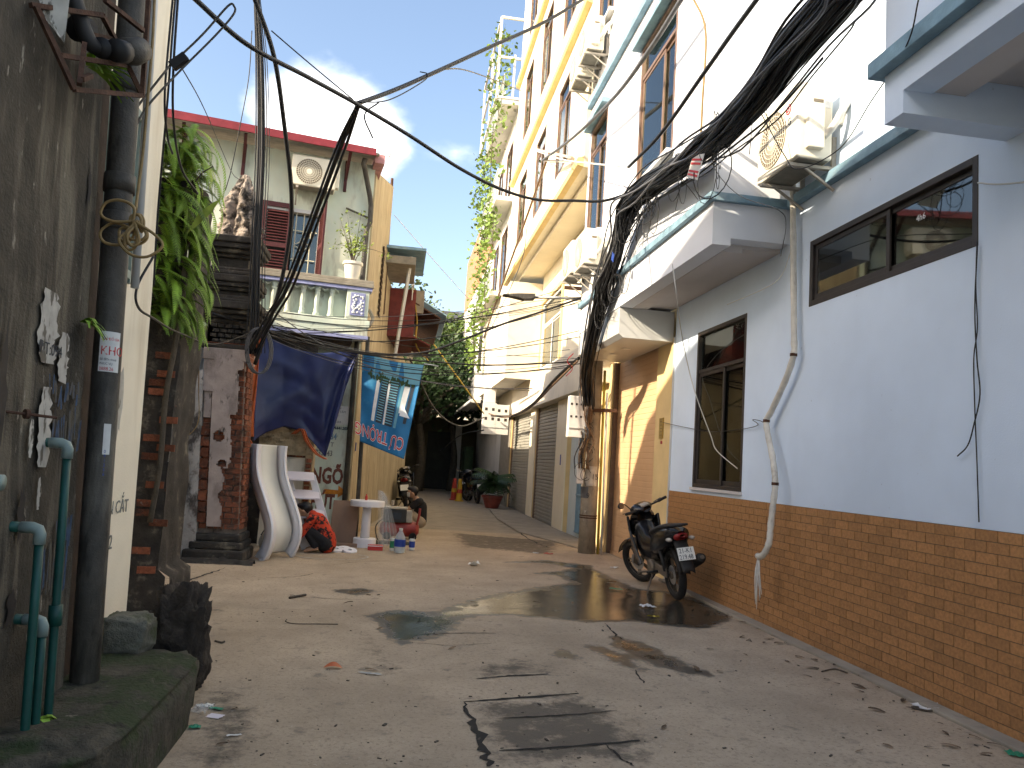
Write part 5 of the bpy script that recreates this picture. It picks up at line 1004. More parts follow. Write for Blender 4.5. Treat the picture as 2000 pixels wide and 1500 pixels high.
for i in range(7):
    d = (-9, -4, 0, 4, 8, 13, 18)[i]; wc('drop_wire', [(500 + d * 0.4, -10, 10.0), (507 + d * 0.8, 120, 10.2), (508 + d, 300, 10.35), (500 + d, 480, 10.4), (496 + d * 1.2, 600, 10.45), (492 + d * 1.4, 690, 10.5)], (0.010, 0.017, 0.014, 0.020, 0.012, 0.008, 0.006)[i], 'cable_black', ('leftmost', 'second', 'third', 'middle', 'fifth', 'sixth', 'rightmost')[i] + ' wire, counted from the left, of the vertical bunch before the old pillar', group='vertical wires at the pillar')
wc('twisted_wire', [(492, 60, 10.2), (486, 150, 10.25), (470, 240, 10.3), (452, 330, 10.45), (440, 372, 10.55)], 0.007, 'cable_black', 'kinked black wire running down onto the stone figure')
wc('thin_wire', [(345, 115, 4.4), (400, 215, 6.5), (452, 335, 10.0), (470, 352, 10.5)], 0.004, 'cable_black', 'thin straight wire from the clamp to the stone figure')
for i, P in enumerate(([(343, -10, 4.6), (335, 90, 4.6), (327, 200, 4.7), (318, 300, 4.8), (308, 420, 4.9), (300, 560, 5.0)], [(348, -10, 4.6), (338, 150, 4.7), (340, 250, 5.0), (355, 330, 5.4), (386, 378, 5.8)], [(338, -10, 4.6), (322, 180, 4.6), (327, 265, 4.8), (337, 300, 5.0)])):
    wc('wall_cable', P, (0.007, 0.008, 0.007)[i], 'cable_black', ('black cable running straight down the far edge of the cream wall', 'black cable curling off the cream wall into the fern', 'short black cable beside the far edge of the cream wall')[i])
wc('wall_cable', [(300, 500, 4.9), (268, 560, 4.8), (270, 600, 4.85), (300, 622, 5.3), (350, 650, 6.6), (420, 672, 9.0), (490, 650, 10.4)], 0.008, 'cable_black', 'black cable looping from the cream wall under the fern to the pillar')
wc('rope', [(388, 650, 8.5), (388, 760, 10.3), (385, 830, 10.3), (345, 870, 10.3), (345, 900, 10.3), (360, 935, 10.3)], 0.006, 'wire_tan', 'tan rope hanging loosely beside the iron gate')
b = B()
for k_ in range(3): b.tube([atY(503 + 24 * math.cos(a) + k_ * 3, 685 + 45 * math.sin(a), 10.45 - 0.02 * k_) for a in np.linspace(0, 6.28, 20)], 0.009, 6, False)
b.build('cable_coil', 'cable_grey', smooth=True, label='coil of grey cable hung on the old pillar beside the tarp', cat='cable')
wc('thick_cable', [(415, 612, 10.4), (520, 645, 11.0), (640, 674, 11.6), (740, 692, 12.2), (830, 688, 12.6), (900, 665, 12.9), (985, 632, 13.2), (1060, 608, 13.4), (1155, 575, 13.5)], 0.019, 'cable_black', 'thickest black cable sagging across the lane in front of the blue tarp')
wc('thick_cable', [(500, 648, 10.5), (600, 672, 11.4), (740, 696, 12.2), (850, 707, 12.8), (950, 713, 13.1), (1060, 710, 13.4), (1120, 706, 13.5)], 0.014, 'cable_black', 'black cable running nearly level across the lane below the others')
rw = random.Random(21)
for i in range(17):
    y0 = 590 + rw.random() * 70; x0 = 470 + rw.random() * 80; x1, y1 = rw.choice(((1150, 575), (1160, 600), (1140, 640), (1125, 700), (1100, 560), (1045, 745))); x1 += rw.uniform(-12, 12); y1 += rw.uniform(-20, 20); sg = rw.uniform(8, 55)
    P = []
    for s_ in range(7): t_ = s_ / 6; P.append((x0 + (x1 - x0) * t_, y0 + (y1 - y0) * t_ + sg * 4 * t_ * (1 - t_) * (1.2 - 0.4 * t_), 10.6 + 2.9 * t_))
    wc('lane_wire', P, rw.choice((0.004, 0.005, 0.007, 0.008)), rw.choice(('cable_black', 'cable_black', 'cable_grey')), 'thin wire strung across the lane between the old pillar and the pole', group='thin wires across the lane', n=5, per=5)
for i, (P, m, r, lab) in enumerate((([(820, 635, 22), (860, 690, 23), (905, 752, 24), (945, 808, 25.5)], 'wire_yellow', 0.02, 'yellow rope running down to the far meter boxes'), ([(770, 420, 17), (880, 545, 20), (990, 665, 24)], 'wire_white', 0.008, 'thin white line slanting across the sky to the vine house'), ([(800, 700, 16), (850, 800, 19), (900, 832, 22), (945, 815, 25)], 'cable_black', 0.02, 'dark cable sagging low in the shade of the lane'),
    ([(945, 840, 25.5), (900, 850, 27), (860, 880, 30)], 'cable_black', 0.02, 'dark cable dropping from the far meter boxes'), ([(1130, 700, 13.5), (1085, 740, 15), (1040, 790, 19), (1000, 812, 23), (960, 812, 25.8)], 'cable_black', 0.035, 'thick cable run sagging from the pole to the far meter boxes'), ([(1128, 705, 13.5), (1080, 752, 15), (1030, 800, 19), (985, 815, 24), (955, 808, 25.8)], 'wire_brown', 0.022, 'brown cable run sagging beside the thick one to the far meter boxes'), ([(740, 200, 7.4), (712, 225, 7.3), (728, 270, 7.3)], 'cable_black', 0.008, 'short loose cable tail dangling from the mid air splice'), ([(700, 200, 7.2), (760, 195, 7.5), (825, 160, 7.9), (835, 145, 8.0), (820, 140, 8.0)], 'cable_black', 0.006, 'thin wire looped on the cable right of the splice'), ([(530, 60, 7), (600, 120, 7.1), (690, 195, 7.2)], 'cable_black', 0.006, 'thin wire running down left to right into the splice'), ([(860, 135, 10), (920, 140, 12), (1020, 178, 18)], 'cable_black', 0.010, 'thin dark wire reaching the yellow house front'))): wc('wire', P, r, m, lab)
def xc(name, pts, r, m, label, n=6): return B().tube(spline([atX(*p) for p in pts], 8), r, n).build(name, m, smooth=True, label=label, cat='cable')
xc('twisted_cable', [(1060, 313, 2.7), (1120, 268, 2.7), (1200, 190, 2.7), (1270, 95, 2.7), (1335, -8, 2.7)], 0.030, 'cable_grey', 'thick twisted cable climbing along the white bay front')
xc('dark_cable', [(1228, 326, 2.6), (1290, 262, 2.6), (1370, 150, 2.6), (1430, 65, 2.6), (1485, -10, 2.6)], 0.022, 'cable_black', 'dark cable parallel to the big bundle, above it')
xc('pale_rope', [(1050, 296, 2.7), (1100, 312, 2.7), (1160, 320, 2.65), (1228, 326, 2.6)], 0.014, 'wire_white', 'pale twisted rope joining the two bay cables')
br = thing('cable_bracket', 'pale steel cable bracket on the yellow house corner', 'bracket', atX(1060, 305, 2.7)); B().bar(atX(1048, 292, 2.7), atX(1118, 308, 3.0), 0.05, 0.05).bar(atX(1060, 313, 2.7), atX(1118, 318, 3.0), 0.04, 0.04).build('arm', 'dusty_steel', br)
for i, (P, r) in enumerate((([(1352, -8, 2.7), (1378, 60, 2.85), (1372, 200, 2.9), (1368, 290, 2.95)], 0.012), ([(1030, 440, 2.75), (1015, 520, 2.75), (960, 640, 2.8)], 0.012), ([(1072, 300, 2.75), (1030, 420, 2.75), (985, 545, 2.8), (945, 660, 2.85)], 0.03))): xc('facade_wire', P, r, ('wire_tan', 'cable_grey', 'wire_brown')[i], ('tan conduit dropping down the white bay beside its corner', 'grey wire down the yellow house front', 'brown cable bundle slanting down the yellow house front')[i])
# big bundle: many strands along one path
bd = thing('cable_bundle', 'huge tangled bundle of black cables sweeping from top right down to the pole', 'cable bundle', (2.9, 10, 4.5))
path = [atX(*p) for p in ((1665, -40, 2.75), (1640, -8, 2.75), (1560, 85, 2.75), (1480, 185, 2.75), (1400, 268, 2.75), (1330, 322, 2.75), (1270, 362, 2.76), (1232, 398, 2.78), (1214, 450, 2.82), (1196, 510, 2.82), (1180, 560, 2.84), (1165, 620, 2.88), (1151, 690, 2.92), (1147, 735, 3.08), (1150, 790, 3.2))]
rb = random.Random(3)
def strands(parent, path, n, spread, rmin, rmax, mats, stray=0.12, nm='strand', taper=None):
    for i in range(n):
        a, rad = rb.uniform(0, 6.28), math.sqrt(rb.random()); P = []; i0 = 0 if rb.random() < 0.7 else rb.randint(0, len(path) // 2); i1 = len(path) if rb.random() < 0.6 else rb.randint(len(path) // 2 + 2, len(path)); far = rb.random() < stray
        for j in range(i0, i1):
            p = path[j]; t_ = (path[min(j + 1, len(path) - 1)] - path[max(j - 1, 0)]).normalized(); u = t_.cross(Vector((0, 0, 1))); u = u.normalized() if u.length > 0.05 else Vector((1, 0, 0)); v_ = u.cross(t_); a += rb.uniform(-0.5, 0.5); f = spread * (1.9 if far else 1.0) * rb.uniform(0.75, 1.15) * (taper[j] if taper else 1)
            P.append(p + u * math.cos(a) * rad * f + v_ * math.sin(a) * rad * f - Vector((0, 0, 0.10 * rb.random() if far else 0)))
        if len(P) > 2: B().tube(spline(P, 4), rb.uniform(rmin, rmax), 5).build(nm, rb.choice(mats), parent, smooth=True)
strands(bd, path, 125, 0.145, 0.006, 0.014, ('cable_black', 'cable_black', 'cable_black', 'cable_grey'), 0.16, taper=[1, 1, 1, 0.95, 0.9, 0.9, 0.95, 1.0, 0.72, 0.62, 0.8, 0.6, 0.55, 0.55, 0.5])
for i in range(46):                                              # loose loops hanging off it
    c = path[rb.choice((4, 5, 6, 6, 7, 7, 8, 9, 10))] + Vector((rb.gauss(0, 0.05), rb.gauss(0, 0.12), -rb.uniform(0.02, 0.42))); r0 = rb.uniform(0.08, 0.26); tilt = rb.uniform(-0.6, 0.6); e0 = rb.uniform(0.5, 1)
    P = [c + Vector((math.sin(tilt) * r0 * math.cos(a), r0 * e0 * math.cos(a), r0 * math.sin(a) * 1.1)) for a in np.linspace(rb.uniform(0, 2), rb.uniform(5.2, 7.5), 14)]; B().tube(P, rb.uniform(0.003, 0.006), 5).build('loop', 'cable_black', bd, smooth=True)
for i in range(44):                                              # stray tails
    c = path[rb.randint(3, 11)]; P = [c, c + Vector((rb.gauss(0, 0.06), rb.gauss(0, 0.2), rb.uniform(-0.2, 0.25))), c + Vector((rb.gauss(0, 0.1), rb.gauss(0, 0.4), rb.uniform(-0.5, 0.4)))]; B().tube(spline(P, 5), 0.0035, 5).build('tail', 'cable_black', bd, smooth=True)
pt = thing('pole_tangle', 'tangle of black and brown cables running down the utility pole', 'cable bundle', (3.35, 13.6, 1.2))
strands(pt, [Vector((3.28, 13.62, z)) + Vector((0.02 * math.sin(z * 3), 0.0, 0)) for z in (3.9, 3.5, 3.1, 2.8, 2.4, 2.1, 1.8, 1.5)], 30, 0.10, 0.006, 0.014, ('cable_black', 'cable_grey', 'wire_brown', 'wire_brown', 'wire_tan'), 0.3)
for i in range(14):
    c = Vector((3.27 + rb.gauss(0, 0.06), 13.58, rb.uniform(1.3, 3.3))); r0 = rb.uniform(0.06, 0.15); P = [c + Vector((r0 * math.cos(a), rb.uniform(-0.02, 0.02), r0 * math.sin(a) * 1.2)) for a in np.linspace(0.3, 5.6, 12)]; B().tube(spline(P, 2), 0.005, 5).build('loop', rb.choice(('cable_black', 'wire_brown')), pt, smooth=True)
B().tube(spline([atY(1120, 690, 13.4), atY(1108, 705, 13.4), atY(1118, 720, 13.4), atY(1105, 735, 13.4)], 6), 0.009, 6).build('red_strand', 'wire_red', pt, smooth=True)
# paper tags on the bundle
pt2 = thing('paper_flyer', 'white flyer with red print caught in the cable bundle', 'flyer', atX(1358, 325, 2.68)); b = B(); a, c_ = atX(1345, 350, 2.66), atX(1372, 300, 2.66); q_ = [atX(1341, 346, 2.66), atX(1362, 352, 2.66), atX(1376, 300, 2.66), atX(1354, 302, 2.66)]; b.add(q_, [(0, 1, 2, 3)]); b.build('sheet', 'paper_white', pt2, solid=0.002)
b = B()
for t_ in (0.15, 0.3, 0.62, 0.78): lo, hi = q_[0].lerp(q_[3], t_), q_[1].lerp(q_[2], t_); n0 = Vector((-0.005, 0, 0)); b.obb(lo.lerp(hi, 0.5) + n0, (hi - lo) * 0.42, (q_[3] - q_[0]) * 0.045, Vector((0.001, 0, 0)))
b.build('print', 'print_red', pt2)
B().obb(atX(1197, 502, 2.7), (0, 0.05, 0.03), (0.004, 0, 0), (0, -0.02, 0.05)).build('cable_tag', 'label_blue', label='small blue tag on the cable bundle above the splice box', cat='tag')
# wires on the blue wall
xc('wall_wire', [(1908, 470, 3.86), (1906, 560, 3.86), (1909, 640, 3.86), (1902, 700, 3.86), (1904, 800, 3.86), (1908, 900, 3.86), (1912, 1020, 3.86)], 0.0045, 'cable_black', 'black wire hanging straight down the right side of the blue wall')
xc('wall_wire', [(1909, 480, 3.85), (1904, 600, 3.85), (1908, 700, 3.85), (1914, 770, 3.85), (1902, 830, 3.85), (1890, 870, 3.85), (1870, 891, 3.85)], 0.005, 'cable_black', 'black wire curling to a cut end on the blue wall')
xc('wall_wire', [(1910, 357, 3.84), (1950, 360, 3.8), (2010, 355, 3.7)], 0.006, 'wire_white', 'pale wire leaving the high window at the right frame edge')
xc('wall_wire', [(1313, 515, 3.0), (1322, 580, 3.05), (1330, 645, 3.5), (1345, 720, 3.8), (1362, 780, 3.82), (1388, 850, 3.84), (1400, 880, 3.85), (1440, 915, 3.87)], 0.006, 'wire_white', 'long white wire hanging from the bay across the tall window')
xc('wall_wire', [(1295, 825, 3.84), (1340, 835, 3.86), (1390, 843, 3.86), (1450, 838, 3.86), (1480, 830, 3.84), (1470, 820, 3.83), (1485, 822, 3.83), (1497, 829, 3.82)], 0.004, 'cable_black', 'thin dark wire strung level across the tall window to the white hose')
xc('wall_wire', [(1545, 490, 3.86), (1525, 540, 3.8), (1490, 565, 3.7), (1420, 595, 3.6)], 0.004, 'wire_white', 'thin pale wire tail under the bay soffit')
xc('wall_wire', [(1385, 310, 2.9), (1410, 350, 2.9), (1450, 385, 2.92), (1520, 410, 3.0), (1535, 440, 3.4), (1525, 500, 3.7)], 0.004, 'cable_grey', 'thin grey wire drooping from the flyer across the bay end')
xc('wall_wire', [(1795, -5, 2.85), (1770, 90, 2.9), (1700, 200, 3.2), (1640, 290, 3.4), (1560, 330, 3.35), (1530, 300, 3.3), (1475, 200, 3.0)], 0.005, 'cable_black', 'thin black wire drooping in front of the big air conditioner')

# ================================================================== air conditioners
def aircon(lab, o, uL, vO, L_, D, H, brand=False, pipe=True, wall_gap=0.1):
    """o: rear lower corner at the end where u=0; uL along its length, vO outwards from the wall"""
    o, u, v = Vector(o), Vector(uL).normalized(), Vector(vO).normalized(); zz = Vector((0, 0, 1)); T = lambda a, b_, c_: o + u * a + v * b_ + zz * c_
    def bx(b, a0, a1, b0, b1, c0, c1): return b.obb(T((a0 + a1) / 2, (b0 + b1) / 2, (c0 + c1) / 2), u * (a1 - a0) / 2, v * (b1 - b0) / 2, zz * (c1 - c0) / 2)
    t = thing('air_conditioner', lab, 'air conditioner', T(L_ / 2, D / 2, -0.1), 'outdoor air conditioner units')
    bx(B(), 0, L_, 0, D, 0, H).build('case', 'ac_cream', t, bevel=0.018)
    bx(B(), 0.02, L_ - 0.02, 0.03, D - 0.03, -0.008, 0.003).build('base_pan', 'ac_under', t)
    cf = (L_ * 0.60, H * 0.48); R0 = min(H * 0.42, L_ * 0.33); b = B()
    fan = B().lathe([(R0, 0), (R0, 0.004)], T(cf[0], D, cf[1]), 28, v).build('fan_opening', 'ac_dark', t); b = B()
    for r in (0.2, 0.36, 0.52, 0.68, 0.84, 1.0): b.tube([T(cf[0] + R0 * r * math.cos(a), D + 0.012, cf[1] + R0 * r * math.sin(a)) for a in np.linspace(0, 2 * math.pi, 29)], 0.0035, 4, False)
    for k_ in range(36): a = k_ * math.pi / 18; b.tube([T(cf[0] + R0 * 0.2 * math.cos(a), D + 0.012, cf[1] + R0 * 0.2 * math.sin(a)), T(cf[0] + R0 * math.cos(a + 0.15), D + 0.012, cf[1] + R0 * math.sin(a + 0.15))], 0.003, 4)
    b.build('fan_guard', 'ac_cream', fan); B().lathe([(R0 * 0.2, 0.010), (R0 * 0.2, 0.016)], T(cf[0], D, cf[1]), 16, v).build('hub', 'ac_cream', fan)
    cv = B().obb(T(-0.03, D * 0.55, H * 0.47), u * 0.032, v * D * 0.24, zz * H * 0.36).build('valve_cover', 'ac_cream', t, bevel=0.012); B().obb(T(-0.063, D * 0.52, H * 0.72), u * 0.003, v * D * 0.14, zz * 0.015).build('grip_slot', 'ac_dark', cv)
    B().obb(T(-0.003, D * 0.16, H * 0.78), u * 0.002, v * D * 0.08, zz * H * 0.1).build('spec_label', 'paper_white', t)
    for a in (L_ * 0.14, L_ * 0.84):
        b = B(); b.bar(T(a, -wall_gap, -0.035), T(a, D + 0.02, -0.035), 0.045, 0.03).bar(T(a, -wall_gap + 0.02, -0.05), T(a, -wall_gap + 0.02, 0.28), 0.04, 0.03, up=u); b.bar(T(a, -wall_gap + 0.01, -0.24), T(a, D * 0.6, -0.05), 0.025, 0.02); b.build('bracket', 'dusty_steel', t)
    if pipe: B().tube(spline([T(-0.01, D * 0.25, H * 0.3), T(-0.10, D * 0.15, H * 0.38), T(-0.14, 0.0, H * 0.55), T(-0.12, -0.06, H * 0.68), T(-0.06, -0.09, H * 0.66), T(0.02, -0.09, H * 0.5)], 6), 0.035, 10).build('hose', 'wrap_white', t, smooth=True)
    if brand:
        B().lathe([(0.052, 0), (0.052, 0.003)], T(L_ * 0.22, D, H * 0.72), 24, v).build('logo_disc', 'print_red', t)
        b = B(); b.tube([T(L_ * 0.22 + 0.036 * math.cos(a), D + 0.0045, H * 0.72 + 0.036 * math.sin(a)) for a in np.linspace(0.2, 5.3, 18)], 0.004, 4); b.bar(T(L_ * 0.22 + 0.008, D + 0.0045, H * 0.72 + 0.022), T(L_ * 0.22 + 0.008, D + 0.0045, H * 0.72 - 0.012), 0.007, 0.002).bar(T(L_ * 0.22 + 0.008, D + 0.0045, H * 0.72 - 0.012), T(L_ * 0.22 - 0.018, D + 0.0045, H * 0.72 - 0.012), 0.007, 0.002); b.build('logo_mark', 'print_white', t)
        text('logo_text', 'LG', 0.10, 'print_dark', t, T(L_ * 0.22 + 0.065, D + 0.003, H * 0.50), -u, zz, 0.002)
    return t
aircon('big cream air conditioner with red round logo on the recessed blue wall', (3.78, 6.53, 4.50), (0, 1, 0), (-1, 0, 0), 0.82, 0.35, 0.74, True)
hz_ = thing('drain_hose', 'wrapped white drain hose zigzagging down the blue wall to a frayed end', 'hose', (3.82, 7.6, 0.3))
hp = [atX(*p) for p in ((1548, 358, 3.80), (1549, 420, 3.80), (1550, 560, 3.80), (1551, 660, 3.80), (1550, 693, 3.79), (1535, 740, 3.79), (1508, 800, 3.79), (1497, 822, 3.78), (1500, 850, 3.77), (1510, 900, 3.76), (1514, 945, 3.74), (1510, 985, 3.72), (1505, 1030, 3.70), (1502, 1060, 3.68), (1492, 1082, 3.66), (1482, 1088, 3.65))]
B().tube(spline(hp, 6), [0.030 + 0.002 * math.sin(i * 1.7) + 0.002 * random.random() for i in range(len(hp) * 6 - 5)], 12).build('hose_run', 'wrap_white', hz_, smooth=True)
for i in (4, 7, 10): B().tube([hp[i] + Vector((0, 0, 0.015)), hp[i] - Vector((0, 0, 0.015))], 0.036, 12).build('tie', 'rust', hz_)
e = hp[-1]
for i in range(9): B().tube(spline([e + Vector((0, random.gauss(0, 0.012), 0.01)), e + Vector((random.gauss(0, 0.01), random.gauss(0, 0.025), -0.15)), e + Vector((random.gauss(0, 0.012), random.gauss(0, 0.028), -random.uniform(0.28, 0.52)))], 5), [0.010, 0.010, 0.010, 0.009, 0.009, 0.008, 0.007, 0.006, 0.005, 0.004, 0.003][:11], 5).build('frayed_strip', 'wrap_tail', hz_, smooth=True)
B().tube([e + Vector((0, -0.03, 0)), e + Vector((0, 0.03, 0.01))], 0.03, 8).build('knot', 'wrap_white', hz_, smooth=True)
for i, (y, z) in enumerate(((12.35, 8.62), (13.05, 8.5))): aircon(('upper nearer', 'upper farther')[i] + ' cream air conditioner on the white bay front above the ledge', (2.93, y, z), (0, 1, 0), (-1, 0, 0), 0.66, 0.30, 0.62)
for i, (x, y, z) in enumerate(((2.93, 11.75, 4.72), (2.93, 12.75, 4.80))): aircon(('lower nearer', 'lower farther')[i] + ' cream air conditioner hung above the canopy box behind the cable bundle', (x, y, z), (0, 1, 0), (-1, 0, 0), 0.72, 0.28, 0.58)
a0 = F(-1.42, -0.12, 6.0); aircon('old beige air conditioner under the red roof edge of the mint house', F(-0.68, -0.10, 5.93), -FD, -FN, 0.74, 0.28, 0.52, False, False)
# ================================================================== tarp, banner, plants
def cloth(name, corners, fn, m, nu, nv, label, cat, parent=None):
    A, Bc, Cc, Dd = [Vector(c) for c in corners]                      # top left, top right, bottom right, bottom left
    def g(u, v): p = A.lerp(Bc, u).lerp(Dd.lerp(Cc, u), v); return p + Vector(fn(u, v))
    b = B().grid(g, nu, nv); return b.build(name, m, parent, smooth=True, label=label, cat=cat, solid=0.004)
tp = thing('tarpaulin', 'navy blue tarpaulin with orange lining hung below the mint balcony', 'tarp', (-1.6, 12.4, 1.4))
tA, tB = atY(503, 650, 12.25), atY(700, 684, 12.3)
bot = [atY(*p) for p in ((497, 862, 12.1), (520, 845, 12.2), (555, 832, 12.3), (590, 843, 12.3), (612, 865, 12.3), (636, 893, 12.25), (650, 850, 12.28), (675, 762, 12.3), (698, 700, 12.3))]
def tarp_pt(u, v):
    sag = 0.16 * math.sin(math.pi * u) ** 1.3
    top = tA.lerp(tB, u) - Vector((0, 0, sag)); f = u * (len(bot) - 1); i = min(int(f), len(bot) - 2); lo = bot[i].lerp(bot[i + 1], f - i); p = top.lerp(lo, v)
    fold = 0.05 * math.sin(9 * (u * 0.9 + 0.75 * v) + 1) * v * (1 - 0.5 * u) + 0.07 * math.sin(4.2 * (u + 0.9 * v)) * v + 0.03 * math.sin(20 * (u + 0.65 * v)) * (0.3 + v) * u + 0.02 * mnoise.noise((u * 6, v * 6, 1))
    return p + Vector((0, -fold - 0.10 * v * (1 - u), 0))
B().grid(tarp_pt, 70, 60).build('sheet', 'tarp_navy', tp, smooth=True, solid=0.004)
def drape(path, wid, m, nme, parent, amp=0.02):
    Q = spline([atY(*p) for p in path], 8); n_ = len(Q)
    def g(u, v): i = min(int(v * (n_ - 1)), n_ - 1); p = Q[i]; w_ = wid[0] + (wid[1] - wid[0]) * v; return p + Vector(((u - 0.5) * w_, -amp * math.sin(u * 13 + v * 4) - 0.03 * math.sin(math.pi * u), 0))
    return B().grid(g, 16, n_ - 1).build(nme, m, parent, smooth=True, solid=0.004)
drape([(503, 660, 12.05), (494, 740, 11.95), (484, 810, 11.9), (480, 852, 11.9)], (0.10, 0.22), 'tarp_orange', 'orange_fold', tp)
drape([(484, 870, 11.9), (488, 895, 11.9), (496, 920, 11.9)], (0.16, 0.10), 'tarp_orange', 'orange_fold', tp)
kb = B(); kc = atY(474, 868, 11.9); kb.grid(lambda u, v: kc + Vector((0.13 * math.cos(6.283 * u) * math.sin(math.pi * v) * (1 + 0.2 * math.sin(12 * u)), 0.10 * math.sin(6.283 * u) * math.sin(math.pi * v), 0.10 * math.cos(math.pi * v) * (1 + 0.15 * math.sin(17 * u)))), 30, 14); kb.build('gathered_knot', 'tarp_orange', tp, smooth=True)
kb = B(); kc2 = kc + Vector((-0.09, -0.03, -0.01)); kb.grid(lambda u, v: kc2 + Vector((0.06 * math.cos(6.283 * u) * math.sin(math.pi * v), 0.06 * math.sin(6.283 * u) * math.sin(math.pi * v), 0.08 * math.cos(math.pi * v) * (1 + 0.3 * math.sin(25 * u)))), 24, 10); kb.build('blue_tuft', 'tarp_navy', tp, smooth=True)
drape([(572, 848, 12.22), (590, 838, 12.2), (600, 862, 12.2), (618, 886, 12.18), (636, 897, 12.15)], (0.07, 0.06), 'tarp_orange', 'orange_edge', tp)
bn = thing('printed_banner', 'blue printed tower block banner hung upside down beside the house corner', 'banner', (-0.2, 13.2, 1.5))
bA, bB, bC, bD = atY(708, 688, 13.2), atY(828, 712, 13.25), atY(789, 897, 13.2), atY(703, 862, 13.2)
def ban(u, v, o=0.0):
    p = bA.lerp(bB, u).lerp(bD.lerp(bC, u), v); p = p - Vector((0, 0, 0.05 * math.sin(math.pi * u) * (1 - v))); n_ = 0.05 * math.sin(5 * u + 2.5 * v) + 0.025 * math.sin(13 * u - 3 * v) * (0.4 + 0.6 * v); return p + Vector((0, -n_ - o, 0.10 * v * max(0, u - 0.45) * 0))
B().grid(lambda u, v: ban(u, v), 60, 50).build('sheet', 'banner_blue', bn, smooth=True, solid=0.003)
def bstrip(u0, v0, u1, v1, w_, m, o=0.005, nme='print_shape'): B().grid(lambda a, c: ban(u0 + (u1 - u0) * c + (a - 0.5) * w_, v0 + (v1 - v0) * c, o), 5, 24).build(nme, m, bn, smooth=True)
bstrip(0.5, 0.0, 0.5, 0.22, 0.98, 'banner_sky'); bstrip(0.42, 0.2, 0.36, 0.72, 0.12, 'print_dark', 0.007); bstrip(0.58, 0.2, 0.55, 0.72, 0.16, 'print_dark', 0.007); bstrip(0.30, 0.24, 0.24, 0.72, 0.06, 'print_white', 0.007); bstrip(0.49, 0.22, 0.46, 0.72, 0.035, 'print_white', 0.008); bstrip(0.72, 0.2, 0.68, 0.72, 0.05, 'banner_sky', 0.007); bstrip(0.80, 0.25, 0.76, 0.55, 0.10, 'print_white', 0.006); bstrip(0.9, 0.2, 0.86, 0.65, 0.06, 'print_dark', 0.007)
for i in range(17):
    v = 0.22 + i * 0.029
    for uc, w_ in ((0.415 - 0.12 * (v - 0.2), 0.10), (0.578 - 0.06 * (v - 0.2), 0.14)): B().grid(lambda a, c: ban(uc + (a - 0.5) * w_, v + c * 0.010, 0.009), 3, 1).build('print_line', 'banner_sky', bn)
b = B()
for i in range(90): u, v = random.uniform(0.1, 0.95), random.gauss(0.22, 0.025); b.add([ban(u - 0.02, v, 0.0085), ban(u, v - 0.02, 0.0085), ban(u + 0.02, v, 0.0085), ban(u, v + 0.02, 0.0085)], [(0, 1, 2, 3)])
b.build('printed_trees', 'leaf_dark', bn)
def ban_text(body, u0, v0, su, sv, m, o):                                # letters follow the cloth, upside down
    cu = bpy.data.curves.new('t', 'FONT'); cu.body = body; cu.size = 1.0; cu.resolution_u = 3
    if m == 'print_white': cu.offset = 0.035
    t = bpy.data.objects.new('t', cu); COL.objects.link(t); bpy.context.view_layer.update(); me = bpy.data.meshes.new_from_object(t.evaluated_get(bpy.context.evaluated_depsgraph_get())); bpy.data.objects.remove(t)
    for v in me.vertices: v.co = ban(u0 - v.co.x * su, v0 + v.co.y * sv, o) - WL[bn.name]
    me.materials.clear(); me.materials.append(MATS[m]); link('banner_lettering', me, bn)
ban_text('CƯ TRỌNG', 0.93, 0.80, 0.20, 0.19, 'print_white', 0.008); ban_text('CƯ TRỌNG', 0.93, 0.80, 0.20, 0.19, 'print_red', 0.011)
b = B(); b.add([atY(786, 790, 13.1), atY(800, 818, 13.0), atY(780, 812, 13.05)], [(0, 1, 2)]); b.build('torn_corner', 'print_white', bn, solid=0.003)
B().bar(bB + Vector((0, 0.05, 0.02)), bB + Vector((0.25, 0.05, 0.0)), 0.02).build('hanging_rod', 'steel', bn)
# potted shrub on the balcony rail
pb = thing('potted_shrub', 'sparse leafy shrub in a white pot on the mint balcony rail', 'potted plant', F(-0.30, -0.72, 4.34))
pc = F(-0.30, -0.72, 4.34); B().lathe([(0.10, 0), (0.105, 0.01), (0.145, 0.25), (0.165, 0.255), (0.165, 0.30), (0.15, 0.30), (0.14, 0.26)], pc, 24).build('pot', 'pot_white', pb, smooth=False)
b = B(); lf = B(); rs = random.Random(4)
for i in range(15):
    a = rs.uniform(0, 6.28); rch = rs.uniform(0.25, 0.6); e = pc + Vector((math.cos(a) * rch * (1.1 if math.cos(a) > 0 else 0.8), math.sin(a) * rch * 0.5, rs.uniform(0.45, 1.15))); P = spline([pc + Vector((0, 0, 0.26)), pc + Vector((math.cos(a) * rch * 0.3, 0, 0.55)), e], 5); b.tube(P, [0.010 - 0.0008 * k_ for k_ in range(11)], 5)
    for k_ in range(24):
        q = P[rs.randint(4, 10)] + Vector((rs.gauss(0, 0.05), rs.gauss(0, 0.05), rs.gauss(0, 0.05))); nn = Vector((rs.gauss(0, 1), rs.gauss(0, 1), rs.gauss(0, 1))).normalized(); u = nn.orthogonal().normalized(); w_ = nn.cross(u); s_ = rs.uniform(0.018, 0.036); lf.add([q - u * s_, q + w_ * s_ * 0.5, q + u * s_, q - w_ * s_ * 0.5], [(0, 1, 2, 3)])
b.build('branches', 'bark', pb, smooth=True); lf.build('leaves', 'leaf_lime', pb)
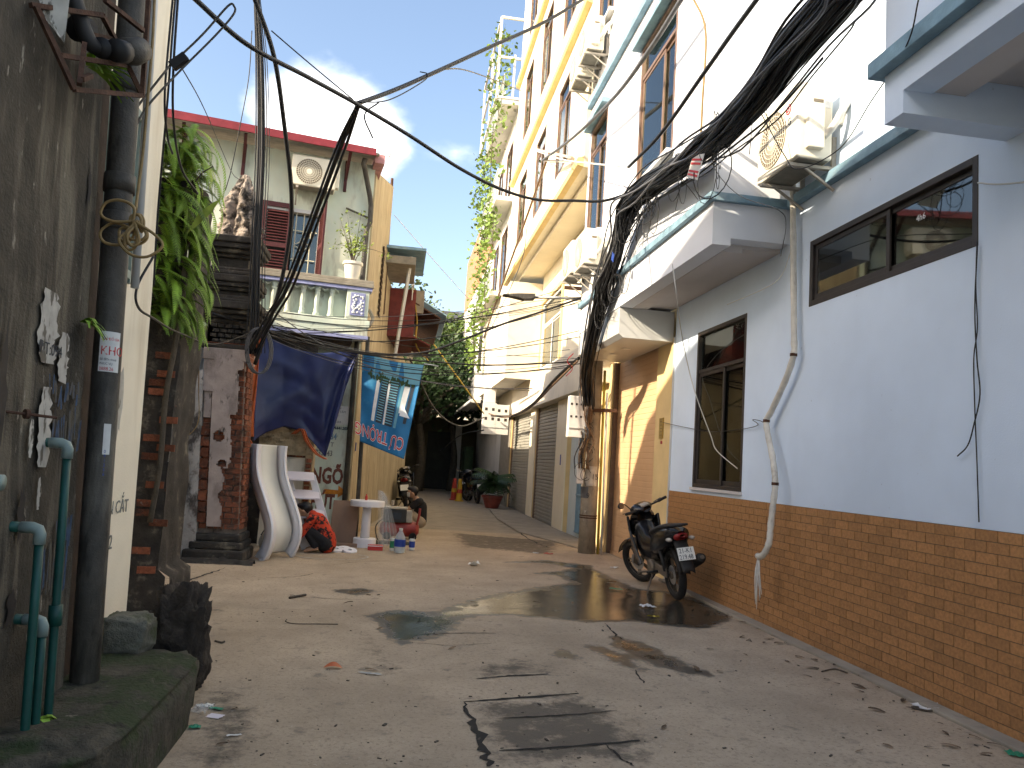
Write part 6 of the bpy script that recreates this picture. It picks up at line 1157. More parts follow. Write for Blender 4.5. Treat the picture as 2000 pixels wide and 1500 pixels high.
# potted palm by the far shutters
pm = thing('potted_palm', 'dark palm in a wide red pot beside the far shutters', 'potted plant', (3.2, 26.0, 0.0)); B().lathe([(0.2, 0), (0.22, 0.02), (0.33, 0.34), (0.36, 0.36), (0.36, 0.42), (0.32, 0.42)], (3.2, 26.0, 0.0), 24).build('pot', 'pot_red', pm)
def palm_frond():
    b = B(); p = Vector((0, 0, 0)); d = Vector((0.55, 0, 1)).normalized(); 
    for i in range(22):
        d = (d + Vector((0.03, 0, -0.04))).normalized(); q = p + d * 0.07; wl_ = 0.34 * math.sin(math.pi * (0.1 + 0.85 * i / 22))
        b.tube([p, q], 0.008, 4, False)
        if i > 3:
            for s_ in (-1, 1): b.add([p, q, q + Vector((0.10, s_ * wl_, -0.10 - 0.25 * wl_)), p + Vector((0.08, s_ * wl_, -0.12 - 0.25 * wl_))], [(0, 1, 2)] if s_ > 0 else [(2, 1, 0)])
        p = q
    return b.build('frond', 'leaf_palm', mesh_only=True)
pfm = palm_frond()
for i in range(17): a = i * 2.4; s_ = random.uniform(0.8, 1.15); piece('frond', pfm, pm, (3.2 + 0.05 * math.cos(a), 26.0 + 0.05 * math.sin(a), 0.4), (random.uniform(-0.15, 0.15), random.uniform(-0.35, 0.35), a), (s_, s_, s_))

# ================================================================== white playground pieces being painted
sl_ = thing('white_slide', 'white curved playground slide standing on end against the broken wall', 'slide', (-1.6, 11.3, 0))
nrm = Vector((0.80, -0.60, 0)); wv = Vector((0.60, 0.80, 0)); base = Vector((-1.73, 11.05, 0.0))
sp = [(0.0, -0.09), (0.12, 0.0), (0.28, 0.06), (0.45, 0.05), (0.65, -0.05), (0.85, -0.17), (1.05, -0.28), (1.25, -0.34), (1.42, -0.36), (1.55, -0.36)]
sq = spline([Vector((o, 0, z)) for z, o in sp], 6)
def spt(i, a, d): p = sq[i]; t_ = (sq[min(i + 1, len(sq) - 1)] - sq[max(i - 1, 0)]).normalized(); nn = Vector((t_.z, 0, -t_.x)); q = p + nn * d; return base + nrm * q.x + wv * a + Vector((0, 0, max(0.0, q.z)))
def ssheet(a0, a1, d0, d1, nme, m, th, i0=0, i1=None):
    i1 = i1 or len(sq) - 1; n_ = i1 - i0; b = B(); prof = [(a0, d0), (a1, d1)]
    b.grid(lambda u, v: spt(i0 + round(v * n_), a0 + (a1 - a0) * u, d0 + (d1 - d0) * u), 1, n_); return b.build(nme, m, sl_, smooth=True, solid=th)
ssheet(0.03, 0.47, 0.0, 0.0, 'bed', 'bed_cream', 0.02, 4); ssheet(0.0, 0.0, -0.04, 0.15, 'side_rail', 'white_gloss', 0.035); ssheet(0.50, 0.50, -0.04, 0.13, 'side_rail', 'white_gloss', 0.035, 3)
ssheet(-0.055, 0.012, 0.152, 0.152, 'rail_lip', 'white_gloss', 0.02); ssheet(0.49, 0.54, 0.132, 0.132, 'rail_lip', 'white_gloss', 0.02, 3); ssheet(0.018, 0.035, 0.03, 0.10, 'rail_rib', 'pale_pink', 0.012)
ld = thing('step_unit', 'white three tread step unit leaning on the broken wall', 'steps', (-1.4, 12.4, 0))
tz = [(1.13, -1.66), (0.86, -1.56), (0.58, -1.46), (0.28, -1.36)]
b = B()
for s_ in (0.0, 0.36):
    x0 = -1.70 + s_; P = [(x0, 1.14), (x0 + 0.10, 1.14), (x0 + 0.52, 0.0), (x0 + 0.36, 0.0)]
    B().prism(P, 'y', 12.28 + s_ * 0.25, 12.31 + s_ * 0.25).build('side_panel', 'white_gloss', ld, bevel=0.004)
for z, x in tz: B().obb((x + 0.21, 12.27, z - 0.02), (0.20, 0.05, 0), (-0.02, 0.10, 0.055), (0, 0, 0.012)).build('tread', 'pale_pink', ld, bevel=0.004)
bo = B().obb((-0.80, 13.28, 0.36), (0.21, 0.03, 0), (0, 0.012, 0.0), (0.012, 0.05, 0.36)).build('brown_board', 'board_brown', label='flat brown board leaning on the mint wall below the arrow', cat='board', bevel=0.003)
B().obb((-0.75, 12.95, 0.035), (0.22, 0.03, 0), (0, 0.03, 0), (0, 0, 0.03)).build('wood_offcut', 'board_brown', label='low brown timber offcut lying before the brown board', cat='timber', bevel=0.004)
tb = thing('round_table', 'white round pedestal table freshly painted beside the brown board', 'table', (-0.44, 13.1, 0)); tcx = (-0.44, 13.1, 0)
B().lathe([(0.0, 0.66), (0.275, 0.66), (0.28, 0.67), (0.28, 0.745), (0.275, 0.755), (0.0, 0.755)], tcx, 40, caps=False).build('top', 'white_gloss', tb); B().lathe([(0.075, 0.14), (0.07, 0.66)], tcx, 28).build('column', 'white_gloss', tb, smooth=True); B().lathe([(0.18, 0.0), (0.185, 0.01), (0.185, 0.14), (0.175, 0.15), (0, 0.15)], tcx, 32, caps=False).build('base', 'white_gloss', tb)
B().lathe([(0.022, 0), (0.022, 0.06), (0.008, 0.08), (0.008, 0.10), (0, 0.10)], (-0.47, 13.2, 0.755), 10, caps=False).build('glue_bottle', 'red_card', label='tiny red bottle standing on the white round table', cat='bottle')
b = B()
for i in range(5): x = -0.22 + 0.07 * i; b.add([(x, 13.25 + 0.02 * i, 0.02), (x + 0.10, 13.22, 0.02), (x + 0.02 - 0.04 * i, 13.42, 0.9 - 0.05 * i), (x - 0.08 - 0.03 * i, 13.44, 0.92)], [(0, 1, 2, 3)])
b.build('plastic_film', 'film', label='crumpled clear plastic film behind the white round table', cat='film')
bx_ = thing('red_carton', 'small red and white carton on the ground by the table', 'box', (-0.27, 12.72, 0)); B().obb((-0.25, 12.72, 0.045), (0.115, 0.01, 0), (-0.005, 0.06, 0), (0, 0, 0.042)).build('carton', 'red_card', bx_, bevel=0.003); B().obb((-0.25, 12.658, 0.075), (0.116, 0.01, 0), (0, 0.002, 0), (0, 0, 0.006)).build('stripe', 'print_white', bx_); B().obb((-0.37, 12.70, 0.07), (0.025, 0.0, 0.022), (0, 0.055, 0), (0.002, 0, 0.002)).build('flap', 'print_white', bx_)
for i, (x, y, z, r, lab) in enumerate(((-0.93, 12.33, 0.02, 0.10, 'white disc lying nearest the crouching person'), (-0.82, 12.26, 0.045, 0.10, 'white ring tilted on the discs, middle one'), (-0.72, 12.38, 0.04, 0.11, 'white disc behind the tilted ring'), (-0.62, 12.27, 0.035, 0.11, 'white ring with a dark hole, rightmost of the discs'))):
    B().lathe([(0.035, -0.012), (r, -0.014), (r, 0.012), (0.035, 0.014), (0.035, -0.012)], (x, y, z), 24, axis=(0.1 * (i % 2), -0.25 * (i > 0), 1), caps=False).build('white_disc', 'white_gloss', label=lab, cat='disc', group='white discs on the ground')
wb = thing('water_bottle', 'large clear water bottle with a blue label on the ground', 'bottle', (0.13, 12.5, 0)); B().lathe([(0.075, 0.0), (0.09, 0.02), (0.09, 0.22), (0.078, 0.25), (0.04, 0.32), (0.028, 0.335), (0.028, 0.36)], (0.13, 12.5, 0.008), 20).build('body', 'clear_plastic', wb, smooth=True); B().lathe([(0.0915, 0.10), (0.0915, 0.21)], (0.13, 12.5, 0.008), 20, caps=False).build('label_band', 'label_blue', wb, smooth=True); B().lathe([(0.031, 0.35), (0.031, 0.38), (0, 0.38)], (0.13, 12.5, 0.008), 14, caps=False).build('cap', 'can_white', wb); B().lathe([(0.084, 0.004), (0.084, 0.09), (0, 0.09)], (0.13, 12.5, 0.01), 16, caps=False).build('water', 'can_white', wb)
for x, y, m, lab, h in ((0.02, 12.72, 'can_green', 'small green and white can left of the water bottle', 0.2), (0.33, 12.95, 'label_blue', 'small blue can right of the water bottle', 0.18)):
    t = thing('drink_can', lab, 'can', (x, y, 0)); B().lathe([(0.042, 0), (0.048, 0.012), (0.048, h - 0.02), (0.042, h)], (x, y, 0.006), 18).build('body', 'can_white', t); B().lathe([(0.0485, h * 0.25), (0.0485, h * 0.8)], (x, y, 0.006), 18, caps=False).build('print_band', m, t)
# compressor
cp = thing('air_compressor', 'dusty air compressor with black engine box and red tank', 'compressor', (0.12, 14.6, 0))
tkn = B(); tkn.lathe([(0.0, -0.36), (0.08, -0.35), (0.13, -0.31), (0.14, -0.27), (0.14, 0.27), (0.13, 0.31), (0.08, 0.35), (0.0, 0.36)], (0.12, 14.6, 0.19), 24, axis=(1, 0.1, 0), caps=False); tkn.build('tank', 'tank_red', cp, smooth=True)
B().obb((0.02, 14.58, 0.43), (0.20, 0.02, 0), (-0.015, 0.14, 0), (0, 0, 0.12)).build('engine_box', 'engine_black', cp, bevel=0.02); B().obb((0.02, 14.58, 0.57), (0.21, 0.02, 0), (-0.015, 0.15, 0), (0, 0, 0.018)).build('engine_lid', 'dusty_steel', cp, bevel=0.01)
B().obb((0.28, 14.6, 0.42), (0.06, 0, 0), (0, 0.1, 0), (0, 0, 0.11)).build('cylinder_head', 'dusty_steel', cp, bevel=0.02); B().obb((0.04, 14.435, 0.43), (0.10, 0.01, 0), (0, 0.003, 0), (0, 0, 0.06)).build('name_panel', 'print_dark', cp); text('panel_number', '389', 0.07, 'print_white', cp, (-0.02, 14.428, 0.41), (1, 0.1, 0), (0, 0, 1), 0.002)
B().tube(spline([(0.42, 14.55, 0.25), (0.46, 14.55, 0.45), (0.47, 14.56, 0.58)], 5), 0.022, 8).build('handle', 'tank_red', cp, smooth=True)
for dx in (-0.22, 0.25): B().lathe([(0.07, -0.02), (0.07, 0.02)], (0.12 + dx, 14.46, 0.07), 16, axis=(0, 1, 0)).build('wheel', 'tyre', cp)
for dx in (-0.2, 0.2): B().bar((0.12 + dx, 14.6, 0.0), (0.12 + dx, 14.6, 0.1), 0.04).build('foot', 'engine_black', cp)
B().tube(spline([(-0.15, 14.5, 0.4), (-0.3, 14.2, 0.25), (-0.22, 13.9, 0.02), (0.0, 13.8, 0.015), (0.3, 14.0, 0.015), (0.4, 14.6, 0.1), (0.15, 15.5, 0.35), (0.02, 15.86, 0.46)], 7), 0.010, 6).build('air_hose', 'cable_black', label='black air hose from the compressor to the spray gun', cat='hose', smooth=True)
B().obb((0.0, 13.7, 0.03), (0.34, 0.02, 0), (0, 0.05, 0), (0, 0, 0.028)).build('stone_slab', 'rock', label='low stone slab in front of the compressor', cat='stone', bevel=0.01)

# ================================================================== people
def capsule(b, p, q, r0, r1, n=14):
    p, q = Vector(p), Vector(q); d = q - p; L_ = max(d.length, 1e-4); t_ = d / L_; P = []; rr = []
    for a in (-88, -60, -30, 0): P.append(p + t_ * r0 * math.sin(R(a))); rr.append(r0 * math.cos(R(a)))
    for a in (0, 30, 60, 88): P.append(q + t_ * r1 * math.sin(R(a))); rr.append(r1 * math.cos(R(a)))
    b.tube(P, rr, n)
def fused(nme, caps_, m, parent, vox=0.010, it=4, balls=()):
    b = B()
    for c in caps_: capsule(b, *c)
    for c, r in balls: b.ball(c, r, 18, 12)
    o = b.build(nme, m, parent, smooth=True); md = o.modifiers.new('fuse', 'REMESH'); md.mode = 'VOXEL'; md.voxel_size = vox; md.use_smooth_shade = True
    sm = o.modifiers.new('smooth', 'SMOOTH'); sm.iterations = it; sm.factor = 0.5; return o
def hand(caps_, w, fwd, down, side, s=1.0):
    w, f, d, sd = Vector(w), Vector(fwd).normalized(), Vector(down).normalized(), Vector(side).normalized(); pc_ = w + f * 0.045 * s; caps_.append((w, pc_, 0.026 * s, 0.03 * s))
    for i, (o, L_) in enumerate(((-0.030, 0.062), (-0.010, 0.072), (0.010, 0.068), (0.028, 0.052))): a = pc_ + sd * o * s + f * 0.02 * s; k1 = a + f * L_ * 0.55 * s + d * 0.012 * s; capsk = k1 + f * L_ * 0.25 * s + d * L_ * 0.5 * s; caps_.append((a, k1, 0.0105 * s, 0.0095 * s)); caps_.append((k1, capsk, 0.0095 * s, 0.008 * s))
    a = w + f * 0.02 * s - sd * 0.028 * s; k1 = a - sd * 0.025 * s + f * 0.03 * s; caps_.append((a, k1, 0.012 * s, 0.011 * s)); caps_.append((k1, k1 + f * 0.03 * s + d * 0.012 * s, 0.011 * s, 0.009 * s))
# painter in black T-shirt, squatting in profile towards the table
pa = thing('person', 'person in black T-shirt and khaki trousers squatting and holding a spray gun', 'person', (0.42, 16.0, 0))
sk = []
hp_, ch, nk, hd = Vector((0.53, 16.0, 0.25)), Vector((0.52, 16.0, 0.52)), Vector((0.44, 16.0, 0.69)), Vector((0.335, 15.99, 0.80))
sk += [(hp_, ch, 0.11, 0.12), (ch, nk - Vector((0, 0, 0.05)), 0.12, 0.08), (nk - Vector((0, 0, 0.05)), hd + Vector((0.03, 0, -0.03)), 0.052, 0.05)]
for s_ in (-1, 1):
    kn_ = Vector((0.24, 16.0 + 0.12 * s_, 0.44)); an = Vector((0.42, 16.0 + 0.13 * s_, 0.09)); sk += [(hp_ + Vector((0, 0.08 * s_, 0)), kn_, 0.085, 0.06), (kn_, an, 0.055, 0.038), (an, an + Vector((-0.04, 0, -0.055)), 0.036, 0.034), (an + Vector((0.02, 0, -0.055)), an + Vector((-0.16, 0.01 * s_, -0.062)), 0.034, 0.026)]
    sh = Vector((0.47, 16.0 + 0.16 * s_, 0.635)); el = Vector((0.28, 16.0 + 0.17 * s_, 0.46)); wr = Vector((0.075, 15.95 + 0.05 * s_, 0.45 + 0.02 * s_)); sk += [(ch + Vector((-0.02, 0.06 * s_, 0.10)), sh, 0.07, 0.055), (sh, el, 0.048, 0.036), (el, wr, 0.036, 0.024)]; hand(sk, wr, (-1, 0.0, 0.05), (0.2, 0, -1), (0, 1, 0))
hb = [(hd, (0.092, 0.075, 0.108)), (hd + Vector((-0.04, 0, -0.055)), (0.052, 0.05, 0.05)), (hd + Vector((-0.098, 0, -0.015)), (0.016, 0.012, 0.02)), (hd + Vector((0.005, -0.075, -0.01)), (0.02, 0.01, 0.028)), (hd + Vector((0.005, 0.075, -0.01)), (0.02, 0.01, 0.028))]
fused('body', sk, 'skin', pa, 0.009, 3, hb)
B().ball(hd + Vector((-0.083, -0.032, 0.012)), (0.009, 0.012, 0.007), 8, 6).ball(hd + Vector((-0.083, 0.032, 0.012)), (0.009, 0.012, 0.007), 8, 6).build('eyes', 'hair', pa)
B().grid(lambda u, v: hd + Vector((-0.108 * math.cos((u - 0.5) * 2.0) + 0.012, 0.085 * math.sin((u - 0.5) * 2.0), -0.085 + 0.085 * v)), 12, 5).build('face_mask', 'mask_grey', pa, smooth=True, solid=0.006)
fused('hair', [], 'hair', pa, 0.008, 2, [(hd + Vector((0.028, 0, 0.040)), (0.098, 0.086, 0.092)), (hd + Vector((-0.03, 0, 0.078)), (0.075, 0.072, 0.045)), (hd + Vector((0.065, 0, -0.02)), (0.04, 0.066, 0.06))])
sc_ = [(hp_ + Vector((0.01, 0, -0.02)), ch, 0.128, 0.138), (ch, nk - Vector((-0.01, 0, 0.075)), 0.138, 0.095)]
for s_ in (-1, 1): sh = Vector((0.47, 16.0 + 0.16 * s_, 0.635)); el = Vector((0.28, 16.0 + 0.17 * s_, 0.46)); sc_ += [(ch + Vector((-0.02, 0.06 * s_, 0.10)), sh, 0.085, 0.07), (sh, sh.lerp(el, 0.6), 0.066, 0.062)]
fused('t_shirt', sc_, 'cloth_black', pa, 0.011, 4)
tr = [(hp_ + Vector((0, -0.06, -0.03)), hp_ + Vector((0, 0.06, -0.03)), 0.125, 0.125)]
for s_ in (-1, 1): kn_ = Vector((0.24, 16.0 + 0.12 * s_, 0.44)); an = Vector((0.42, 16.0 + 0.13 * s_, 0.09)); tr += [(hp_ + Vector((0, 0.08 * s_, 0)), kn_, 0.10, 0.074), (kn_, kn_.lerp(an, 0.85), 0.070, 0.056)]
fused('trousers', tr, 'cloth_khaki', pa, 0.011, 4)
sg = thing('spray_gun', 'small metal spray gun with cup held by the squatting painter', 'spray gun', (0.0, 15.95, 0.42)); B().tube([(0.03, 15.95, 0.40), (0.0, 15.95, 0.49)], 0.014, 8).build('grip', 'steel', sg, smooth=True); B().tube([(0.03, 15.95, 0.49), (-0.10, 15.95, 0.50), (-0.13, 15.95, 0.50)], [0.016, 0.016, 0.008], 10).build('barrel', 'steel', sg, smooth=True); B().lathe([(0.012, 0), (0.035, 0.03), (0.035, 0.11), (0.03, 0.115)], (-0.04, 15.95, 0.505), 14).build('cup', 'dusty_steel', sg)
# person in red camouflage shirt, crouching with the head down
pr_ = thing('person', 'person in red and black camouflage shirt crouching over the work beside the slide', 'person', (-1.12, 12.15, 0))
hp2, ch2, nk2, hd2 = Vector((-0.99, 12.10, 0.20)), Vector((-1.13, 12.13, 0.44)), Vector((-1.24, 12.15, 0.55)), Vector((-1.335, 12.16, 0.615))
sk = [(hp2, ch2, 0.13, 0.13), (ch2, nk2, 0.13, 0.07), (nk2, hd2, 0.052, 0.055)]; sh2 = []
for s_ in (-1, 1):
    sh = Vector((-1.19, 12.14 + 0.17 * s_, 0.50)); el = Vector((-1.33, 12.13 + 0.20 * s_, 0.27)); wr = Vector((-1.44, 12.12 + 0.12 * s_, 0.13)); kn_ = Vector((-1.28, 12.12 + 0.13 * s_, 0.36)); an = Vector((-1.10, 12.10 + 0.13 * s_, 0.085))
    sk += [(ch2 + Vector((0, 0.07 * s_, 0.03)), sh, 0.075, 0.056), (sh, el, 0.048, 0.037), (el, wr, 0.036, 0.024), (hp2 + Vector((0, 0.08 * s_, 0)), kn_, 0.085, 0.06), (kn_, an, 0.055, 0.038), (an, an + Vector((-0.15, 0, -0.05)), 0.036, 0.026)]; hand(sk, wr, (-0.6, 0, -0.8), (0.6, 0, -0.5), (0, 1, 0))
    sh2 += [(ch2 + Vector((0, 0.07 * s_, 0.03)), sh, 0.095, 0.074), (sh, el, 0.068, 0.056), (el, el.lerp(wr, 0.7), 0.054, 0.046)]
fused('body', sk, 'skin', pr_, 0.009, 3, [(hd2, (0.095, 0.078, 0.10)), (hd2 + Vector((-0.05, 0, -0.06)), (0.05, 0.05, 0.045)), (hd2 + Vector((-0.095, 0, -0.035)), (0.016, 0.013, 0.018)), (hd2 + Vector((0.0, -0.078, -0.015)), (0.02, 0.011, 0.028)), (hd2 + Vector((0, 0.078, -0.015)), (0.02, 0.011, 0.028))])
B().ball(hd2 + Vector((-0.088, -0.032, -0.004)), (0.009, 0.012, 0.007), 8, 6).ball(hd2 + Vector((-0.088, 0.032, -0.004)), (0.009, 0.012, 0.007), 8, 6).build('eyes', 'hair', pr_)
fused('hair', [], 'hair', pr_, 0.008, 2, [(hd2 + Vector((0.022, 0, 0.035)), (0.105, 0.092, 0.092)), (hd2 + Vector((-0.04, 0, 0.065)), (0.07, 0.074, 0.045)), (hd2 + Vector((0.06, 0, -0.02)), (0.045, 0.072, 0.06))])
fused('shirt', [(hp2 + Vector((0.01, 0, 0.0)), ch2, 0.155, 0.155), (hp2 + Vector((0.03, 0, -0.06)), hp2 + Vector((0, 0, 0.05)), 0.15, 0.15), (ch2, nk2 + Vector((0.03, 0, -0.01)), 0.15, 0.085)] + sh2, 'cloth_camo', pr_, 0.011, 4)
tr = [(hp2 + Vector((0.01, -0.06, -0.05)), hp2 + Vector((0.01, 0.06, -0.05)), 0.125, 0.125)]
for s_ in (-1, 1): kn_ = Vector((-1.28, 12.12 + 0.13 * s_, 0.36)); an = Vector((-1.10, 12.10 + 0.13 * s_, 0.085)); tr += [(hp2 + Vector((0, 0.08 * s_, -0.02)), kn_, 0.10, 0.075), (kn_, kn_.lerp(an, 0.9), 0.07, 0.055)]
fused('trousers', tr, 'cloth_black', pr_, 0.011, 4)
hl = thing('helmet_bag', 'small shiny bag behind the foot of the white slide', 'bag', (-1.80, 11.75, 0)); B().ball((-1.80, 11.75, 0.16), (0.09, 0.09, 0.13), 16, 10).build('sack', 'dusty_steel', hl, smooth=True); B().tube(spline([(-1.86, 11.72, 0.26), (-1.80, 11.70, 0.34), (-1.74, 11.72, 0.27)], 5), 0.008, 6).build('handle', 'bike_matt', hl)
# ================================================================== motorbike
def make_bike(lab, grp=None, plate=True, paint='bike_black'):
    """local frame: x forward, y left, z up; rear axle above the origin"""
    t = thing('motorbike', lab, 'motorbike', (0, 0, 0), grp); WL[t.name] = Vector((0, 0, 0)); Rw = 0.29
    steer = Matrix.Translation((1.0, 0, 0.85)) @ Matrix.Rotation(R(28), 4, Vector((-0.40, 0, 0.92)).normalized()) @ Matrix.Translation((-1.0, 0, -0.85))
    def S(b): b.v = [tuple(steer @ Vector(p)) for p in b.v]; return b
    def wheel(cx, st=False):
        b = B(); n_, m_ = 40, 10; b.grid(lambda u, v: (cx + (0.245 + 0.046 * math.cos(6.283 * v)) * math.cos(6.283 * u), 0.045 * math.sin(6.283 * v), Rw + (0.245 + 0.046 * math.cos(6.283 * v)) * math.sin(6.283 * u)), n_, m_); w = (S(b) if st else b).build('wheel', 'tyre', t, smooth=True)
        b = B(); b.lathe([(0.205, -0.022), (0.222, -0.022), (0.222, 0.022), (0.205, 0.022), (0.205, -0.022)], (cx, 0, Rw), 36, axis=(0, 1, 0), caps=False); b.lathe([(0.045, -0.05), (0.045, 0.05)], (cx, 0, Rw), 16, axis=(0, 1, 0)); (S(b) if st else b).build('rim', 'bike_dust', w)
        b = B()
        for k in range(5):
            for d in (-0.13, 0.13): a = 2 * math.pi * k / 5 + d; c = 2 * math.pi * k / 5; b.bar((cx + 0.04 * math.cos(c), 0, Rw + 0.04 * math.sin(c)), (cx + 0.21 * math.cos(a), 0, Rw + 0.21 * math.sin(a)), 0.02, 0.014)
        (S(b) if st else b).build('spoke', 'bike_dust', w); b = B(); b.lathe([(0.11, 0.03), (0.11, 0.034)], (cx, 0.0, Rw), 24, axis=(0, 1, 0)); (S(b) if st else b).build('brake_disc', 'steel', w)
    wheel(0.0); wheel(1.28, True)
    def loft(nme, secs, m, bev=0, par=None, st=False, n=16, sq=2.6):               # superellipse sections (x, zc, half width, half height)
        b = B(); b.grid(lambda u, v: (lambda s, a: (s[0] + (s[4] if len(s) > 4 else 0) * math.sin(a), s[2] * math.copysign(abs(math.cos(a)) ** (2 / sq), math.cos(a)), s[1] + s[3] * math.copysign(abs(math.sin(a)) ** (2 / sq), math.sin(a))))(secs[round(v * (len(secs) - 1))], 6.283185 * u), n, len(secs) - 1)
        k = len(secs) - 1; b.f.append(tuple(range(n))); b.f.append(tuple(k * (n + 1) + i for i in reversed(range(n)))); return (S(b) if st else b).build(nme, m, par or t, smooth=True)
    loft('tail_cowl', [(-0.36, 0.80, 0.04, 0.03), (-0.30, 0.79, 0.11, 0.07), (-0.18, 0.755, 0.15, 0.11), (0.0, 0.715, 0.16, 0.14), (0.2, 0.66, 0.15, 0.16), (0.38, 0.62, 0.13, 0.16), (0.52, 0.57, 0.10, 0.13)], paint)
    loft('seat', [(-0.22, 0.855, 0.07, 0.02), (-0.12, 0.86, 0.115, 0.035), (0.08, 0.835, 0.13, 0.04), (0.30, 0.78, 0.125, 0.045), (0.50, 0.735, 0.10, 0.045), (0.62, 0.73, 0.06, 0.03)], 'bike_matt')
    B().tube(spline([(-0.10, 0.10, 0.87), (-0.26, 0.11, 0.885), (-0.34, 0.06, 0.89), (-0.34, -0.06, 0.89), (-0.26, -0.11, 0.885), (-0.10, -0.10, 0.87)], 5), 0.012, 8).build('grab_rail', 'bike_matt', t, smooth=True)
    loft('centre_body', [(0.30, 0.55, 0.10, 0.13), (0.5, 0.53, 0.12, 0.16), (0.70, 0.53, 0.14, 0.18), (0.86, 0.60, 0.15, 0.22), (0.96, 0.70, 0.13, 0.20)], paint)
    for s in (-1, 1): b = B(); b.prism([(0.66, 0.34), (0.80, 0.30), (1.0, 0.46), (1.10, 0.66), (1.07, 0.86), (0.97, 0.92), (0.93, 0.74), (0.80, 0.52)], 'y', s * 0.165, s * 0.195); b.v = [(x, y * (1 + 0.35 * (z - 0.4)) + (0 if x < 0.95 else -s * 0.05 * (x - 0.95) / 0.15), z) for x, y, z in b.v]; b.build('leg_shield', paint, t, bevel=0.012)
    loft('front_cowl', [(0.90, 0.86, 0.10, 0.12), (0.98, 0.84, 0.165, 0.16), (1.07, 0.78, 0.16, 0.17), (1.15, 0.72, 0.08, 0.10)], paint)
    # engine, frame, swing arm
    b = B(); b.box(0.46, -0.10, 0.24, 0.70, 0.10, 0.42); b.lathe([(0.085, -0.12), (0.09, -0.10), (0.09, 0.11), (0.08, 0.13)], (0.52, 0, 0.32), 20, axis=(0, 1, 0)); b.obb((0.78, 0, 0.40), (0.10, 0, 0.03), (0, 0.07, 0), (-0.02, 0, 0.06)); b.build('engine', 'bike_dust', t, bevel=0.015)
    for s in (-1, 1): B().bar((0.42, 0.085 * s, 0.36), (-0.02, 0.085 * s, 0.29), 0.03, 0.045).build('swing_arm', 'bike_matt', t, bevel=0.006)
    B().bar((0.40, 0.09, 0.335), (0.0, 0.10, 0.315), 0.02, 0.11).build('chain_case', 'bike_dust', t, bevel=0.01)
    for s in (-1, 1): B().tube([(0.02, 0.105 * s, 0.34), (0.16, 0.105 * s, 0.62)], 0.022, 8).build('shock', 'bike_matt', t, smooth=True); B().tube([(0.30, 0.10 * s, 0.30), (0.30, 0.24 * s, 0.30)], 0.014, 8).build('foot_peg', 'bike_matt', t, smooth=True); B().tube([(0.62, 0.10 * s, 0.25), (0.62, 0.25 * s, 0.26)], 0.013, 8).build('foot_peg', 'bike_dust', t, smooth=True)
    B().tube(spline([(0.72, -0.10, 0.26), (0.5, -0.14, 0.19), (0.3, -0.16, 0.24), (0.1, -0.17, 0.33)], 5), 0.022, 8).build('exhaust_pipe', 'bike_dust', t, smooth=True)
    ex = B().tube([(0.14, -0.172, 0.31), (0.08, -0.175, 0.335), (-0.34, -0.20, 0.50), (-0.38, -0.202, 0.515)], [0.035, 0.055, 0.060, 0.045], 16).build('exhaust', 'bike_matt', t, smooth=True); B().tube([(-0.37, -0.202, 0.512), (-0.395, -0.203, 0.522)], 0.024, 10).build('tip', 'bike_dust', ex); 
    # rear guard, plate, lights
    b = B(); b.grid(lambda u, v: (-0.26 - 0.22 * v - 0.02 * math.sin(3 * v), (u - 0.5) * (0.17 - 0.03 * v), 0.76 - 0.36 * v - 0.03 * (2 * u - 1) ** 2), 6, 8); b.build('rear_guard', 'bike_matt', t, smooth=True, solid=0.008)
    b = B(); b.grid(lambda u, v: (0.345 * math.cos(R(75 + 95 * v)), (u - 0.5) * 0.13, Rw + 0.345 * math.sin(R(75 + 95 * v)) - 0.01 * (2 * u - 1) ** 2), 6, 14); b.build('hugger', 'bike_matt', t, smooth=True, solid=0.006)
    loft('tail_light', [(-0.375, 0.775, 0.03, 0.02), (-0.36, 0.77, 0.07, 0.035), (-0.30, 0.765, 0.09, 0.045)], 'lens_red')
    for s in (-1, 1): b = B(); b.ball((-0.30, 0.135 * s, 0.735), (0.055, 0.035, 0.024), 12, 8); b.build('turn_signal', 'lens_amber', t, smooth=True)
    pz = Vector((-0.44, 0, 0.585)); pu = Vector((-0.30, 0, 0.95)).normalized() * -1; up = Vector((0.35, 0, 0.94)).normalized()
    pl_ = B().obb(pz, (0, 0.098, 0), up * 0.072, up.cross(Vector((0, 1, 0))).normalized() * 0.003).build('number_plate', 'plate_white', t, bevel=0.003)
    if plate:
        nrm_ = Vector((0, -1, 0)).cross(up).normalized()
        text('plate_text', '21-K1', 0.074, 'print_dark', pl_, pz + Vector((0, 0.080, 0)) + up * 0.010 + nrm_ * 0.0042, (0, -1, 0), up, 0.001, squash=0.85); text('plate_text', '219.48', 0.074, 'print_dark', pl_, pz + Vector((0, 0.088, 0)) - up * 0.060 + nrm_ * 0.0042, (0, -1, 0), up, 0.001, squash=0.8)
    # steering assembly
    b = B()
    for s in (-1, 1): b.tube([(1.28, 0.075 * s, Rw), (1.12, 0.075 * s, 0.62), (1.02, 0.07 * s, 0.86)], [0.026, 0.024, 0.02], 10)
    S(b).build('fork', 'bike_dust', t, smooth=True); b = B(); b.grid(lambda u, v: (1.28 + 0.325 * math.cos(R(25 + 120 * v)), (u - 0.5) * 0.13, Rw + 0.325 * math.sin(R(25 + 120 * v)) - 0.012 * (2 * u - 1) ** 2), 6, 14); S(b).build('front_mudguard', paint, t, smooth=True, solid=0.006)
    hb_ = loft('handlebar_cowl', [(0.86, 0.985, 0.07, 0.035), (0.92, 1.0, 0.15, 0.055), (1.0, 1.0, 0.15, 0.075), (1.08, 0.975, 0.10, 0.07), (1.13, 0.95, 0.05, 0.04)], paint, st=True)
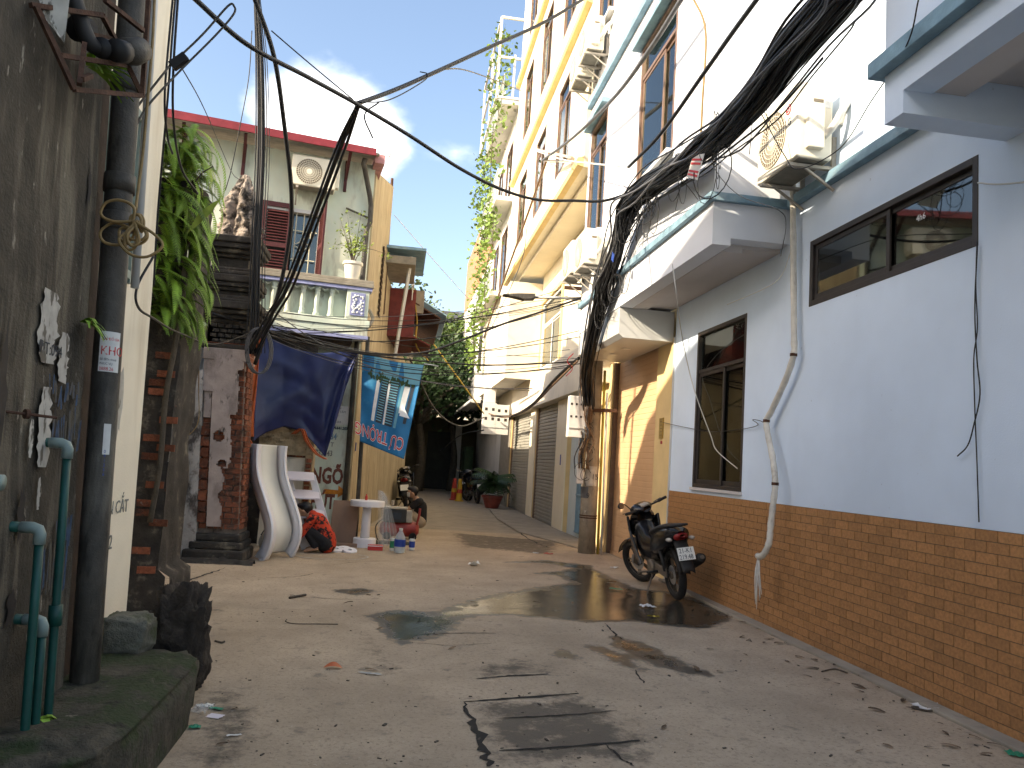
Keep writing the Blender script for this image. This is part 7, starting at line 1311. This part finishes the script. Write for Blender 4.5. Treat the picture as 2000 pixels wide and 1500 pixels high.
    b = B(); b.tube(spline([(0.86, 0.36, 1.03), (0.90, 0.22, 1.01), (0.95, 0.0, 1.0), (0.90, -0.22, 1.01), (0.86, -0.36, 1.03)], 5), 0.012, 8); S(b).build('handlebar', 'bike_matt', hb_, smooth=True)
    for s in (-1, 1): b = B(); b.tube([(0.86, 0.37 * s, 1.031), (0.892, 0.25 * s, 1.014)], 0.019, 10); S(b).build('grip', 'bike_matt', hb_, smooth=True); b = B(); b.tube([(0.90, 0.22 * s, 1.02), (0.97, 0.24 * s, 1.01), (0.94, 0.35 * s, 1.03)], 0.006, 6); S(b).build('lever', 'bike_dust', hb_, smooth=True)
    b = B(); b.obb((0.90, 0, 1.045), (0.04, 0, 0.01), (0, 0.06, 0), (-0.003, 0, 0.01)); S(b).build('meter_glass', 'lens_amber', hb_)
    b = B(); b.tube(spline([(0.93, 0.20, 1.03), (0.95, 0.26, 1.12), (0.94, 0.33, 1.16)], 4), 0.006, 6); S(b).build('mirror_stalk', 'bike_matt', hb_, smooth=True); b = B(); b.ball((0.925, 0.36, 1.14), (0.014, 0.055, 0.04), 14, 10); mi = S(b).build('mirror', 'bike_matt', hb_, smooth=True); b = B(); b.lathe([(0.04, 0), (0.04, 0.002)], (0.909, 0.36, 1.14), 16, axis=(-1, 0, 0)); S(b).build('mirror_glass', 'chrome', hb_)
    b = B(); b.ball((1.12, 0, 0.88), (0.04, 0.08, 0.06), 12, 8); S(b).build('headlight', 'lens_amber', t, smooth=True)
    B().tube([(0.50, 0.10, 0.24), (0.42, 0.20, 0.10), (0.40, 0.245, -0.035)], 0.012, 8).build('side_stand', 'bike_dust', t, smooth=True); B().lathe([(0.03, 0), (0.03, 0.004)], (0.46, 0.092, 0.585), 18, axis=(0, 1, 0)).build('emblem', 'plate_white', t)
    return t
def copy_tree(o, parent=None):
    c = o.copy(); COL.objects.link(c); c.parent = parent
    for ch_ in list(o.children):
        if ch_.name.startswith('plate_text'): continue
        copy_tree(ch_, c)
    return c
def place(o, rear, head, leanang, s): o.location = rear; o.rotation_euler = (0, 0, 0); o.matrix_world = Matrix.Translation(rear) @ Matrix.Rotation(head, 4, 'Z') @ Matrix.Rotation(-leanang, 4, 'X') @ Matrix.Scale(s, 4)
bike = make_bike('black motorbike parked on its side stand by the brown tiled wall')
bk2 = copy_tree(bike); bk3 = copy_tree(bike); bk4 = copy_tree(bike)
place(bike, (3.46, 9.20, 0.0), R(90.5), R(9), 1.04)
tag(bk2, 'dark motorbike parked in the shade beside the potted palm', 'motorbike', 'motorbikes in the shaded lane'); place(bk2, (2.95, 28.2, 0), R(100), R(7), 1.1)
tag(bk3, 'dark motorbike half hidden behind the first one near the cones', 'motorbike', 'motorbikes in the shaded lane'); place(bk3, (2.75, 30.6, 0), R(80), R(7), 1.1)
tag(bk4, 'dark scooter parked against the ochre wall behind the painter', 'motorbike', 'motorbikes in the shaded lane'); place(bk4, (0.33, 22.3, 0), R(88), R(7), 1.15)
for i, (x, y, m) in enumerate(((2.35, 29.2, 'cone_yellow'), (2.2, 29.9, 'cone_red'))):
    t = thing('barrier_cone', ('yellow', 'red')[i] + ' slatted road marker standing beside the shaded motorbikes', 'cone', (x, y, 0)); B().lathe([(0.17, 0), (0.17, 0.04), (0.12, 0.05), (0.07, 0.8), (0.05, 0.82)], (x, y, 0), 12).build('body', m, t); B().lathe([(0.108, 0.3), (0.093, 0.45)], (x, y, 0.0), 12, caps=False).build('band', ('cone_red', 'cone_yellow')[i], t)

# ================================================================== litter on the ground
def gz(x, y): return 0.006 + 0.010 * mnoise.noise((x * 0.7, y * 0.7, 3.1)) + 0.003 * mnoise.noise((x * 4, y * 4, 1.0))
def crumple(nme, px, py, w_, d_, m, lab, cat, seed, h=0.02):
    c = gnd(px, py); rr = random.Random(seed); b = B(); b.grid(lambda u, v: (c.x + (u - 0.5) * w_ * (1 + 0.3 * mnoise.noise((v * 3, seed, 0))), c.y + (v - 0.5) * d_, gz(c.x, c.y) + 0.004 + h * abs(mnoise.noise((u * 3 + seed, v * 3, seed)))), 8, 6); a = rr.uniform(-0.6, 0.6)
    b.v = [(c.x + (x - c.x) * math.cos(a) - (y - c.y) * math.sin(a), c.y + (x - c.x) * math.sin(a) + (y - c.y) * math.cos(a), z) for x, y, z in b.v]; return b.build(nme, m, smooth=True, label=lab, cat=cat)
for i, (px, py, w_, d_, m, lab, cat, h) in enumerate(((1265, 1186, 0.16, 0.12, 'paper_white', 'white plastic scrap on the wet ground behind the motorbike', 'litter', 0.04), (1395, 1181, 0.10, 0.06, 'paper_white', 'small white packet against the tiled wall by the puddle', 'litter', 0.03), (1275, 1206, 0.12, 0.06, 'plastic_yellow', 'yellow wrapper at the edge of the puddle', 'litter', 0.03), (1203, 1152, 0.16, 0.08, 'plastic_green', 'green rag lying in the puddle', 'litter', 0.02), (1625, 1286, 0.09, 0.06, 'paper_white', 'small white box scrap at the foot of the tiled wall', 'litter', 0.03), (1815, 1385, 0.20, 0.14, 'paper_white', 'torn white paper among dry leaves by the kerb', 'litter', 0.03), (1985, 1478, 0.10, 0.08, 'plastic_green', 'green packet in the lower right corner', 'litter', 0.03), (420, 1401, 0.085, 0.07, 'pale_pink', 'pale pink card on the ground near the mossy step', 'litter', 0.0), (422, 1386, 0.08, 0.04, 'plastic_green', 'green card beside the pale pink card', 'litter', 0.01), (400, 1381, 0.10, 0.05, 'bed_cream', 'cream card at the foot of the mossy step', 'litter', 0.02), (380, 1424, 0.06, 0.04, 'plastic_green', 'green bottle cap scrap below the mossy step', 'litter', 0.03), (457, 1440, 0.07, 0.02, 'paper_white', 'thin white strip on the near ground', 'litter', 0.01), (926, 1106, 0.14, 0.12, 'bed_cream', 'small pale plastic bag in the middle of the lane', 'bag', 0.09), (1070, 1083, 0.16, 0.1, 'wire_red', 'red scrap in front of the utility pole', 'litter', 0.03), (1046, 1082, 0.10, 0.08, 'corrugated', 'bluish scrap left of the red scrap', 'litter', 0.03), (722, 1318, 0.14, 0.03, 'paper_old', 'flattened pale strip on the near ground', 'litter', 0.01), (1200, 1110, 0.12, 0.09, 'paper_white', 'white paper ball in front of the peach shutter', 'litter', 0.04), (392, 1392, 0.11, 0.10, 'film', 'crumpled clear bag at the foot of the mossy step', 'litter', 0.08))):
    crumple('litter', px, py, w_, d_, m, lab, cat, 5 + i * 3.7, h)
lf_ = thing('cardboard_scrap', 'curled orange cardboard scrap on the near ground', 'litter', gnd(650, 1307)); c = gnd(650, 1307); B().grid(lambda u, v: (c.x + (u - 0.5) * 0.13, c.y + (v - 0.5) * 0.05 * (1 - abs(2 * u - 1) ** 2 * 0.8), 0.01 + 0.035 * math.sin(math.pi * u) * (0.5 + v * 0.5)), 10, 4).build('sheet', 'tarp_orange', lf_, smooth=True)
lf_['label'] = 'curled tan scrap lying alone on the near ground'
lm_ = B(); lm_.grid(lambda u, v: ((u - 0.5) * 0.09, (v - 0.5) * 0.034 * (1 - (2 * u - 1) ** 2 * 0.85), 0.004 * math.sin(math.pi * u) + 0.006 * (2 * v - 1) ** 2 * u), 6, 3); lme = lm_.build('fallen_leaf', 'dry_leaf', mesh_only=True, smooth=True)
rl = random.Random(17)
for i in range(85):
    y = rl.uniform(4.2, 9.5); x = 3.78 - abs(rl.gauss(0, 0.35)) if i < 60 else rl.uniform(-1, 3.6); o = bpy.data.objects.new('fallen_leaf', lme); COL.objects.link(o); o.location = (x, y, gz(x, y) + 0.006); s_ = rl.uniform(0.4, 1.3); o.scale = (s_, s_ * rl.uniform(0.5, 1.2), s_); o.rotation_euler = (rl.uniform(-0.2, 0.2), rl.uniform(-0.2, 0.2), rl.uniform(0, 6.28))
    tag(o, 'small dry brown leaf lying on the concrete', 'leaf', 'dry leaves scattered on the ground')
db = B()
for i in range(450):
    px_, py_ = rl.uniform(300, 2000), rl.uniform(1110, 1500); p = gnd(px_, py_)
    if p.x > 3.7 or (px_ < 420 and py_ > 1200): continue
    s_ = (abs(rl.gauss(0, 0.0013)) + 0.0006) * (1.0 + 0.12 * p.y); a = rl.uniform(0, 6.28); L_ = s_ * rl.uniform(1, 3.5); z = gz(p.x, p.y); db.obb((p.x, p.y, z + s_ * 0.3), (math.cos(a) * L_, math.sin(a) * L_, 0), (-math.sin(a) * s_, math.cos(a) * s_, 0), (0, 0, s_ * 0.5))
db.build('debris', 'debris_dark', kind='stuff')
for i, (P, r, lab) in enumerate((([(560, 1212), (558, 1216), (575, 1220), (620, 1221), (660, 1222)], 0.004, 'bent dark wire lying on the near ground'), ([(565, 1170), (580, 1167), (597, 1164)], 0.012, 'short dark stick left of the puddle'), ([(420, 1255), (432, 1258), (438, 1256)], 0.008, 'small dark twig by the stump'), ([(1605, 1315), (1630, 1310), (1655, 1318)], 0.006, 'dry twig by the tiled wall'), ([(1780, 1385), (1815, 1392), (1850, 1388)], 0.008, 'dry stalk beside the torn paper'))):
    Q = [gnd(*p) for p in P]; B().tube(spline([Vector((q.x, q.y, gz(q.x, q.y) + r)) for q in Q], 5), r, 6).build('twig', 'debris_dark', smooth=True, label=lab, cat='twig')
